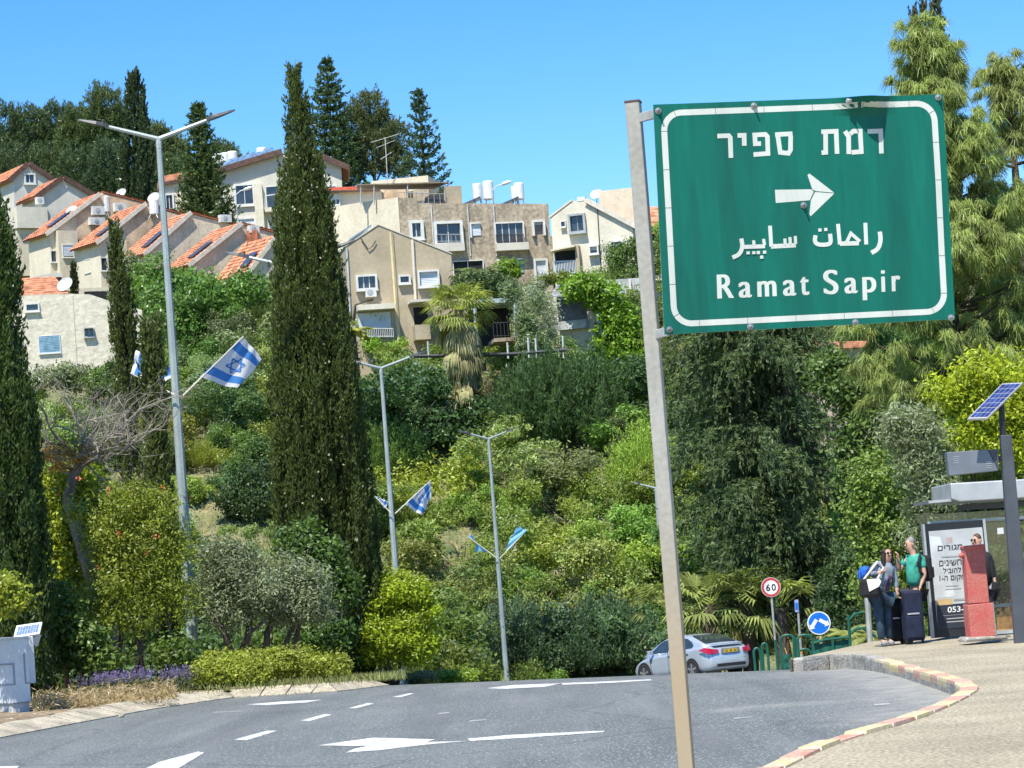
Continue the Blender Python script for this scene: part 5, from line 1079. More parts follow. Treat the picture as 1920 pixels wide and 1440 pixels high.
shrub('leafy_shrub', 'green shrub at the lower edge of the big pine, right of the dark conifer', 66, [(1600, 730, 50, 50), (1560, 700, 40, 40), (1620, 800, 50, 60), (1660, 760, 50, 40), (1600, 870, 40, 50)], (.08, .125, .035), (1620, 1215), 460, 24, .28, .15, .07, 84)
for i, (px, py, tx, ty, Y, n, L, rad, lab) in enumerate([(1335, 1225, 1330, 1135, 90.5, 26, .9, 1.15, 'low fan palm behind the silver car roof'), (1405, 1225, 1400, 1130, 91, 26, .9, 1.15, 'low fan palm left of the speed limit sign'), (1268, 1240, 1262, 1150, 91, 18, .8, 1.0, 'low fan palm left of the sign post foot, above the car bonnet'), (1470, 1225, 1462, 1140, 90, 20, .8, 1.0, 'low fan palm right of the speed limit sign')]):
    b = base_at(px, py, Y); fan_palm(lab, b, P(tx, ty, Y), n, 5, rad, 300 + i, color=(.17, .20, .065), dead=(.24, .225, .09), pet=L)
for i, (px, py, Y, lab) in enumerate([(1592, 1195, 74, 'spiky yellowish palm bush behind the green railing'), (1632, 1200, 71, 'spiky palm bush at the feet of the woman')]):
    b = base_at(px, 1235, Y); feather_palm(lab, b, P(px, py, Y), 20, 1.0, 320 + i, (.17, .19, .06), w=.05, arch=1.2, up=1.3)
shrub('flowering_shrub', 'yellow flowering shrub between car boot and speed limit sign', 95, [(1420, 1165, 24, 26), (1395, 1195, 26, 22), (1440, 1190, 22, 26)], (.26, .25, .03), (1420, 1240), 190, 20, .2, .13, .06, 86)
shrub('leafy_shrub', 'green shrub behind the glass of the bus shelter', 62, [(1860, 960, 60, 60), (1930, 960, 60, 70), (1900, 1060, 80, 70), (1840, 1080, 60, 60)], (.085, .13, .035), (1890, 1215), 520, 24, .26, .14, .07, 88)
shrub('leafy_shrub', 'dense dark shrub under the weeping conifer right of its trunk', 86, [(1570, 1120, 46, 60), (1600, 1060, 40, 50), (1560, 1190, 50, 30)], (.045, .075, .026), (1570, 1240), 300, 22, .25, .14, .07, 87)
# ---- skyline
def araucaria(name, lab, px, by, Y, top, widths, seed, color, tier=1.0, nbr=9, dens=1.0, upturn=.25):
    b = base_at(px, by, Y); k = F / Y; zt = P(*top, Y).z; H = zt - b.z; r = np.random.default_rng(seed); ys = sorted(widths); yv = [w[0] for w in ys]; wv = [w[1] for w in ys]
    C_, D_ = [], []; z = .8; mb = MB(); mb.tube([b - Vector((0, 0, .3)), b + Vector((0, 0, H * .98))], [.3, .04], 7)
    while z < H - .2:
        py_ = by + (top[1] - by) * z / H; Rm = max(.1, np.interp(py_, yv, wv) / k * 1.1 - .3); a0 = r.random() * 6.28
        for q in range(nbr + 3):
            a = a0 + q * 6.283 / (nbr + 3) + r.normal() * .15; rr = Rm * r.uniform(.8, 1.08); dv = np.array([math.cos(a), math.sin(a), 0])
            m = max(2, int(rr / .28 * dens))
            for s in np.linspace(.15, 1, m):
                C_.append(np.array([b.x, b.y, b.z + z]) + dv * rr * s + np.array([0, 0, rr * (-.28 * s + (.28 + upturn) * s * s)])); D_.append(dv * .7 + np.array([0, 0, .5 * s]) + r.normal(size=3) * .3)
        z += .8 * tier * (.75 + .25 * (1 - z / H)) * (.9 + .2 * r.random())
    ca = spray(seed + 1, np.array(C_), unit(np.array(D_)), 18, .55, .13, .30, .12)
    return plant(name, lab, 'tree', b, ca, color, matl=NEEDLE, trunk=mb)
araucaria('araucaria_tree', 'dark conical conifer standing right of the tall lamp top, before the pale house', 390, 470, 205, (373, 186), [(186, 3), (210, 12), (260, 26), (320, 40), (380, 54), (420, 56), (470, 52)], 91, (.05, .078, .028), tier=.85, nbr=11)
araucaria('araucaria_tree', 'tallest layered conifer on the skyline just right of the big cypress tip', 634, 420, 242, (611, 112), [(112, 3), (130, 14), (170, 28), (220, 42), (280, 54), (340, 62), (420, 62)], 93, (.05, .08, .036), tier=1.15, nbr=10)
araucaria('araucaria_tree', 'airy layered conifer standing alone at the right end of the skyline trees', 803, 420, 238, (784, 164), [(164, 2), (185, 10), (220, 22), (260, 33), (300, 42), (340, 47), (420, 47)], 95, (.045, .075, .04), tier=1.25, nbr=7, dens=.8, upturn=.35)
def conifer_blob(lab, Y, items, color, base, seed, clumps=300, group=None):
    b = base_at(*base, Y); L = lobes(Y, items); r = np.random.default_rng(seed); B = np.array(L); w = (B[:, 3] * B[:, 4] * B[:, 5]) ** .67; kx = r.choice(len(B), clumps, p=w / w.sum()); d = rnd_dir(r, clumps)
    C = B[kx, :3] + d * B[kx, 3:] * (.55 + .5 * r.random(clumps) ** .7)[:, None]; D = unit(d * .6 + np.array([0, 0, .9]) + r.normal(size=(clumps, 3)) * .3)
    ca = spray(seed, C, D, 32, .85, .22, .32, .08, follow=.9); top = max(x[2] for x in L); mb = MB(); mb.tube([b - Vector((0, 0, .3)), Vector((L[0][0], Y, top - .6))], [.26, .06], 6)
    for q in L[1:]: mb.tube([Vector((L[0][0], Y, b.z + (q[2] - b.z) * .6)), Vector(q[:3])], [.10, .03], 5)
    return plant('pine_tree', lab, 'tree', b, ca, color, matl=NEEDLE, trunk=mb, group=group)
conifer_blob('broad ragged pine between the two layered conifers on the skyline', 246, [(692, 210, 30, 30), (665, 245, 30, 36), (718, 245, 26, 26), (742, 262, 26, 26), (700, 290, 44, 40), (660, 300, 30, 40), (740, 310, 30, 26)], (.075, .092, .04), (710, 420), 101, 1000)
Yc = 236; b = base_at(272, 470, Yc); pr = prof_px([(470, 46), (400, 48), (350, 44), (280, 34), (220, 24), (170, 18), (140, 12), (122, 3)], 470, 122, 48); zt = P(245, 150, Yc).z
plant('cypress_tree', 'broad based dark cypress on the skyline left of the tall lamp top', 'tree', b, cypress_crown(103, b, zt - b.z, 48 / (F / Yc), pr, n=2400, plume=4, per=22, length=1.1, L=.34, W=.14), (.036, .055, .026))
SK = [(200, 175, 34, 48, 256, (0.065, 0.091, 0.036), 'tall ragged pine rising left of the broad based cypress', 230),
      (10, 215, 40, 50, 262, (0.052, 0.075, 0.035), None, 0), (55, 210, 36, 44, 265, (0.056, 0.081, 0.036), None, 0), (105, 205, 36, 46, 268, (0.052, 0.075, 0.033), None, 0), (145, 215, 30, 50, 260, (0.065, 0.091, 0.036), None, 0), (30, 290, 44, 50, 252, (0.052, 0.075, 0.035), None, 0), (90, 285, 44, 50, 252, (0.060, 0.086, 0.036), None, 0), (150, 300, 44, 60, 250, (0.052, 0.079, 0.036), None, 0), (205, 290, 34, 60, 248, (0.047, 0.072, 0.036), None, 0), (-40, 240, 50, 70, 258, (0.052, 0.075, 0.035), None, 0),
      (290, 235, 30, 36, 262, (0.082, 0.107, 0.043), None, 0), (318, 250, 26, 34, 264, (0.077, 0.101, 0.043), None, 0), (310, 310, 34, 50, 250, (0.060, 0.091, 0.036), None, 0), (415, 262, 26, 26, 266, (0.073, 0.101, 0.043), None, 0), (345, 300, 30, 40, 256, (0.060, 0.086, 0.036), None, 0), (445, 285, 26, 22, 262, (0.077, 0.101, 0.049), None, 0), (485, 282, 26, 16, 270, (0.069, 0.096, 0.043), None, 0), (515, 278, 16, 14, 270, (0.069, 0.096, 0.043), None, 0)]
for i, (px, py, rx, ry, Y, c, lab, _) in enumerate(SK):
    py += 38
    conifer_blob(lab or 'dusky pine in the wood along the skyline behind the houses', Y, [(px, py, rx, ry), (px - rx * .5, py + ry * .6, rx * .8, ry * .7), (px + rx * .5, py + ry * .5, rx * .8, ry * .7), (px + rx * .1, py + ry * 1.4, rx * .9, ry)], c, (px + 18, 470), 110 + i * 3, 800, group=None if lab else 'pines along the skyline')
# ---------------------------------------------------------------- the big green road sign
SP = Plane(P(1225, 400, 14.7), 8)
SGREEN = mat('sign_green', (.002, .135, .092), .5, var=.10, vscale=3.0, col2=(.003, .098, .070), stretch=(2.6, 2.6, .28), spec=.25, fine=.10, fscale=14)
SWHITE = mat('sign_white', (.60, .62, .55), .5, var=.05, vscale=3, stretch=(2.6, 2.6, .28), col2=(.50, .52, .46), fine=.06)
SEAM = mat('tape_seam', (.16, .18, .15), .8, var=.1)
GALV = mat('galvanised', (.46, .45, .41), .55, metal=.25, var=.12, vscale=5, fine=.15, fscale=40)
QA = [(188, 105), (1768, 48), (1835, 1275), (250, 1360)]      # board corners
def sgp(cx, cy): return 1160 + cx / 2.9091, 160 + cy / 2.9091
def bilin(Q, s, t):
    a = [Q[0][i] * (1 - s) + Q[1][i] * s for i in (0, 1)]; b = [Q[3][i] * (1 - s) + Q[2][i] * s for i in (0, 1)]; return a[0] * (1 - t) + b[0] * t, a[1] * (1 - t) + b[1] * t
def bend(cx, cy):                             # dented top edge: the sheet is folded forward near its right part
    s = (cx - 188) / 1600; top = 105 - 57 * s; t = (cy - top) / 1230; g = math.exp(-((s - .715) / .062) ** 2)
    r = .012 * math.exp(-((s - .95) / .05) ** 2) * max(0, 1 - abs(t - .4) * 3)
    return .125 * g * max(0, 1 - t / .085) ** 1.3 + r, 14 * g * max(0, 1 - t / .05)
def SB(cx, cy, d=0.0):
    f, dn = bend(cx, cy); return SP.hit(*sgp(cx, cy + dn)) + SP.n * (d + f)
sign = thing('road_sign', 'large green direction sign lettered in three scripts with an arrow, on a square post', 'road sign', (SP.hit(1310, 1640).x, SP.hit(1310, 1640).y, .13))
mb = MB(); ns, nt_ = 64, 48
for side_, dd in ((0, 0.0), (1, -.006)):
    o = len(mb.V); mb.V += [SB(*bilin(QA, s / ns, (t / nt_) ** 1.5), dd) for t in range(nt_ + 1) for s in range(ns + 1)]
    for t in range(nt_):
        for s in range(ns):
            q = o + t * (ns + 1) + s; f = [q, q + ns + 1, q + ns + 2, q + 1]; mb.Fc.append(f if side_ == 0 else f[::-1]); mb.M.append(side_)
m_ = (ns + 1) * (nt_ + 1); ringi = [s for s in range(ns)] + [(t + 1) * (ns + 1) - 1 for t in range(nt_)] + [nt_ * (ns + 1) + s for s in range(ns, 0, -1)] + [t * (ns + 1) for t in range(nt_, 0, -1)]
for a_, b_ in zip(ringi, ringi[1:] + ringi[:1]): mb.Fc.append([a_, b_, b_ + m_, a_ + m_]); mb.M.append(1)
panel = mb.build('sign_board', [SGREEN, GALV], sign)
# white border made of tape lengths, with thin seams
QB = [(226, 137), (1733, 80), (1796, 1246), (290, 1320)]
def rr_path(inset_s, inset_t, rs, rt, n=9):
    P_ = []
    for cx, cy, a0 in ((1 - rs, rt, -90), (1 - rs, 1 - rt, 0), (rs, 1 - rt, 90), (rs, rt, 180)):
        for i in range(n + 1): a = R_(a0 + 90 * i / n); P_.append((cx + (rs - inset_s) * math.cos(a), cy + (rt - inset_t) * math.sin(a)))
    out = []
    for a, b in zip(P_, P_[1:] + P_[:1]):
        m = max(1, int(math.hypot(a[0] - b[0], a[1] - b[1]) / .03)); out += [(a[0] + (b[0] - a[0]) * i / m, a[1] + (b[1] - a[1]) * i / m) for i in range(m)]
    return out
def rr_pair():
    a = rr_path(0, 0, .075, .097)
    P1, P2 = [], []
    for cx, cy, a0 in ((1 - .075, .097, -90), (1 - .075, 1 - .097, 0), (.075, 1 - .097, 90), (.075, .097, 180)):
        for i in range(10): an = R_(a0 + 10 * i); P1.append((cx + .075 * math.cos(an), cy + .097 * math.sin(an))); P2.append((cx + .0535 * math.cos(an), cy + .070 * math.sin(an)))
    o1, o2 = [], []
    for i in range(len(P1)):
        j = (i + 1) % len(P1); m = max(1, int(math.hypot(P1[i][0] - P1[j][0], P1[i][1] - P1[j][1]) / .025))
        for k_ in range(m): f = k_ / m; o1.append(tuple(P1[i][q] * (1 - f) + P1[j][q] * f for q in (0, 1))); o2.append(tuple(P2[i][q] * (1 - f) + P2[j][q] * f for q in (0, 1)))
    return o1, o2
o1, o2 = rr_pair(); mb = MB(); n_ = len(o1)
V1 = [SB(*bilin(QB, *p), .0010) for p in o1]; V2 = [SB(*bilin(QB, *p), .0010) for p in o2]
mb.add(V1 + V2, [(i, n_ + i, n_ + (i + 1) % n_, (i + 1) % n_) for i in range(n_)]); mb.build('border', SWHITE, panel)
mb = MB()
for i in range(6, n_, 7):
    d_ = (V1[(i + 1) % n_] - V1[i]).normalized() * .0013; e = SP.n * .001; mb.quad(V1[i] + e - d_, V2[i] + e - d_, V2[i] + e + d_, V1[i] + e + d_)
mb.build('seams', SEAM, panel)
def stroke_mesh(mb, strokes, w, mapf, h0=.0010):
    """letter strokes as mitred ribbons, each a hair higher than the one before"""
    for si, st_ in enumerate(strokes):
        ww = w
        if isinstance(st_, tuple): st_, ww = st_
        n = len(st_); L_, R2 = [], []
        for i, p in enumerate(st_):
            a = st_[max(i - 1, 0)]; b = st_[min(i + 1, n - 1)]
            def nrm(q, r): dx, dy = r[0] - q[0], r[1] - q[1]; l = math.hypot(dx, dy) or 1; return (-dy / l, dx / l)
            n1 = nrm(a, p) if i > 0 else nrm(p, b); n2 = nrm(p, b) if i < n - 1 else nrm(a, p)
            mx, my = n1[0] + n2[0], n1[1] + n2[1]; l = math.hypot(mx, my) or 1; mx, my = mx / l, my / l; k_ = min(1.6, 1 / max(.35, mx * n1[0] + my * n1[1]))
            L_.append((p[0] + mx * ww / 2 * k_, p[1] + my * ww / 2 * k_)); R2.append((p[0] - mx * ww / 2 * k_, p[1] - my * ww / 2 * k_))
        o = len(mb.V); h = h0 + si * .00035
        mb.V += [mapf(*q, h) for q in L_] + [mapf(*q, h) for q in R2]
        for i in range(n - 1): mb.Fc.append([o + i, o + i + 1, o + n + i + 1, o + n + i]); mb.M.append(0)
    return mb
HEB = [[(1357, 252), (1429, 249), (1433, 372)],
       [(1234, 250), (1254, 280), (1255, 375)], [(1262, 266), (1280, 250), (1317, 250), (1323, 362), (1270, 366)],
       [(1105, 254), (1186, 251), (1191, 374)], [(1128, 264), (1129, 366), (1106, 368)],
       [(853, 269), (948, 264)], [(868, 278), (881, 366), (926, 371), (937, 352), (938, 274)],
       [(776, 318), (745, 319), (742, 271), (800, 268), (811, 280), (814, 372), (735, 378)],
       [(648, 274), (684, 273), (685, 330)], [(538, 277), (600, 275), (608, 285), (612, 396)]]
for w_ in (HEB[:5], HEB[5:]): stroke_mesh(MB(), w_, 25, SB).build('lettering', SWHITE, panel)
AR = [([(1424, 798), (1430, 845), (1416, 893), (1378, 914)], 24), ([(1345, 750), (1350, 868)], 21), ([(1196, 756), (1206, 868)], 21), ([(1206, 864), (1310, 861)], 24), ([(1242, 858), (1266, 808), (1316, 852)], 19), ([(1073, 818), (1068, 852), (1086, 870), (1138, 870), (1158, 858), (1152, 810)], 23), ([(1088, 790), (1106, 789)], 17), ([(1120, 787), (1138, 786)], 17),
      ([(830, 879), (966, 872)], 24), ([(963, 822), (965, 866)], 17), ([(934, 828), (936, 870)], 17), ([(906, 836), (908, 872)], 17), ([(825, 766), (832, 880)], 21), ([(676, 882), (798, 878)], 22), ([(789, 838), (795, 872)], 17), ([(735, 846), (738, 874)], 17), ([(668, 836), (676, 880), (660, 922), (620, 940)], 23), ([(752, 913), (770, 912)], 17), ([(786, 911), (804, 910)], 17), ([(770, 938), (788, 937)], 17), ([(696, 915), (714, 914)], 16), ([(727, 914), (745, 913)], 16)]
def chaikin(p, n=2):
    for _ in range(n): p = [p[0]] + [q for a, b in zip(p, p[1:]) for q in ((a[0] * .75 + b[0] * .25, a[1] * .75 + b[1] * .25), (a[0] * .25 + b[0] * .75, a[1] * .25 + b[1] * .75))] + [p[-1]]
    return p
AR = [(chaikin(p) if len(p) > 3 else p, w_) for p, w_ in AR]
for w_ in (AR[:8], AR[8:]): stroke_mesh(MB(), w_, 22, SB).build('lettering', SWHITE, panel)
# Latin line: letters of the built-in font fitted to their boxes, thickened by a second copy a hair higher
LAT = [('R', 538, 630, 1163), ('a', 655, 727, 1158), ('m', 757, 862, 1154), ('a', 897, 969, 1148), ('t', 990, 1040, 1144), ('S', 1118, 1200, 1140), ('a', 1232, 1304, 1135), ('p', 1330, 1406, 1130), ('i', 1433, 1455, 1127), ('r', 1490, 1538, 1124)]
mb = MB(); capR = max(v.y for v in text_mesh('R', 1.0)[0])
for ch, x0, x1, yb in LAT:
    V_, F_ = text_mesh(ch, 1.0); xa, xb = min(v.x for v in V_), max(v.x for v in V_)
    if ch == 'S': mb.build('lettering', SWHITE, panel); mb = MB()
    for q, dx in enumerate((-5.0, 0.0, 5.0)):
        o = len(mb.V); mb.V += [SB(x0 + 5 + (v.x - xa) / max(.05, xb - xa) * (x1 - x0 - 10) + dx - v.y / capR * 4, yb - (v.x - xa) / max(.05, xb - xa) * (x1 - x0) * .04 - v.y / capR * 130 * (1.0 if ch in 'RS' else .97), .0010 + q * .0004) for v in V_]
        mb.Fc += [[o + k_ for k_ in f] for f in F_]; mb.M += [0] * len(F_)
mb.build('lettering', SWHITE, panel)
def poly_on(mb, pts, mapf, d, m=0): o = len(mb.V); mb.V += [mapf(*p, d) for p in pts]; mb.Fc.append(list(range(o, o + len(pts)))[::-1]); mb.M.append(m); return mb
mb = MB(); poly_on(mb, [(852, 570), (1050, 567), (1064, 580), (1042, 627), (857, 642)], SB, .0010); poly_on(mb, [(1056, 567.5), (1030, 490), (1040, 481), (1176, 586), (1074, 577)], SB, .0010); poly_on(mb, [(1071, 582), (1176, 590), (1048, 714), (1040, 704), (1048, 627)], SB, .0010)
mb.build('arrow', SWHITE, panel)
for i, (cx, cy) in enumerate([(215, 140), (737, 112), (1245, 90), (1742, 67), (1008, 655), (277, 1333), (718, 1318), (1290, 1293), (1812, 1268)]):
    mb = MB(); mb.lathe(SB(cx, cy, .002), [(.019, 0), (.019, .004), (.011, .006), (.011, .016), (.005, .018), (.005, .042)], 10, axis=SP.n); mb.build('bolt', mat('bolt_steel', (.34, .34, .33), .4, metal=.6, var=.2), panel)
# post: square tube, colour turning tan in patches towards its foot, with two arms
def post_mat():
    m = mat('post_paint', (.35, .34, .29), .6, var=.05, vscale=2.2, fine=.14, fscale=35, spec=.4); nt = m.node_tree; b = nt.nodes['Principled BSDF']; src = b.inputs['Base Color'].links[0].from_socket
    tc = nd(nt, 'ShaderNodeTexCoord'); no = nd(nt, 'ShaderNodeTexNoise'); no.inputs['Scale'].default_value = 1.3; no.inputs['Detail'].default_value = 6; mp = nd(nt, 'ShaderNodeMapping'); mp.inputs['Scale'].default_value = (1, 1, .5); nt.links.new(tc.outputs['Object'], mp.inputs[0]); nt.links.new(mp.outputs[0], no.inputs['Vector'])
    sx = nd(nt, 'ShaderNodeSeparateXYZ'); nt.links.new(tc.outputs['Object'], sx.inputs[0]); mr = nd(nt, 'ShaderNodeMapRange'); mr.inputs[1].default_value = 2.0; mr.inputs[2].default_value = .9; nt.links.new(sx.outputs[2], mr.inputs[0])
    ad = nd(nt, 'ShaderNodeMath', operation='MULTIPLY'); nt.links.new(mr.outputs[0], ad.inputs[0]); nt.links.new(ramp(nt, no.outputs['Fac'], (.2, .5), (.6, 1.0)), ad.inputs[1])
    nt.links.new(mixc(nt, ad.outputs[0], src, (.36, .275, .16)), b.inputs['Base Color']); return m
pp = Plane(P(1187, 193, 14.9), -13); zt = P(1187, 193, 14.9).z; hw = .041
c0 = pp.pt(0, 0); mb = MB(); mb.box((c0.x, c0.y, (zt + .0) / 2), pp.u * hw, pp.n * hw, (0, 0, zt / 2)); mb.build('post', post_mat(), sign, bevel=.006)
mb = MB(); mb.box((c0.x, c0.y, zt + .004), pp.u * (hw + .002), pp.n * (hw + .002), (0, 0, .006)); mb.build('post_cap', FASCIA, sign)
for (cx0, cy0, cx1, cy1) in ((112, 150, 215, 148), (205, 1345, 280, 1338)):
    a, b = SP.hit(*sgp(cx0, cy0)), SP.hit(*sgp(cx1, cy1)); a = Vector((c0.x, c0.y, a.z)) + SP.n * -.0; b = b - SP.n * .03; x = (b - a); mb = MB(); mb.box((a + b) / 2, x / 2, SP.n * .02, (0, 0, .026)); mb.build('bracket', GALV, sign, bevel=.003)
for t in (.12, .5, .88):
    a, b = SB(*bilin(QA, .02, t), -.022), SB(*bilin(QA, .985, t), -.022); mb = MB(); mb.box((a + b) / 2, (b - a) / 2, SP.n * .014, (0, 0, .02)); mb.build('back_rail', GALV, sign)

# ---------------------------------------------------------------- street lamps and flags
LPOLE = mat('lamp_pole_paint', (.34, .39, .365), .5, metal=.2, var=.12, vscale=1.2, fine=.1, fscale=20)
LHEAD = mat('lamp_head_dark', (.06, .065, .07), .45, var=.15)
def street_lamp(lab, joint, Y, base_z, arm=1.05, yaw=0, head=.55):
    j = P(*joint, Y); b = Vector((j.x, j.y, base_z)); t = thing('street_lamp', lab, 'street lamp', b, 'twin arm street lamps along the road')
    H = j.z - b.z; mb = MB(); mb.tube([b, b + Vector((0, 0, H * .5)), b + Vector((0, 0, H - .15))], [.118, .088, .055], 8); mb.build('pole', LPOLE, t)
    mb = MB(); mb.lathe(b, [(.19, 0), (.19, .03), (.13, .05), (.125, .5)], 8); mb.build('base_plate', LPOLE, t)
    mb = MB(); mb.lathe(b + Vector((0, 0, H - .22)), [(.06, 0), (.062, .1), (.05, .22)], 8); mb.build('collar', LPOLE, t)
    for s in (-1, 1):
        d = Vector((math.cos(R_(yaw)) * s, math.sin(R_(yaw)) * s, .29)).normalized(); e = j + d * arm
        mb = MB(); mb.tube([j - Vector((0, 0, .03)), e], [.050, .036], 8); ar = mb.build('arm', LPOLE, t)
        q = d.cross(Vector((0, 0, 1))).normalized(); n = q.cross(d).normalized(); n = n if n.z > 0 else -n; mb = MB(); V = []
        for f, w, h in ((-.08, .06, .05), (.1, .09, .055), (.35, .11, .045), (.75, .07, .03), (1.0, .03, .02)):
            c = e + d * head * f; V += [c + q * w - n * h * .4, c - q * w - n * h * .4, c - q * w * .8 + n * h, c + q * w * .8 + n * h]
        mb.add(V, [(4 * i + k_, 4 * i + (k_ + 1) % 4, 4 * i + 4 + (k_ + 1) % 4, 4 * i + 4 + k_) for i in range(4) for k_ in range(4)] + [(0, 1, 2, 3), (19, 18, 17, 16)]); hd = mb.build('lamp_head', LHEAD, t)
        mb = MB(); mb.lathe(e + d * .08 + n * .05, [(.025, 0), (.025, .06), (.015, .075)], 8, axis=n); mb.build('sensor', LHEAD, hd)
    return t
x1 = P(297, 262, 52).x
street_lamp('tallest nearest twin arm street lamp, at left with two flags, standing among olive shrubs', (297, 258), 52, verge_z(x1, 52), yaw=4)
street_lamp('twin arm street lamp right of the big cypress, carrying two blue and white flags', (714, 689), 85, ground_z(P(714, 689, 85).x, 85), yaw=14)
street_lamp('farthest whole street lamp, whose foot meets the road crest, with light blue flags', (916, 822), 110, ground_z(P(916, 822, 110).x, 110), arm=.85, yaw=18, head=.5)
street_lamp('street lamp mostly hidden by the sign post, only its arm ends showing', (1229, 914), 122, ground_z(4, 122) - .2, arm=.75, head=.3)
street_lamp('street lamp hidden behind the big cypress with one dark head showing on its left', (545, 498), 61, verge_z(P(545, 498, 61).x, 58) - .4, arm=1.05, yaw=-6)
FW = cloth_mat('flag_white', (.85, .85, .85)); FB = cloth_mat('flag_blue', (.09, .29, .68)); FL = cloth_mat('flag_light_blue', (.30, .64, .84))
def flag(lab, Y, a, h0, h1, f0, f1, kind, wave=.10, seed=0):
    A_, H0, H1, F0, F1 = [P(*p, Y) for p in (a, h0, h1, f0, f1)]; rg = random.Random(seed); ph = rg.random() * 6
    t = thing('flag', lab, 'flag', A_, 'flags on the street lamps')
    mb = MB(); mb.tube([A_, H0.lerp(H1, 1.02)], [.02, .014], 6); mb.build('stick', mat('flag_stick', (.62, .58, .48), .6), t)
    nh, nw = 40, 22; F0.y += .25; F1.y += .3
    def S(h, w, d=0.0):
        p = H0.lerp(H1, h).lerp(F0.lerp(F1, h), w); u = math.sin(w * 7 + h * 2.5 + ph); v = math.sin(h * 6 - w * 3 + ph * 2)
        return p + Vector((.25 * wave * v * w, -wave * u * (.25 + w) * .9 + d, .35 * wave * w * u))
    mb = MB(); mb.V = [S(i / nh, j / nw) for i in range(nh + 1) for j in range(nw + 1)]
    for i in range(nh):
        for j in range(nw):
            h = (i + .5) / nh; m = 0
            if kind == 'national' and (.10 < h < .27 or .73 < h < .90): m = 1
            mb.Fc.append([i * (nw + 1) + j, i * (nw + 1) + j + 1, (i + 1) * (nw + 1) + j + 1, (i + 1) * (nw + 1) + j]); mb.M.append(m)
    cl = mb.build('cloth', [FW, FB] if kind == 'national' else [FL, FL], t, smooth=True)
    if kind == 'national':
        mb = MB()
        for d in (-.012, .012):
            for tri in (0, 1):
                pts = []
                for q in range(4):
                    an = R_(90 + 120 * q + 180 * tri); pts += [(.5 + .19 * math.sin(an), .5 + .26 * math.cos(an))]
                for (p, q) in zip(pts, pts[1:]):
                    dx, dy = q[0] - p[0], q[1] - p[1]; l = math.hypot(dx, dy); nx_, ny_ = -dy / l * .016, dx / l * .016
                    for k_ in range(6):
                        u0, u1 = k_ / 6, (k_ + 1) / 6; e = d * (1 + .3 * tri)
                        mb.quad(S(p[0] + dx * u0 + nx_, p[1] + dy * u0 + ny_, e), S(p[0] + dx * u1 + nx_, p[1] + dy * u1 + ny_, e), S(p[0] + dx * u1 - nx_, p[1] + dy * u1 - ny_, e), S(p[0] + dx * u0 - nx_, p[1] + dy * u0 - ny_, e))
        mb.build('star', FB, cl)
    return t
flag('large blue and white national flag flying to the right of the tall lamp', 51.8, (343, 742), (374, 707), (455, 632), (446, 729), (489, 668), 'national', .09, 1)
flag('blue and white flag at the left of the tall lamp, behind a thin cypress', 51.8, (326, 740), (304, 720), (246, 700), (332, 697), (250, 655), 'national', .06, 2)
flag('blue and white flag right of the second lamp, pointing up', 84.8, (741, 963), (760, 946), (807, 901), (790, 968), (808, 928), 'national', .12, 3)
flag('small blue and white flag left of the second lamp, at the cypress edge', 84.8, (733, 962), (721, 953), (703, 931), (727, 942), (708, 930), 'national', .08, 4)
flag('light blue flag left of the farthest lamp', 109.8, (931, 1046), (913, 1035), (876, 1005), (893, 1034), (886, 1002), 'plain', .18, 5)
flag('light blue flag right of the farthest lamp', 109.8, (937, 1047), (948, 1034), (988, 994), (956, 1006), (974, 989), 'plain', .16, 6)

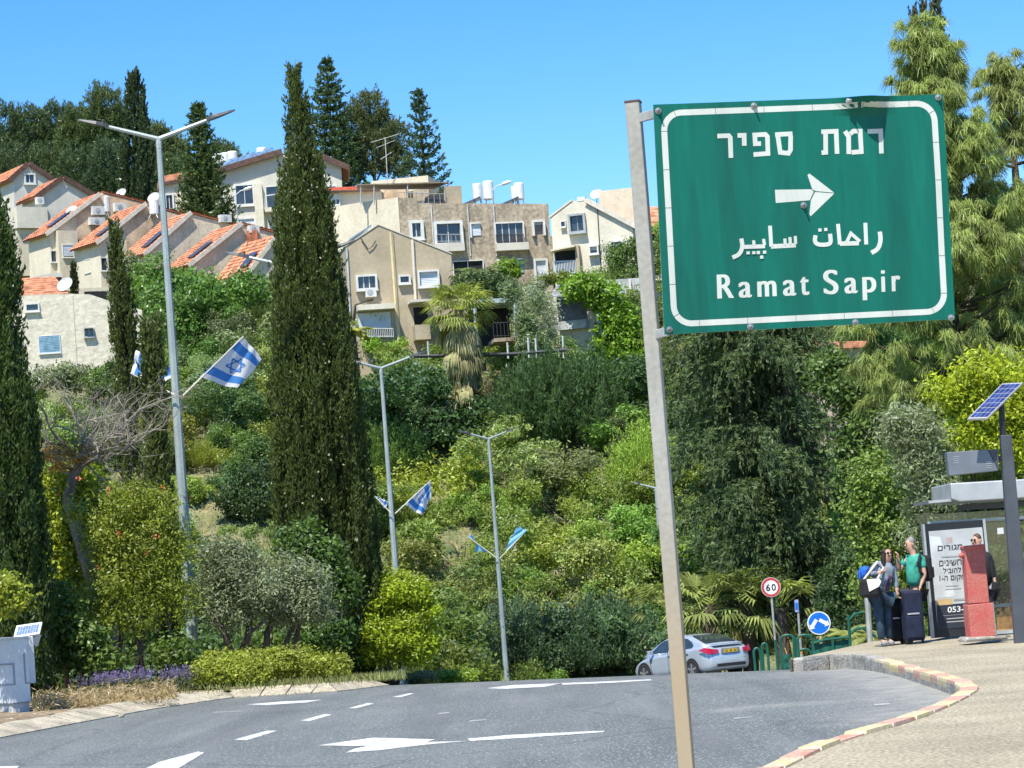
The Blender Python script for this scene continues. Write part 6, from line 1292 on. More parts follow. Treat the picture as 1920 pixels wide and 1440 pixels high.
# ---------------------------------------------------------------- silver car
def build_car():
    ang = R_(122.5); pos = P(1256, 1250, 86.8); h = Vector((math.cos(ang), math.sin(ang), 0)); r = Vector((h.y, -h.x, 0)); c = pos + r * .82; c.z = road_z(c.x, c.y) + .006
    pitch = Vector((h.x, h.y, -.045 * h.y)).normalized(); lft = Vector((-h.y, h.x, 0)); up_ = pitch.cross(lft).normalized()
    W = lambda x, y, z: c + pitch * x + lft * y + up_ * z
    PAINT_ = mat('silver_paint', (.52, .58, .62), .28, metal=.45, var=.03, coat=.6); CG = mat('car_glass', (.03, .045, .05), .06, spec=.9, var=.1); BLK = mat('black_trim', (.02, .02, .022), .6); RIM = mat('alloy', (.50, .50, .50), .3, metal=.7); TYRE = mat('tyre', (.025, .025, .025), .85)
    car = thing('parked_car', 'silver sedan seen from behind on the road beyond the sign post', 'car', c)
    SX = [(-2.26, .62, .42, .74, .70), (-2.22, .74, .30, .86, .84), (-2.10, .82, .24, .99, .985), (-1.92, .86, .22, 1.055, 1.06), (-1.6, .875, .21, 1.075, 1.085), (-1.25, .88, .20, 1.07, 1.09), (-.6, .885, .19, 1.0, 1.03), (.2, .885, .18, .955, .98), (.95, .88, .18, .92, .96), (1.35, .87, .19, .86, .90), (1.75, .845, .21, .76, .79), (2.05, .78, .24, .64, .66), (2.2, .66, .30, .54, .55), (2.26, .50, .36, .46, .46)]
    def ring(x, hw, zb, zt, zc):
        pr = [(0, zc), (.5 * hw, zc - .005), (.80 * hw, zt - .01), (.93 * hw, zt - .05), (.975 * hw, zt - .13), (.97 * hw, zt - .22), (1.0 * hw, (zb + zt) / 2 + .03), (.995 * hw, zb + .18), (.96 * hw, zb + .05), (.86 * hw, zb), (0, zb)]
        return [W(x, y, z) for y, z in pr] + [W(x, -y, z) for y, z in pr[-2:0:-1]]
    rings = [ring(*s) for s in SX]; n = len(rings[0]); mb = MB(); mb.V = [v for q in rings for v in q]
    mb.Fc = [[i * n + k_, i * n + (k_ + 1) % n, (i + 1) * n + (k_ + 1) % n, (i + 1) * n + k_] for i in range(len(rings) - 1) for k_ in range(n)] + [list(range(n))[::-1], [(len(rings) - 1) * n + k_ for k_ in range(n)]]
    mb.M = [0] * len(mb.Fc)
    body = mb.build('body', PAINT_, car, smooth=True); s_ = body.modifiers.new('subd', 'SUBSURF'); s_.levels = 1; s_.render_levels = 1
    # cabin: roof line and side slope
    TOP = [(-1.86, 1.075), (-1.55, 1.20), (-1.2, 1.335), (-.85, 1.41), (-.4, 1.445), (.1, 1.44), (.45, 1.39), (.8, 1.24), (1.2, 1.03), (1.42, .90)]
    belt = lambda x: np.interp(x, [-1.9, -1.2, .2, 1.4], [1.05, 1.02, .95, .86]); topz = lambda x: np.interp(x, [p[0] for p in TOP], [p[1] for p in TOP])
    hwb = lambda x: np.interp(x, [-1.9, -1.3, .4, 1.4], [.70, .81, .82, .72]); hwt = lambda x: np.interp(x, [-1.9, -1.0, .3, 1.4], [.58, .55, .56, .66])
    def side_y(x, z): b, t_ = belt(x), topz(x); f = min(1, max(0, (z - b) / max(.02, t_ - b))); return hwb(x) * (1 - f) + hwt(x) * f if t_ - b > .05 else hwb(x)
    def side_curve(x, z): f = min(1, max(0, (z - belt(x)) / .45)); return .815 * (1 - f) + .575 * f - .10 * max(0, -x - 1.2) - .05 * max(0, x - .6)
    xs = [-1.88, -1.7, -1.5, -1.3, -1.1, -.9, -.7, -.4, -.1, .2, .45, .7, .95, 1.2, 1.42]; mb = MB(); rr = []
    for x in xs:
        t_ = topz(x); b = min(belt(x), t_) - .04; row = []
        for f in (0, .35, .7, .92): z = b + (t_ - b) * f; row.append((side_curve(x, z), z))
        row += [(side_curve(x, t_) * .82, t_ + .005), (side_curve(x, t_) * .4, t_ + .018), (0, t_ + .022)]
        rr.append([W(x, y, z) for y, z in row] + [W(x, -y, z) for y, z in row[-2::-1]])
    n = len(rr[0]); mb.V = [v for q in rr for v in q]; mb.Fc = [[i * n + k_, (i + 1) * n + k_, (i + 1) * n + k_ + 1, i * n + k_ + 1] for i in range(len(rr) - 1) for k_ in range(n - 1)] + [list(range(n)), [(len(rr) - 1) * n + k_ for k_ in range(n)][::-1]]; mb.M = [0] * len(mb.Fc)
    mb.build('cabin', PAINT_, car, smooth=True)
    def side_panel(name, pts, m, s, off=.012, par=None):
        mb = MB(); V = [W(x, s * (side_curve(x, z) + off), z) for x, z in pts]; mb.prism(V, lft * (-s * .02)); return mb.build(name, m, par or car)
    for s in (1, -1):
        side_panel('side_window', [(.02, .975), (1.06, .945), (.98, 1.03), (.66, 1.235), (.42, 1.335), (.02, 1.37)], CG, s)
        side_panel('side_window', [(-.06, .98), (-.06, 1.37), (-.5, 1.37), (-.92, 1.325), (-1.2, 1.22), (-1.36, 1.10), (-1.3, 1.035), (-.9, 1.02)], CG, s)
        mb = MB(); mb.box(W(.86, s * .93, 1.0), pitch * .06, lft * .09, up_ * .06); mb.build('mirror', PAINT_, car, bevel=.02)
        for x in (-.95, -.02): mb = MB(); mb.box(W(x - .12, s * .885, .865), pitch * .09, lft * .014, up_ * .014); mb.build('door_handle', PAINT_, car)
        mb = MB()
        for x0, z0, x1_, z1 in ((-.03, .94, -.03, .28), (1.0, .90, .92, .30), (-1.02, .98, -.80, .42)): mb.tube([W(x0, s * .868, z0), W((x0 + x1_) / 2, s * .884, .6), W(x1_, s * .876, z1)], .006, 4)
        mb.build('door_gap', BLK, car)
    mb = MB()
    RW = [(-1.80, .60, 1.105), (-1.55, .60, 1.215), (-1.25, .57, 1.33), (-1.0, .53, 1.395)]
    Vl = [W(x, y, z + .022) for x, y, z in RW] + [W(x, -y, z + .022) for x, y, z in RW]; mb.add(Vl, [(i, i + 1, i + 5, i + 4) for i in range(3)]); mb.build('rear_window', CG, car)
    WS = [(1.28, .66, .985), (.85, .60, 1.215), (.5, .54, 1.38)]; mb = MB(); Vl = [W(x + .02, y, z + .022) for x, y, z in WS] + [W(x + .02, -y, z + .022) for x, y, z in WS]; mb.add(Vl, [(i + 3, i + 4, i + 1, i) for i in range(2)]); mb.build('windscreen', CG, car)
    RED = mat('tail_red', (.45, .01, .03), .15, spec=.8, coat=.5)
    for s in (1, -1):
        pts = [(-1.78, .884, .93), (-2.05, .862, .985), (-2.17, .80, .965), (-2.235, .66, .93), (-2.25, .46, .90), (-2.26, .46, .80), (-2.25, .68, .765), (-2.17, .83, .80), (-2.02, .89, .86)]
        top = [W(x, s * y, z) for x, y, z in pts[:5]]; bot = [W(x, s * y, z) for x, y, z in ((-1.80, .893, .905), (-2.04, .895, .855), (-2.19, .845, .79), (-2.25, .70, .77), (-2.268, .47, .80))]
        off = lambda q: q + (q - W(-1.6, 0, .9)).normalized() * .02
        top = [off(q) for q in top]; bot = [off(q) for q in bot]; mb = MB(); mb.add(top + bot + [W(-1.9, s * .6, .9)], [(i, i + 5, i + 6, i + 1) if s > 0 else (i, i + 1, i + 6, i + 5) for i in range(4)]); mb.build('tail_light', RED, car)
    mb = MB(); mb.box(W(-2.262, 0, .845), pitch * .012, lft * .36, up_ * .075); mb.build('plate_recess', mat('grey_trim', (.20, .21, .22), .5), car)
    mb = MB(); mb.box(W(-2.278, 0, .835), pitch * .006, lft * .26, up_ * .055); pl_ = mb.build('number_plate', mat('plate_yellow', (.62, .42, .04), .5, var=.05), car)
    mb = MB()
    for k_ in range(8):
        if k_ not in (2, 5): mb.box(W(-2.286, .20 - k_ * .057, .835), pitch * .002, lft * .013, up_ * .034)
    mb.build('plate_marks', BLK, pl_)
    mb = MB(); mb.box(W(-2.266, 0, .955), pitch * .012, lft * .34, up_ * .012); mb.build('chrome_strip', RIM, car)
    mb = MB(); mb.box(W(-2.05, 0, 1.075), pitch * .10, lft * .58, up_ * .012); mb.build('spoiler', PAINT_, car, bevel=.01)
    mb = MB(); mb.box(W(-2.255, 0, .40), pitch * .02, lft * .55, up_ * .05); mb.build('bumper_trim', BLK, car)
    for x in (1.35, -1.32):
        for s in (1, -1):
            o_ = W(x, s * .90, .315); mb = MB(); mb.lathe(W(x, s * .70, .315), [(.30, 0), (.318, .02), (.32, .12), (.318, .195), (.27, .205), (.225, .19)], 28, axis=lft * s); wh = mb.build('wheel', TYRE, car, smooth=False)
            mb = MB(); mb.lathe(W(x, s * .885, .315), [(.225, .012), (.205, -.015), (.06, -.005), (.05, .012), (.0, .016)], 24, axis=lft * s); mb.build('hub', mat('hub_dark', (.05, .05, .05), .6), wh)
            mb = MB()
            for q in range(5):
                a = q * 1.2566 + .3; d = pitch * math.cos(a) + up_ * math.sin(a); e = pitch * -math.sin(a) + up_ * math.cos(a); mb.box(o_ + d * .12, d * .105, e * .030, lft * .008)
            mb.build('rim', RIM, wh)
            mb = MB(); ar = [(math.cos(R_(a)), math.sin(R_(a))) for a in range(-12, 193, 12)]; V = [W(x + .385 * ca, s * .893, .315 + .385 * sa) for ca, sa in ar] + [W(x + .385 * ca, s * .70, .315 + .385 * sa) for ca, sa in ar]; V2 = [W(x, s * .893, .24)]; m_ = len(ar)
            mb.add([W(x + .385 * ca, s * .889, .315 + .385 * sa) for ca, sa in ar] + [W(x, s * .889, .22)], [(i, i + 1, m_) for i in range(m_ - 1)]); mb.build('wheel_arch', BLK, car)
build_car()

# ---------------------------------------------------------------- people at the bus stop
SKIN = mat('skin', (.50, .29, .20), .6, var=.06); 
def skin_mesh(name, nodes, edges, m, parent, sub=1, root=0):
    """one continuous tapered surface grown on connected joints"""
    base = wloc(parent); me = bpy.data.meshes.new(name); me.from_pydata([Vector(p) - base for p, r in nodes], edges, []); o = bpy.data.objects.new(name, me); COL.objects.link(o)
    o.modifiers.new('skin', 'SKIN'); sv = me.skin_vertices[0].data
    for i, (p, r) in enumerate(nodes): sv[i].radius = r if isinstance(r, tuple) else (r, r); sv[i].use_root = (i == root)
    s = o.modifiers.new('subd', 'SUBSURF'); s.levels = sub; s.render_levels = sub
    dg = bpy.context.evaluated_depsgraph_get(); m2 = bpy.data.meshes.new_from_object(o.evaluated_get(dg)); bpy.data.objects.remove(o); bpy.data.meshes.remove(me)
    m2.materials.clear(); m2.materials.append(m); m2.polygons.foreach_set('use_smooth', [True] * len(m2.polygons)); m2.name = name
    o = bpy.data.objects.new(name, m2); link(o, parent); return o
def hand_nodes(nodes, edges, wrist_i, d, side, curl):
    w = Vector(nodes[wrist_i][0]); d = d.normalized(); side = (side - d * side.dot(d)).normalized(); n = d.cross(side); palm = len(nodes); nodes.append((w + d * .075, (.036, .018))); edges.append((wrist_i, palm))
    for k_, (off, L) in enumerate(((-.03, .066), (-.011, .076), (.009, .072), (.028, .056))):
        a = len(nodes); p = w + d * .085 + side * off; q = p + (d * math.cos(curl) + n * math.sin(curl)) * L * .55; e = q + (d * math.cos(curl * 2.1) + n * math.sin(curl * 2.1)) * L * .5
        nodes += [(p, .009), (q, .009), (e, .007)]; edges += [(palm, a), (a, a + 1), (a + 1, a + 2)]
    a = len(nodes); p = w + d * .03 - side * .035; q = p + (d * .7 - side * .6 + n * .3) * .04; e = q + (d * .9 + n * .4) * .03; nodes += [(p, .012), (q, .010), (e, .008)]; edges += [(wrist_i, a), (a, a + 1), (a + 1, a + 2)]
def person(lab, Y, J, cl, face, hair, hair_len, shorts=False, beard=False, glasses=False, group=None):
    """J: joints as (crop x, crop y, depth offset); cl: shirt and trouser materials; face: direction the head looks"""
    w = {k_: P(1600 + v[0] / 6, 980 + v[1] / 6, Y + v[2]) for k_, v in J.items()}
    foot = (w['ankL'] + w['ankR']) / 2; t = thing('person', lab, 'person', Vector((foot.x, foot.y, .13)), group)
    for q in ('toeL', 'toeR'): w[q].z = .13 + .045
    for q in ('ankL', 'ankR'): w[q].z = .13 + .09
    hd = w['head']; f = Vector(face).normalized(); up_ = Vector((0, 0, 1)); sd = f.cross(up_).normalized()
    nodes = [(w['pelvis'], (.09, .07)), (w['spine'], (.08, .07)), (w['chest'], (.10, .07)), (w['neck'], .058), (hd - up_ * .06 + f * .01, (.07, .078)), (hd + up_ * .02, (.076, .092)), (hd + up_ * .085 - f * .01, (.05, .06))]
    edges = [(0, 1), (1, 2), (2, 3), (3, 4), (4, 5), (5, 6)]
    for s in 'LR':
        i = len(nodes); nodes += [(w['sho' + s], .046), (w['elb' + s], .040), (w['wri' + s], .028)]; edges += [(2, i), (i, i + 1), (i + 1, i + 2)]
        d = w['wri' + s] - w['elb' + s]; hdv = d.lerp(Vector((w['han' + s] - w['wri' + s])), .7); hand_nodes(nodes, edges, i + 2, hdv, Vector((.3, 1, .1)), .5)
        i = len(nodes); nodes += [(w['hip' + s], .06), (w['kne' + s], .045), (w['ank' + s], .036), (w['toe' + s], .032)]; edges += [(0, i), (i, i + 1), (i + 1, i + 2), (i + 2, i + 3)]
    skin_mesh('body', nodes, edges, SKIN, t)
    # clothing: shells over the same joints
    n2 = [(w['pelvis'] + up_ * .0, (.185, .15)), (w['spine'], (.175, .145)), (w['chest'], (.20, .15)), (w['neck'] - up_ * .03, .085)]; e2 = [(0, 1), (1, 2), (2, 3)]
    for s in 'LR':
        i = len(n2); slv = cl.get('sleeve', .6); n2 += [(w['sho' + s], .076), (w['sho' + s].lerp(w['elb' + s], min(1, slv)), .062)]; e2 += [(2, i), (i, i + 1)]
        if slv > 1: n2.append((w['elb' + s].lerp(w['wri' + s], .9), .042)); e2.append((i + 1, i + 2))
    skin_mesh('shirt', n2, e2, cl['shirt'], t)
    n3 = [(w['pelvis'] - up_ * .02, (.168, .13))]; e3 = []
    for s in 'LR': i = len(n3); n3 += [(w['hip' + s], .102), (w['kne' + s], .074), (w['ank' + s] + up_ * .01, .062)]; e3 += [(0, i), (i, i + 1), (i + 1, i + 2)]
    skin_mesh('trousers', n3, e3, cl['trousers'], t)
    for s in 'LR': skin_mesh('shoe', [(w['ank' + s] - up_ * .03 - (w['toe' + s] - w['ank' + s]) * .15, .05), (w['ank' + s].lerp(w['toe' + s], .5) - up_ * .02, .05), (w['toe' + s] + (w['toe' + s] - w['ank' + s]) * .25, .04)], [(0, 1), (1, 2)], cl['shoe'], t)
    # head details
    hn = [(hd + up_ * .082 + f * .035, (.058, .062)), (hd + up_ * .065 - f * .018, (.084, .088)), (hd - up_ * .03 - f * .045, (.078, .058))]; he = [(0, 1), (1, 2)]
    if hair_len: hn += [(hd - up_ * .12 - f * .06, (.10, .06)), (hd - up_ * hair_len - f * .06, (.085, .05)), (hd - up_ * .04 + sd * .08 + f * .005, .042), (hd - up_ * .22 + sd * .09 + f * .01, .04), (hd - up_ * .04 - sd * .08 + f * .005, .042), (hd - up_ * .22 - sd * .09 + f * .01, .04)]; he += [(2, 3), (3, 4), (1, 5), (5, 6), (1, 7), (7, 8)]
    skin_mesh('hair', hn, he, hair, t)
    mb = MB(); mb.lathe(hd - up_ * .01 + f * .082, [(.006, -.03), (.016, -.012), (.013, .012), (.004, .018)], 6, axis=(f + up_ * -.4)); mb.build('nose', SKIN, t)
    for s in (-1, 1):
        mb = MB(); mb.lathe(hd + up_ * .015 + sd * s * .032 + f * .074, [(.002, -.006), (.014 if not glasses else .024, 0), (.010 if not glasses else .02, .010), (.002, .013)], 10, axis=f); mb.build('eye' if not glasses else 'sunglass_lens', mat('eye_dark', (.02, .015, .012), .2), t)
        mb = MB(); mb.lathe(hd + sd * s * .082 - f * .005, [(.01, -.01), (.024, 0), (.02, .012), (.008, .014)], 8, axis=sd * s); mb.build('ear', SKIN, t)
    mb = MB(); mb.box(hd - up_ * .058 + f * .084, sd * .022, f * .006, up_ * .006); mb.build('mouth', mat('lips', (.40, .13, .11), .5), t)
    return t, w
TEAL = mat('green_polo', (.045, .33, .24), .85, var=.15, vscale=9); CHAR = mat('charcoal_cloth', (.035, .035, .042), .9, var=.2, vscale=8); JEAN = mat('dark_jeans', (.028, .055, .085), .9, var=.25, vscale=9); CARD = mat('grey_cardigan', (.20, .25, .29), .9, var=.2, vscale=10); NAVY = mat('navy_fabric', (.009, .015, .04), .8, var=.2, vscale=7); BLKC = mat('black_fabric', (.014, .014, .016), .85, var=.2, vscale=7)
GH = mat('grey_hair', (.24, .235, .22), .8, var=.2, vscale=30); DH = mat('dark_hair', (.022, .014, .010), .6, var=.2, vscale=30); SHOE = mat('grey_shoe', (.25, .25, .25), .7)
man, wm = person('grey haired man in green polo shirt raising one hand, beside a navy suitcase', 43.0, dict(head=(637, 242, 0), neck=(672, 335, 0), chest=(690, 440, 0), spine=(690, 600, 0), pelvis=(690, 740, 0), shoL=(765, 412, -.13), elbL=(802, 585, -.17), wriL=(765, 690, -.2), hanL=(735, 765, -.2), shoR=(600, 405, .12), elbR=(510, 545, .06), wriR=(503, 425, .0), hanR=(508, 340, 0), hipL=(715, 800, -.07), kneL=(690, 1060, -.08), ankL=(670, 1330, -.05), toeL=(615, 1360, -.07), hipR=(655, 800, .09), kneR=(610, 1060, .09), ankR=(595, 1335, .1), toeR=(540, 1362, .08)), dict(shirt=TEAL, trousers=CHAR, shoe=SHOE, sleeve=.62), (-1, -.3, -.08), GH, 0)
mb = MB(); a = wm['shoL']; mb.tube([a + Vector((-.02, -.06, .07)), a + Vector((-.07, -.12, -.05)), a + Vector((-.05, -.1, -.2)), a + Vector((.04, -.02, -.28))], .024, 6); mb.build('backpack_strap', BLKC, man)
bpk = thing('backpack', 'black backpack worn by the man in the green shirt', 'backpack', wm['chest'] + Vector((.17, .05, -.25))); c = wm['chest'] + Vector((.19, .08, -.12)); mb = MB(); mb.box(c, (.07, .01, 0), (-.02, .14, 0), (0, 0, .21)); mb.build('bag_body', BLKC, bpk, bevel=.05); mb = MB(); mb.box(c + Vector((.085, .0, -.07)), (.025, 0, 0), (0, .10, 0), (0, 0, .09)); mb.build('front_pocket', BLKC, bpk, bevel=.02)
woman, ww = person('dark haired woman in sunglasses and grey cardigan, leaning with bags on her shoulder', 42.6, dict(head=(375, 352, -.03), neck=(375, 450, 0), chest=(345, 560, 0), spine=(325, 690, 0), pelvis=(315, 800, 0), shoL=(255, 480, -.06), elbL=(195, 590, -.16), wriL=(300, 560, -.24), hanL=(370, 530, -.24), shoR=(435, 490, .06), elbR=(470, 640, .05), wriR=(490, 760, .0), hanR=(500, 830, 0), hipL=(275, 850, -.06), kneL=(290, 1090, -.06), ankL=(325, 1345, -.04), toeL=(370, 1385, -.10), hipR=(365, 850, .06), kneR=(385, 1090, .04), ankR=(400, 1340, .08), toeR=(450, 1375, .02)), dict(shirt=CARD, trousers=JEAN, shoe=SHOE, sleeve=1.5), (.5, -.85, -.05), DH, .22, glasses=True)
skin_mesh('purple_top', [(ww['pelvis'] + Vector((.05, -.075, .02)), (.10, .07)), (ww['spine'] + Vector((.06, -.07, 0)), (.085, .065)), (ww['chest'] + Vector((.07, -.075, -.02)), (.07, .06))], [(0, 1), (1, 2)], mat('purple_top', (.085, .03, .085), .85, var=.2, vscale=10), woman)
def bagthing(name, lab, cat_, c, ax, ay, az_, m, bevel, extra=None):
    t = thing(name, lab, cat_, Vector(c) - Vector(az_)); mb = MB(); mb.box(c, ax, ay, az_); mb.build('bag_body', m, t, bevel=bevel); return t
c = P(1600 + 185 / 6, 980 + 735 / 6, 42.35); t = bagthing('shoulder_bag', 'black shoulder bag with a white front pocket on the hip of the woman', 'bag', c, (.15, -.03, 0), (.03, .09, 0), (.0, 0, .15), BLKC, .05)
mb = MB(); pts = [P(1600 + x / 6, 980 + y / 6, 42.235) for x, y in ((150, 640), (290, 628), (318, 660), (290, 720), (180, 778))]; mb.prism(pts, (0, .02, 0)); mb.build('white_pocket', mat('white_cloth', (.80, .74, .68), .8), t, bevel=.006)
mb = MB(); mb.tube([c + Vector((-.1, 0, .12)), ww['shoL'] + Vector((.02, -.09, .06)), ww['shoL'] + Vector((.1, -.1, -.05)), c + Vector((.13, -.06, .14))], .018, 6); mb.build('strap', mat('pale_strap', (.62, .55, .48), .8), t)
c = P(1600 + 120 / 6, 980 + 560 / 6, 42.75); t = bagthing('backpack', 'bright blue backpack behind the shoulder of the woman', 'backpack', c, (.07, .02, 0), (-.03, .11, 0), (.02, 0, .10), mat('blue_bag', (.02, .12, .48), .7, var=.15), .06); mb = MB(); mb.box(c + Vector((-.08, -.02, -.04)), (.02, 0, 0), (0, .09, 0), (0, 0, .07)); mb.build('front_pocket', mat('blue_bag', (.02, .12, .48)), t, bevel=.02)
def suitcase(lab, x0, y0, x1, y1, Y, m, handle):
    a, b = P(1600 + x0 / 6, 980 + y1 / 6, Y), P(1600 + x1 / 6, 980 + y1 / 6, Y); zt = P(1600 + (x0 + x1) / 12, 980 + y0 / 6, Y).z; c = (a + b) / 2; w_ = (b - a).length / 2; zb = .13 + .05; t = thing('suitcase', lab, 'suitcase', (c.x, c.y, .13))
    mb = MB(); mb.box((c.x, c.y, (zb + zt) / 2), (w_, .02, 0), (-.02, .13, 0), (0, 0, (zt - zb) / 2)); mb.build('case', m, t, bevel=.04)
    mb = MB(); mb.box((c.x, c.y - .145, zb + (zt - zb) * .28), (w_ * .8, .015, 0), (0, .02, 0), (0, 0, (zt - zb) * .22)); pk = mb.build('front_pocket', m, t, bevel=.015)
    mb = MB(); mb.box((c.x, c.y - .158, zb + (zt - zb) * .545), (w_ * .62, .01, 0), (0, .006, 0), (0, 0, .012)); mb.build('zip', mat('zip_silver', (.55, .56, .58), .3, metal=.6), t)
    for s in (-1, 1): mb = MB(); mb.lathe((c.x + s * w_ * .8, c.y - .07, .175), [(.02, -.016), (.045, -.016), (.045, .016), (.02, .016)], 12, axis=(1, 0, 0)); mb.build('wheel', BLKC, t)
    if handle: mb = MB(); mb.tube([(c.x - w_ * .5, c.y + .08, zt - .02), (c.x - w_ * .5, c.y + .08, zt + .22), (c.x + w_ * .5, c.y + .08, zt + .22), (c.x + w_ * .5, c.y + .08, zt - .02)], .012, 6); mb.build('handle', BLKC, t)
suitcase('tall navy fabric suitcase with a silver zip in front of the man', 582, 762, 800, 1372, 42.7, NAVY, False)
suitcase('black suitcase standing between the woman and the man', 432, 850, 560, 1372, 43.0, BLKC, True)
third, w3 = person('person in dark clothes behind the red pillar in the shelter, holding a black bag', 42.6, dict(head=(1385, 205, 0), neck=(1420, 300, 0), chest=(1455, 420, 0), spine=(1470, 590, 0), pelvis=(1480, 740, 0), shoL=(1535, 400, -.08), elbL=(1560, 560, -.1), wriL=(1590, 640, -.12), hanL=(1600, 700, -.12), shoR=(1385, 400, .1), elbR=(1360, 570, .1), wriR=(1370, 700, 0), hanR=(1380, 760, 0), hipL=(1510, 790, -.06), kneL=(1520, 1030, -.06), ankL=(1530, 1270, -.04), toeL=(1500, 1300, -.1), hipR=(1450, 790, .06), kneR=(1455, 1030, .06), ankR=(1460, 1270, .08), toeR=(1425, 1290, .04)), dict(shirt=BLKC, trousers=CHAR, shoe=BLKC, sleeve=1.5), (-.75, -.6, 0), mat('brown_hair', (.10, .055, .03), .7, var=.2), 0, glasses=True)
c = P(1600 + 1600 / 6, 980 + 715 / 6, 42.3); t = bagthing('handbag', 'small black handbag held beside the red pillar', 'bag', c, (.06, 0, 0), (0, .05, 0), (.01, 0, .07), BLKC, .02); mb = MB(); mb.tube([c + Vector((-.04, 0, .06)), c + Vector((-.03, 0, .16)), c + Vector((.03, 0, .16)), c + Vector((.04, 0, .06))], .008, 5); mb.build('strap', BLKC, t)

# ---------------------------------------------------------------- bus shelter, red pillar, solar sign pole
def crop5(x, y): return 1600 + x / 6, 980 + y / 6
BP = Plane(P(1745, 1090, 43.6), 0); SILV = mat('shelter_silver', (.48, .49, .48), .4, metal=.4, var=.08); CLEAR = None
def glass_mat():
    m = bpy.data.materials.new('shelter_glass'); m.use_nodes = True; nt = m.node_tree; nt.nodes.remove(nt.nodes['Principled BSDF']); a = nd(nt, 'ShaderNodeBsdfTransparent'); a.inputs[0].default_value = (.72, .76, .75, 1); g = nd(nt, 'ShaderNodeBsdfGlossy'); g.inputs['Roughness'].default_value = .03; f = nd(nt, 'ShaderNodeFresnel'); f.inputs[0].default_value = 1.5; x = nd(nt, 'ShaderNodeMixShader'); nt.links.new(f.outputs[0], x.inputs[0]); nt.links.new(a.outputs[0], x.inputs[1]); nt.links.new(g.outputs[0], x.inputs[2]); nt.links.new(x.outputs[0], nt.nodes['Material Output'].inputs[0]); return m
shelter = thing('bus_shelter', 'silver and black bus shelter with advertising panel behind the red pillar', 'bus shelter', (BP.pt(*BP.az(1830, 1200)).x, 43.8, .13))
def bq(pts, d): return [BP.pt(*BP.az(*crop5(*p)), d) for p in pts]
mb = MB(); mb.prism(bq([(780, 18), (1470, -34), (1590, 1245), (892, 1300)], .0), (0, .16, 0)); ad = mb.build('advert_case', mat('advert_black', (.02, .022, .026), .35, var=.1), shelter)
mb = MB(); mb.prism(bq([(778, 18), (800, 17), (915, 1298), (892, 1302)], .012), (0, .20, 0)); mb.build('case_edge', SILV, ad)
mb = MB(); mb.prism(bq([(846, 98), (1448, 50), (1560, 1150), (950, 1200)], .006), (0, .005, 0)); ps = mb.build('poster', mat('poster_paper', (.46, .48, .46), .5, var=.08, vscale=2), ad)
mb = MB(); mb.prism(bq([(934, 930), (1540, 880), (1560, 1150), (950, 1200)], .009), (0, .002, 0)); mb.build('poster_footer', mat('poster_navy', (.03, .035, .05), .4), ad)
mb = MB(); mb.prism(bq([(940, 866), (1112, 852), (1118, 918), (944, 932)], .010), (0, .0035, 0)); mb.build('poster_band', mat('poster_gold', (.55, .38, .17), .5), ad)
mb = MB(); mb.prism(bq([(1040, 168), (1112, 160), (1114, 226), (1042, 234)], .008), (0, .0015, 0)); mb.build('poster_block', mat('poster_pink', (.42, .33, .30), .6), ad)
mb = MB(); mb.prism(bq([(852, 150), (975, 160), (1150, 830), (925, 850), (1000, 1190), (955, 1195)], .0075), (0, .001, 0)); mb.build('poster_shape', mat('poster_pale', (.58, .60, .58), .5), ad)
def poster_text(s, x0, x1, yb, h, m, slope=-.075, bold=.006, d=.012):
    V, Fs = text_mesh(s, 1.0, bold); xs = [v.x for v in V]; ys = [v.y for v in V]; a, b = min(xs), max(xs); top = max(ys)
    mb = MB(); mb.add([BP.pt(*BP.az(*crop5(x0 + (v.x - a) / (b - a) * (x1 - x0) - v.y / top * h * .0, yb + slope * ((v.x - a) / (b - a)) * (x1 - x0) - v.y / top * h)), d) for v in V], Fs); mb.build('poster_lettering', m, ad)
PB = mat('print_black', (.03, .03, .03), .6); PW = mat('print_white', (.75, .75, .72), .6); PG = mat('print_grey', (.35, .35, .33), .6)
heb = lambda s: s[::-1]
poster_text(heb('מגורים'), 948, 1225, 318, 58, PB); poster_text(heb('חשינים'), 965, 1215, 490, 62, PB); poster_text(heb('להוביל'), 1008, 1210, 570, 62, PB); poster_text('1-' + heb('מקום ה'), 968, 1255, 655, 58, PB)
poster_text('053-5', 1060, 1290, 1010, 62, PW, bold=.012)
mb = MB()
for (x0, y, x1, hh) in ((990, 395, 1200, 14), (1040, 720, 1180, 9), (1030, 755, 1210, 9), (1130, 880, 1290, 22)): mb.prism(bq([(x0, y), (x1, y - (x1 - x0) * .075), (x1, y - (x1 - x0) * .075 - hh), (x0, y - hh)], .012), (0, .001, 0))
mb.build('poster_rule', PG, ad); mb = MB()
for (x0, y, x1, hh) in ((1005, 1050, 1290, 4), (1050, 1088, 1290, 12), (1050, 1125, 1290, 12)): mb.prism(bq([(x0, y), (x1, y - (x1 - x0) * .075), (x1, y - (x1 - x0) * .075 - hh), (x0, y - hh)], .013), (0, .001, 0))
mb.build('poster_rule', PG, ad)
for (xt, xb) in ((1466, 1600), (1732, 1832)): mb = MB(); q = bq([(xt - 14, -40), (xt + 14, -42), (xb + 12, 1290), (xb - 14, 1292)], .02); mb.prism(q, (0, .09, 0)); mb.build('upright', SILV, shelter)
mb = MB(); mb.prism(bq([(1480, -30), (1720, -44), (1820, 1190), (1600, 1206)], -.03), (0, .012, 0)); mb.build('glass_pane', glass_mat(), shelter)
mb = MB(); mb.prism(bq([(1605, 1216), (1826, 1200), (1830, 1240), (1608, 1256)], .0), (0, .05, 0)); mb.build('bottom_rail', SILV, shelter)
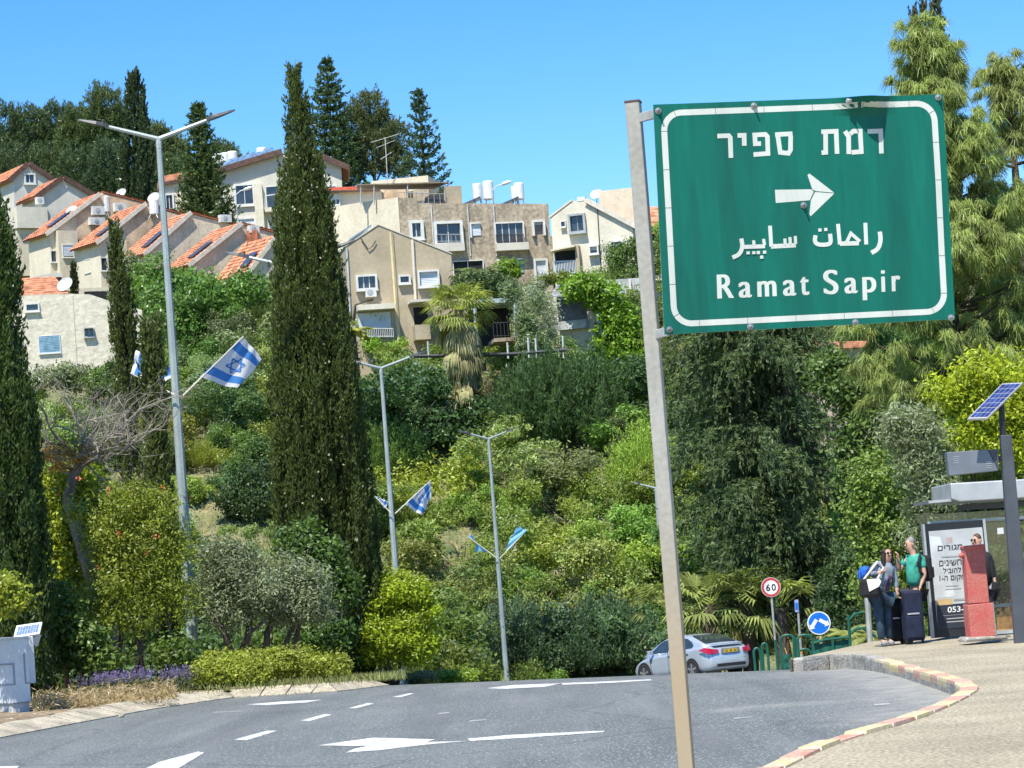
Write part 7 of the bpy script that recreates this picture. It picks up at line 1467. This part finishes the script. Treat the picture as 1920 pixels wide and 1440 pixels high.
mb = MB(); mb.prism(bq([(1620, 60), (1690, 55), (1694, 125), (1624, 130)], -.02), (0, -.004, 0)); mb.build('notice', mat('notice_paper', (.55, .57, .57), .6), shelter)
back = [BP.pt(*BP.az(1850, y), -1.6) for y in (960, 1195)]
mb = MB(); mb.box((back[0].x + .8, 45.3, (back[0].z + .25) / 2 + .1), (1.7, 0, 0), (0, .01, 0), (0, 0, (back[0].z - .3) / 2)); mb.build('back_glass', bpy.data.materials['shelter_glass'], shelter)
mb = MB(); mb.box((back[0].x + .9, 45.0, .58), (1.1, 0, 0), (0, .18, 0), (0, 0, .03)); mb.build('bench', SILV, shelter)
rf = lambda px, py, dy=0: P(px, py, 43.45 + dy)
mb = MB(); mb.prism([rf(1782, 906), rf(2080, 889), rf(2080, 920), rf(2060, 925), rf(1800, 941), rf(1784, 936)], (0, 2.1, 0)); mb.build('roof', SILV, shelter, bevel=.02)
mb = MB(); mb.prism([rf(1740, 939, .1), rf(1784, 935, .1), rf(1784, 940, .1), rf(1742, 944, .1)], (0, 1.7, 0)); mb.build('roof_lip', SILV, shelter)
mb = MB(); mb.prism([rf(1796, 947, .5), rf(2080, 930, .5), rf(2080, 940, .5), rf(1797, 957, .5)], (0, .12, 0)); mb.build('beam', mat('shelter_dark', (.07, .07, .075), .5), shelter)
mb = MB(); mb.prism([rf(1740, 978, .6), rf(2080, 958, .6), rf(2080, 964, .6), rf(1740, 984, .6)], (0, .1, 0)); mb.build('top_rail', SILV, shelter)
# red pillar
RP = Plane(P(1835, 1100, 40.6), 4); REDP = mat('pillar_red', (.50, .10, .085), .85, var=.25, vscale=3.5, col2=(.46, .17, .13), fine=.2, fscale=30, bump=.12)
pil = thing('red_pillar', 'weathered red painted concrete pillar in front of the bus shelter', 'pillar', (RP.pt(*RP.az(1843, 1193)).x, 40.6, .13))
def pil_box(name, pts, d0, d1, m=REDP, bevel=.012): mb = MB(); mb.prism([RP.pt(*RP.az(*crop5(*p)), d0) for p in pts], RP.n * (d1 - d0)); return mb.build(name, m, pil, bevel=bevel)
pil_box('shaft', [(1252, 290), (1475, 272), (1532, 900), (1300, 914)], .0, -.26); pil_box('cap', [(1243, 262), (1470, 240), (1476, 285), (1248, 300)], .025, -.285); pil_box('plinth', [(1284, 925), (1568, 900), (1602, 1276), (1320, 1300)], .03, -.32)
mb = MB(); mb.lathe(RP.pt(*RP.az(*crop5(1238, 370)), -.1), [(.03, -.03), (.045, .0), (.04, .03), (.01, .05)], 8, axis=(-1, 0, 0)); mb.build('stub', REDP, pil)
pil_box('foot', [(1250, 1290), (1700, 1268), (1735, 1310), (1230, 1345)], .12, -.4, KG, .03)
# dark pole with electronics box and solar panel
SPY = 39.8; POLE = mat('anthracite', (.075, .085, .095), .5, metal=.2, var=.1)
sp = thing('solar_pole', 'dark grey bus information pole with solar panel and electronics box', 'pole', (P(1915, 1205, SPY).x, SPY, .13))
mb = MB(); mb.prism([P(1876, 816, SPY), P(1897, 815, SPY), P(1934, 1208, SPY), P(1904, 1209, SPY)], (0, .14, 0)); mb.build('column', POLE, sp, bevel=.01)
mb = MB(); mb.tube([P(1881, 820, SPY + .07), P(1877, 752, SPY + .07)], .045, 8); mb.build('mast', mat('black_mast', (.025, .025, .028), .5), sp)
cs = [P(1814, 785, SPY - .35), P(1851, 784, SPY - .35), P(1918, 717, SPY + .35), P(1879, 719, SPY + .35)]; nrm = (cs[1] - cs[0]).cross(cs[3] - cs[0]).normalized()
mb = MB(); mb.prism(cs, nrm * -.035); pv = mb.build('solar_panel', SILV, sp)
def inq(s, t_, d): return (cs[0] * (1 - s) + cs[1] * s) * (1 - t_) + (cs[3] * (1 - s) + cs[2] * s) * t_ + nrm * d
CELL = mat('solar_cell', (.03, .05, .17), .25, var=.25, vscale=9, spec=.6)
for i in range(4):
    for j in range(7):
        s0, s1, t0, t1 = .05 + i * .9 / 4 + .012, .05 + (i + 1) * .9 / 4 - .012, .03 + j * .94 / 7 + .007, .03 + (j + 1) * .94 / 7 - .007; mb = MB(); mb.quad(inq(s0, t0, .003), inq(s1, t0, .003), inq(s1, t1, .003), inq(s0, t1, .003)); mb.build('cell', CELL, pv)
bxp = lambda x, y, d=0: P(1360 + x / 3.4286, 600 + y / 3.4286, SPY + d)
mb = MB(); mb.prism([bxp(1423, 850), bxp(1690, 834), bxp(1757, 968), bxp(1440, 1001)], (0, .22, 0)); bx_ = mb.build('electronics_box', mat('box_grey', (.16, .18, .20), .5, metal=.2, var=.08), sp, bevel=.008)
mb = MB(); mb.prism([bxp(1692, 834, -.012), bxp(1752, 828, -.012), bxp(1760, 968, -.012)], (0, .24, 0)); mb.build('side_plate', POLE, bx_)
mb = MB()
for (x, y) in ((1465, 878), (1675, 910)):
    for k_ in range(4): mb.prism([bxp(x, y + k_ * 13, -.006), bxp(x + 38, y - 2 + k_ * 13, -.006), bxp(x + 38, y + 3 + k_ * 13, -.006), bxp(x, y + 5 + k_ * 13, -.006)], (0, .004, 0))
mb.build('vent', mat('vent_pale', (.34, .36, .38), .5), bx_); mb = MB(); mb.tube([bxp(1740, 890, .1), bxp(1810, 885, .1)], .035, 6); mb.build('bracket', POLE, sp)
# ---------------------------------------------------------------- small road signs and green railings
c4 = lambda x, y: (1160 + x / 3.84, 1020 + y / 3.84)
GREYP = mat('sign_pole_grey', (.42, .42, .38), .5, metal=.3, var=.15)
def disc(mb, c, n, r0, r1, d, m, sides=32):
    x = n.orthogonal().normalized(); y = n.cross(x); V = []
    for k_ in range(sides):
        a = k_ * 6.28319 / sides; e = x * math.cos(a) + y * math.sin(a); V += [c + e * r0 + n * d, c + e * r1 + n * d]
    mb.add(V, [(2 * k_, 2 * k_ + 1, (2 * k_ + 3) % (2 * sides), (2 * k_ + 2) % (2 * sides)) for k_ in range(sides)], m)
SRED = mat('sign_red', (.55, .05, .05), .45, var=.08); SW2 = mat('sign_white_plain', (.80, .80, .78), .5); SBL = mat('sign_blue', (.01, .16, .62), .4, var=.05)
Y6 = 79; pl6 = Plane(P(*c4(1096, 311), Y6), 4); c = pl6.O; zb = ground_z(c.x, Y6)
t = thing('speed_sign', 'round white speed limit sign reading 60 with red ring', 'traffic sign', (c.x, Y6 + .05, zb)); mb = MB(); mb.tube([(c.x, Y6 + .06, zb), (c.x, Y6 + .06, c.z + .2)], .034, 8); mb.build('post', GREYP, t)
mb = MB(); mb.lathe(c + pl6.n * -.012, [(.29, 0), (.29, .012)], 32, 0, axis=pl6.n); pn = mb.build('sign_plate', SW2, t)
mb = MB(); disc(mb, c, pl6.n, .21, .278, .004, 0); mb.build('red_ring', SRED, pn)
V, Fs = text_mesh('60', .27, .006, 1.25); mb = MB(); cxm = (min(v.x for v in V) + max(v.x for v in V)) / 2; mb.add([c + pl6.u * (v.x - cxm) + Vector((0, 0, v.y - .10)) + pl6.n * .006 for v in V], Fs); mb.build('numerals', PB, pn)
Y7 = 70; pl7 = Plane(P(*c4(1442, 569), Y7), 0); c = pl7.O; zb = ground_z(c.x, Y7)
t = thing('direction_sign', 'round blue sign with two white arrows pointing down, by the kerb end', 'traffic sign', (c.x, Y7 + .05, zb)); mb = MB(); mb.tube([(c.x + .02, Y7 + .06, zb), (c.x + .02, Y7 + .06, c.z + .2)], .045, 8); mb.build('post', mat('yellow_post', (.55, .42, .14), .7, var=.2), t)
mb = MB(); mb.lathe(c + pl7.n * -.012, [(.305, 0), (.305, .012)], 32, axis=pl7.n); pn = mb.build('sign_plate', SW2, t); mb = MB(); disc(mb, c, pl7.n, .0, .275, .004, 0); mb.build('blue_field', SBL, pn)
def arrow7(p, q, w=13, hw=26, hl=26):
    dx, dy = q[0] - p[0], q[1] - p[1]; l = math.hypot(dx, dy); dx, dy = dx / l, dy / l; nx_, ny_ = -dy, dx; m = (q[0] - dx * hl, q[1] - dy * hl)
    pts = [(p[0] + nx_ * w, p[1] + ny_ * w), (m[0] + nx_ * w, m[1] + ny_ * w), (m[0] + nx_ * hw, m[1] + ny_ * hw), q, (m[0] - nx_ * hw, m[1] - ny_ * hw), (m[0] - nx_ * w, m[1] - ny_ * w), (p[0] - nx_ * w, p[1] - ny_ * w)]
    mb = MB(); mb.prism([pl7.pt(*pl7.az(*c4(*a)), .008) for a in pts], pl7.n * -.002); mb.build('arrow', SW2, pn)
arrow7((1424, 544), (1380, 616)); arrow7((1444, 546), (1516, 582))
Y8 = 76; c = P(*c4(1280, 445), Y8); zb = ground_z(c.x, Y8); t = thing('narrow_sign', 'narrow blue and white sign on a striped pole before the conifer trunk', 'traffic sign', (c.x + .1, Y8, zb)); top = P(*c4(1292, 490), Y8); ft = P(*c4(1320, 860), Y8)
mb = MB(); mb.tube([ft, top, P(*c4(1285, 400), Y8)], .035, 7); mb.build('post', GREYP, t); mb = MB(); mb.prism([P(*c4(*p), Y8 - .05) for p in ((1266, 402), (1292, 402), (1296, 490), (1270, 490))], (0, .02, 0)); pn = mb.build('sign_plate', mat('plate_pale_blue', (.30, .38, .62), .5), t)
mb = MB(); mb.prism([P(*c4(*p), Y8 - .06) for p in ((1270, 425), (1290, 425), (1292, 470), (1272, 470))], (0, .008, 0)); mb.build('plate_field', SBL, pn); mb = MB(); mb.tube([ft.lerp(top, .48), ft.lerp(top, .56)], .042, 7); mb.tube([ft.lerp(top, .2), ft.lerp(top, .28)], .042, 7); mb.build('band', mat('orange_band', (.62, .28, .06), .6), t)
RGREEN = mat('railing_green', (.012, .105, .065), .45, var=.12)
def railing(lab, Y, paths, base, r=.04, panels=()):
    t = thing('green_railing', lab, 'railing', Vector((P(*c4(*base), Y).x, Y, ground_z(P(*c4(*base), Y).x, Y))))
    for p in paths: mb = MB(); mb.tube([P(*c4(*q), Y) for q in p], r, 7); mb.build('hoop' if len(p) > 2 else 'rail_post', RGREEN, t)
    for p in panels: mb = MB(); mb.prism([P(*c4(*q), Y + .05) for q in p], (0, .02, 0)); mb.build('mesh_panel', mat('panel_green', (.010, .10, .065), .6, var=.3, vscale=9), t)
hoop = lambda x0, x1, yb, yt, lean=14: [(x0 + lean, yb), (x0 + lean * .5, (yb + yt) / 2), (x0, yt + 25), (x0 * .8 + x1 * .2, yt + 6), (x0 * .5 + x1 * .5, yt), (x0 * .2 + x1 * .8, yt + 6), (x1, yt + 25), (x1 + lean * .5, (yb + yt) / 2), (x1 + lean, yb)]
railing('green hooped railing right behind the car boot', 76, [hoop(972, 1018, 930, 750), hoop(1030, 1070, 930, 715), [(1128, 690), (1148, 930)], hoop(1165, 1270, 920, 655)], (1080, 930))
railing('green hooped railing between speed sign and blue arrow sign', 72.5, [[(1258, 665), (1275, 930)], hoop(1288, 1395, 920, 655), hoop(1290, 1385, 920, 757)], (1330, 930), panels=[[(1180, 800), (1240, 790), (1245, 930), (1190, 930)]])
railing('green railing with solid panels right of the blue arrow sign', 69, [[(1655, 512), (1675, 880)], [(1540, 690), (1556, 880)], [(1402, 715), (1480, 690), (1655, 672)], [(1662, 545), (1700, 505), (1760, 490), (1822, 515)], [(1672, 645), (1710, 610), (1760, 605), (1850, 668)]], (1560, 880), panels=[[(1400, 725), (1655, 685), (1672, 880), (1415, 880)]])
t = thing('pale_pole', 'plain pale pole standing behind the woman', 'pole', Vector((P(1630, 1205, 46).x, 46, -.1))); mb = MB(); mb.tube([P(1632, 1210, 46), P(1626, 1120, 46)], .05, 8); mb.build('shaft', GREYP, t)
# ---------------------------------------------------------------- grey utility cabinet at the left edge
CABW = mat('cabinet_white', (.66, .68, .66), .5, var=.06, vscale=3, fine=.06, fscale=20); CABG = mat('cabinet_trim', (.30, .32, .33), .5)
o = P(22, 1318, 42); zb = verge_z(o.x, 42); a = R_(38); ur = Vector((math.cos(a), math.sin(a), 0)); ul = Vector((-math.sin(a), math.cos(a), 0)); zt = P(19, 1199, 42).z
cab = thing('utility_cabinet', 'white roadside utility cabinet with small tilted solar panel at the left edge', 'cabinet', (o.x, o.y, zb)); w1, w2 = .34, .85
def cbox(name, x0, x1_, y0, y1, z0, z1, m, par=None, bevel=.01): mb = MB(); c = o + ur * ((x0 + x1_) / 2) + ul * ((y0 + y1) / 2); c.z = (z0 + z1) / 2; mb.box(c, ur * ((x1_ - x0) / 2), ul * ((y1 - y0) / 2), (0, 0, (z1 - z0) / 2)); return mb.build(name, m, par or cab, bevel=bevel)
cbox('case', 0, w1, 0, w2, zb + .14, zt, CABW); cbox('plinth', .02, w1 - .02, .02, w2 - .02, zb - .2, zb + .14, mat('cabinet_base', (.52, .52, .48), .8)); cbox('lid', -.015, w1 + .015, -.015, w2 + .015, zt, zt + .03, CABW); cbox('foot_trim', -.006, w1 + .006, -.006, w2 + .006, zb + .13, zb + .15, CABG)
for z in (zb + .42, zb + .74): cbox('strap', -.008, .08, -.008, w2, z, z + .025, CABG, bevel=0)
cbox('strap', .055, .085, -.009, .01, zb + .42, zb + .765, CABG, bevel=0); cbox('hinge', .25, .275, -.009, .01, zb + .42, zb + .90, CABG, bevel=0); cbox('hinge', .275, .34, -.009, .01, zb + .42, zb + .445, CABG, bevel=0)
cbox('side_case', w1 + .012, w1 + .16, .10, .42, zb + .42, zt + .02, CABW)
cs = [P(25, 1196, 42.5), P(74, 1188, 42.5), P(79, 1166, 42.75), P(31, 1173, 42.75)]; nrm = (cs[1] - cs[0]).cross(cs[3] - cs[0]).normalized(); mb = MB(); mb.prism(cs, nrm * -.03); pv = mb.build('solar_panel', CABW, cab)
for i in range(8):
    for j in range(2):
        s0, s1, t0, t1 = .08 + i * .84 / 8 + .008, .08 + (i + 1) * .84 / 8 - .008, .14 + j * .72 / 2 + .015, .14 + (j + 1) * .72 / 2 - .015; mb = MB(); mb.quad(inq(s0, t0, .003), inq(s1, t0, .003), inq(s1, t1, .003), inq(s0, t1, .003)); mb.build('cell', mat('cabinet_cell', (.14, .22, .36), .3, var=.2, vscale=20), pv)
mb = MB(); mb.prism([P(66, 1193, 42.6), P(72, 1191, 42.6), P(66, 1212, 42.6), P(58, 1200, 42.6)], (0, .25, 0)); mb.build('panel_bracket', CABW, cab)
# small stones along the left kerb
rg = random.Random(44)
for i, (x, y, s) in enumerate([(140, 1322, .10), (66, 1342, .07), (228, 1343, .05), (18, 1352, .08), (300, 1322, .05)]):
    p = G(x, y, .12); mb = MB(); me_ = []
    ring = [(s * .5, -.3 * s), (s, 0), (s * .9, .3 * s), (s * .4, .5 * s)]; mb.lathe(p, ring, 7); mb.V = [v + Vector((rg.uniform(-.25, .25), rg.uniform(-.25, .25), rg.uniform(-.15, .15))) * s for v in mb.V]
    tag(mb.build('stone', KST, loc=p), 'small pale stone lying by the left kerb', 'stone', 'stones by the left kerb')
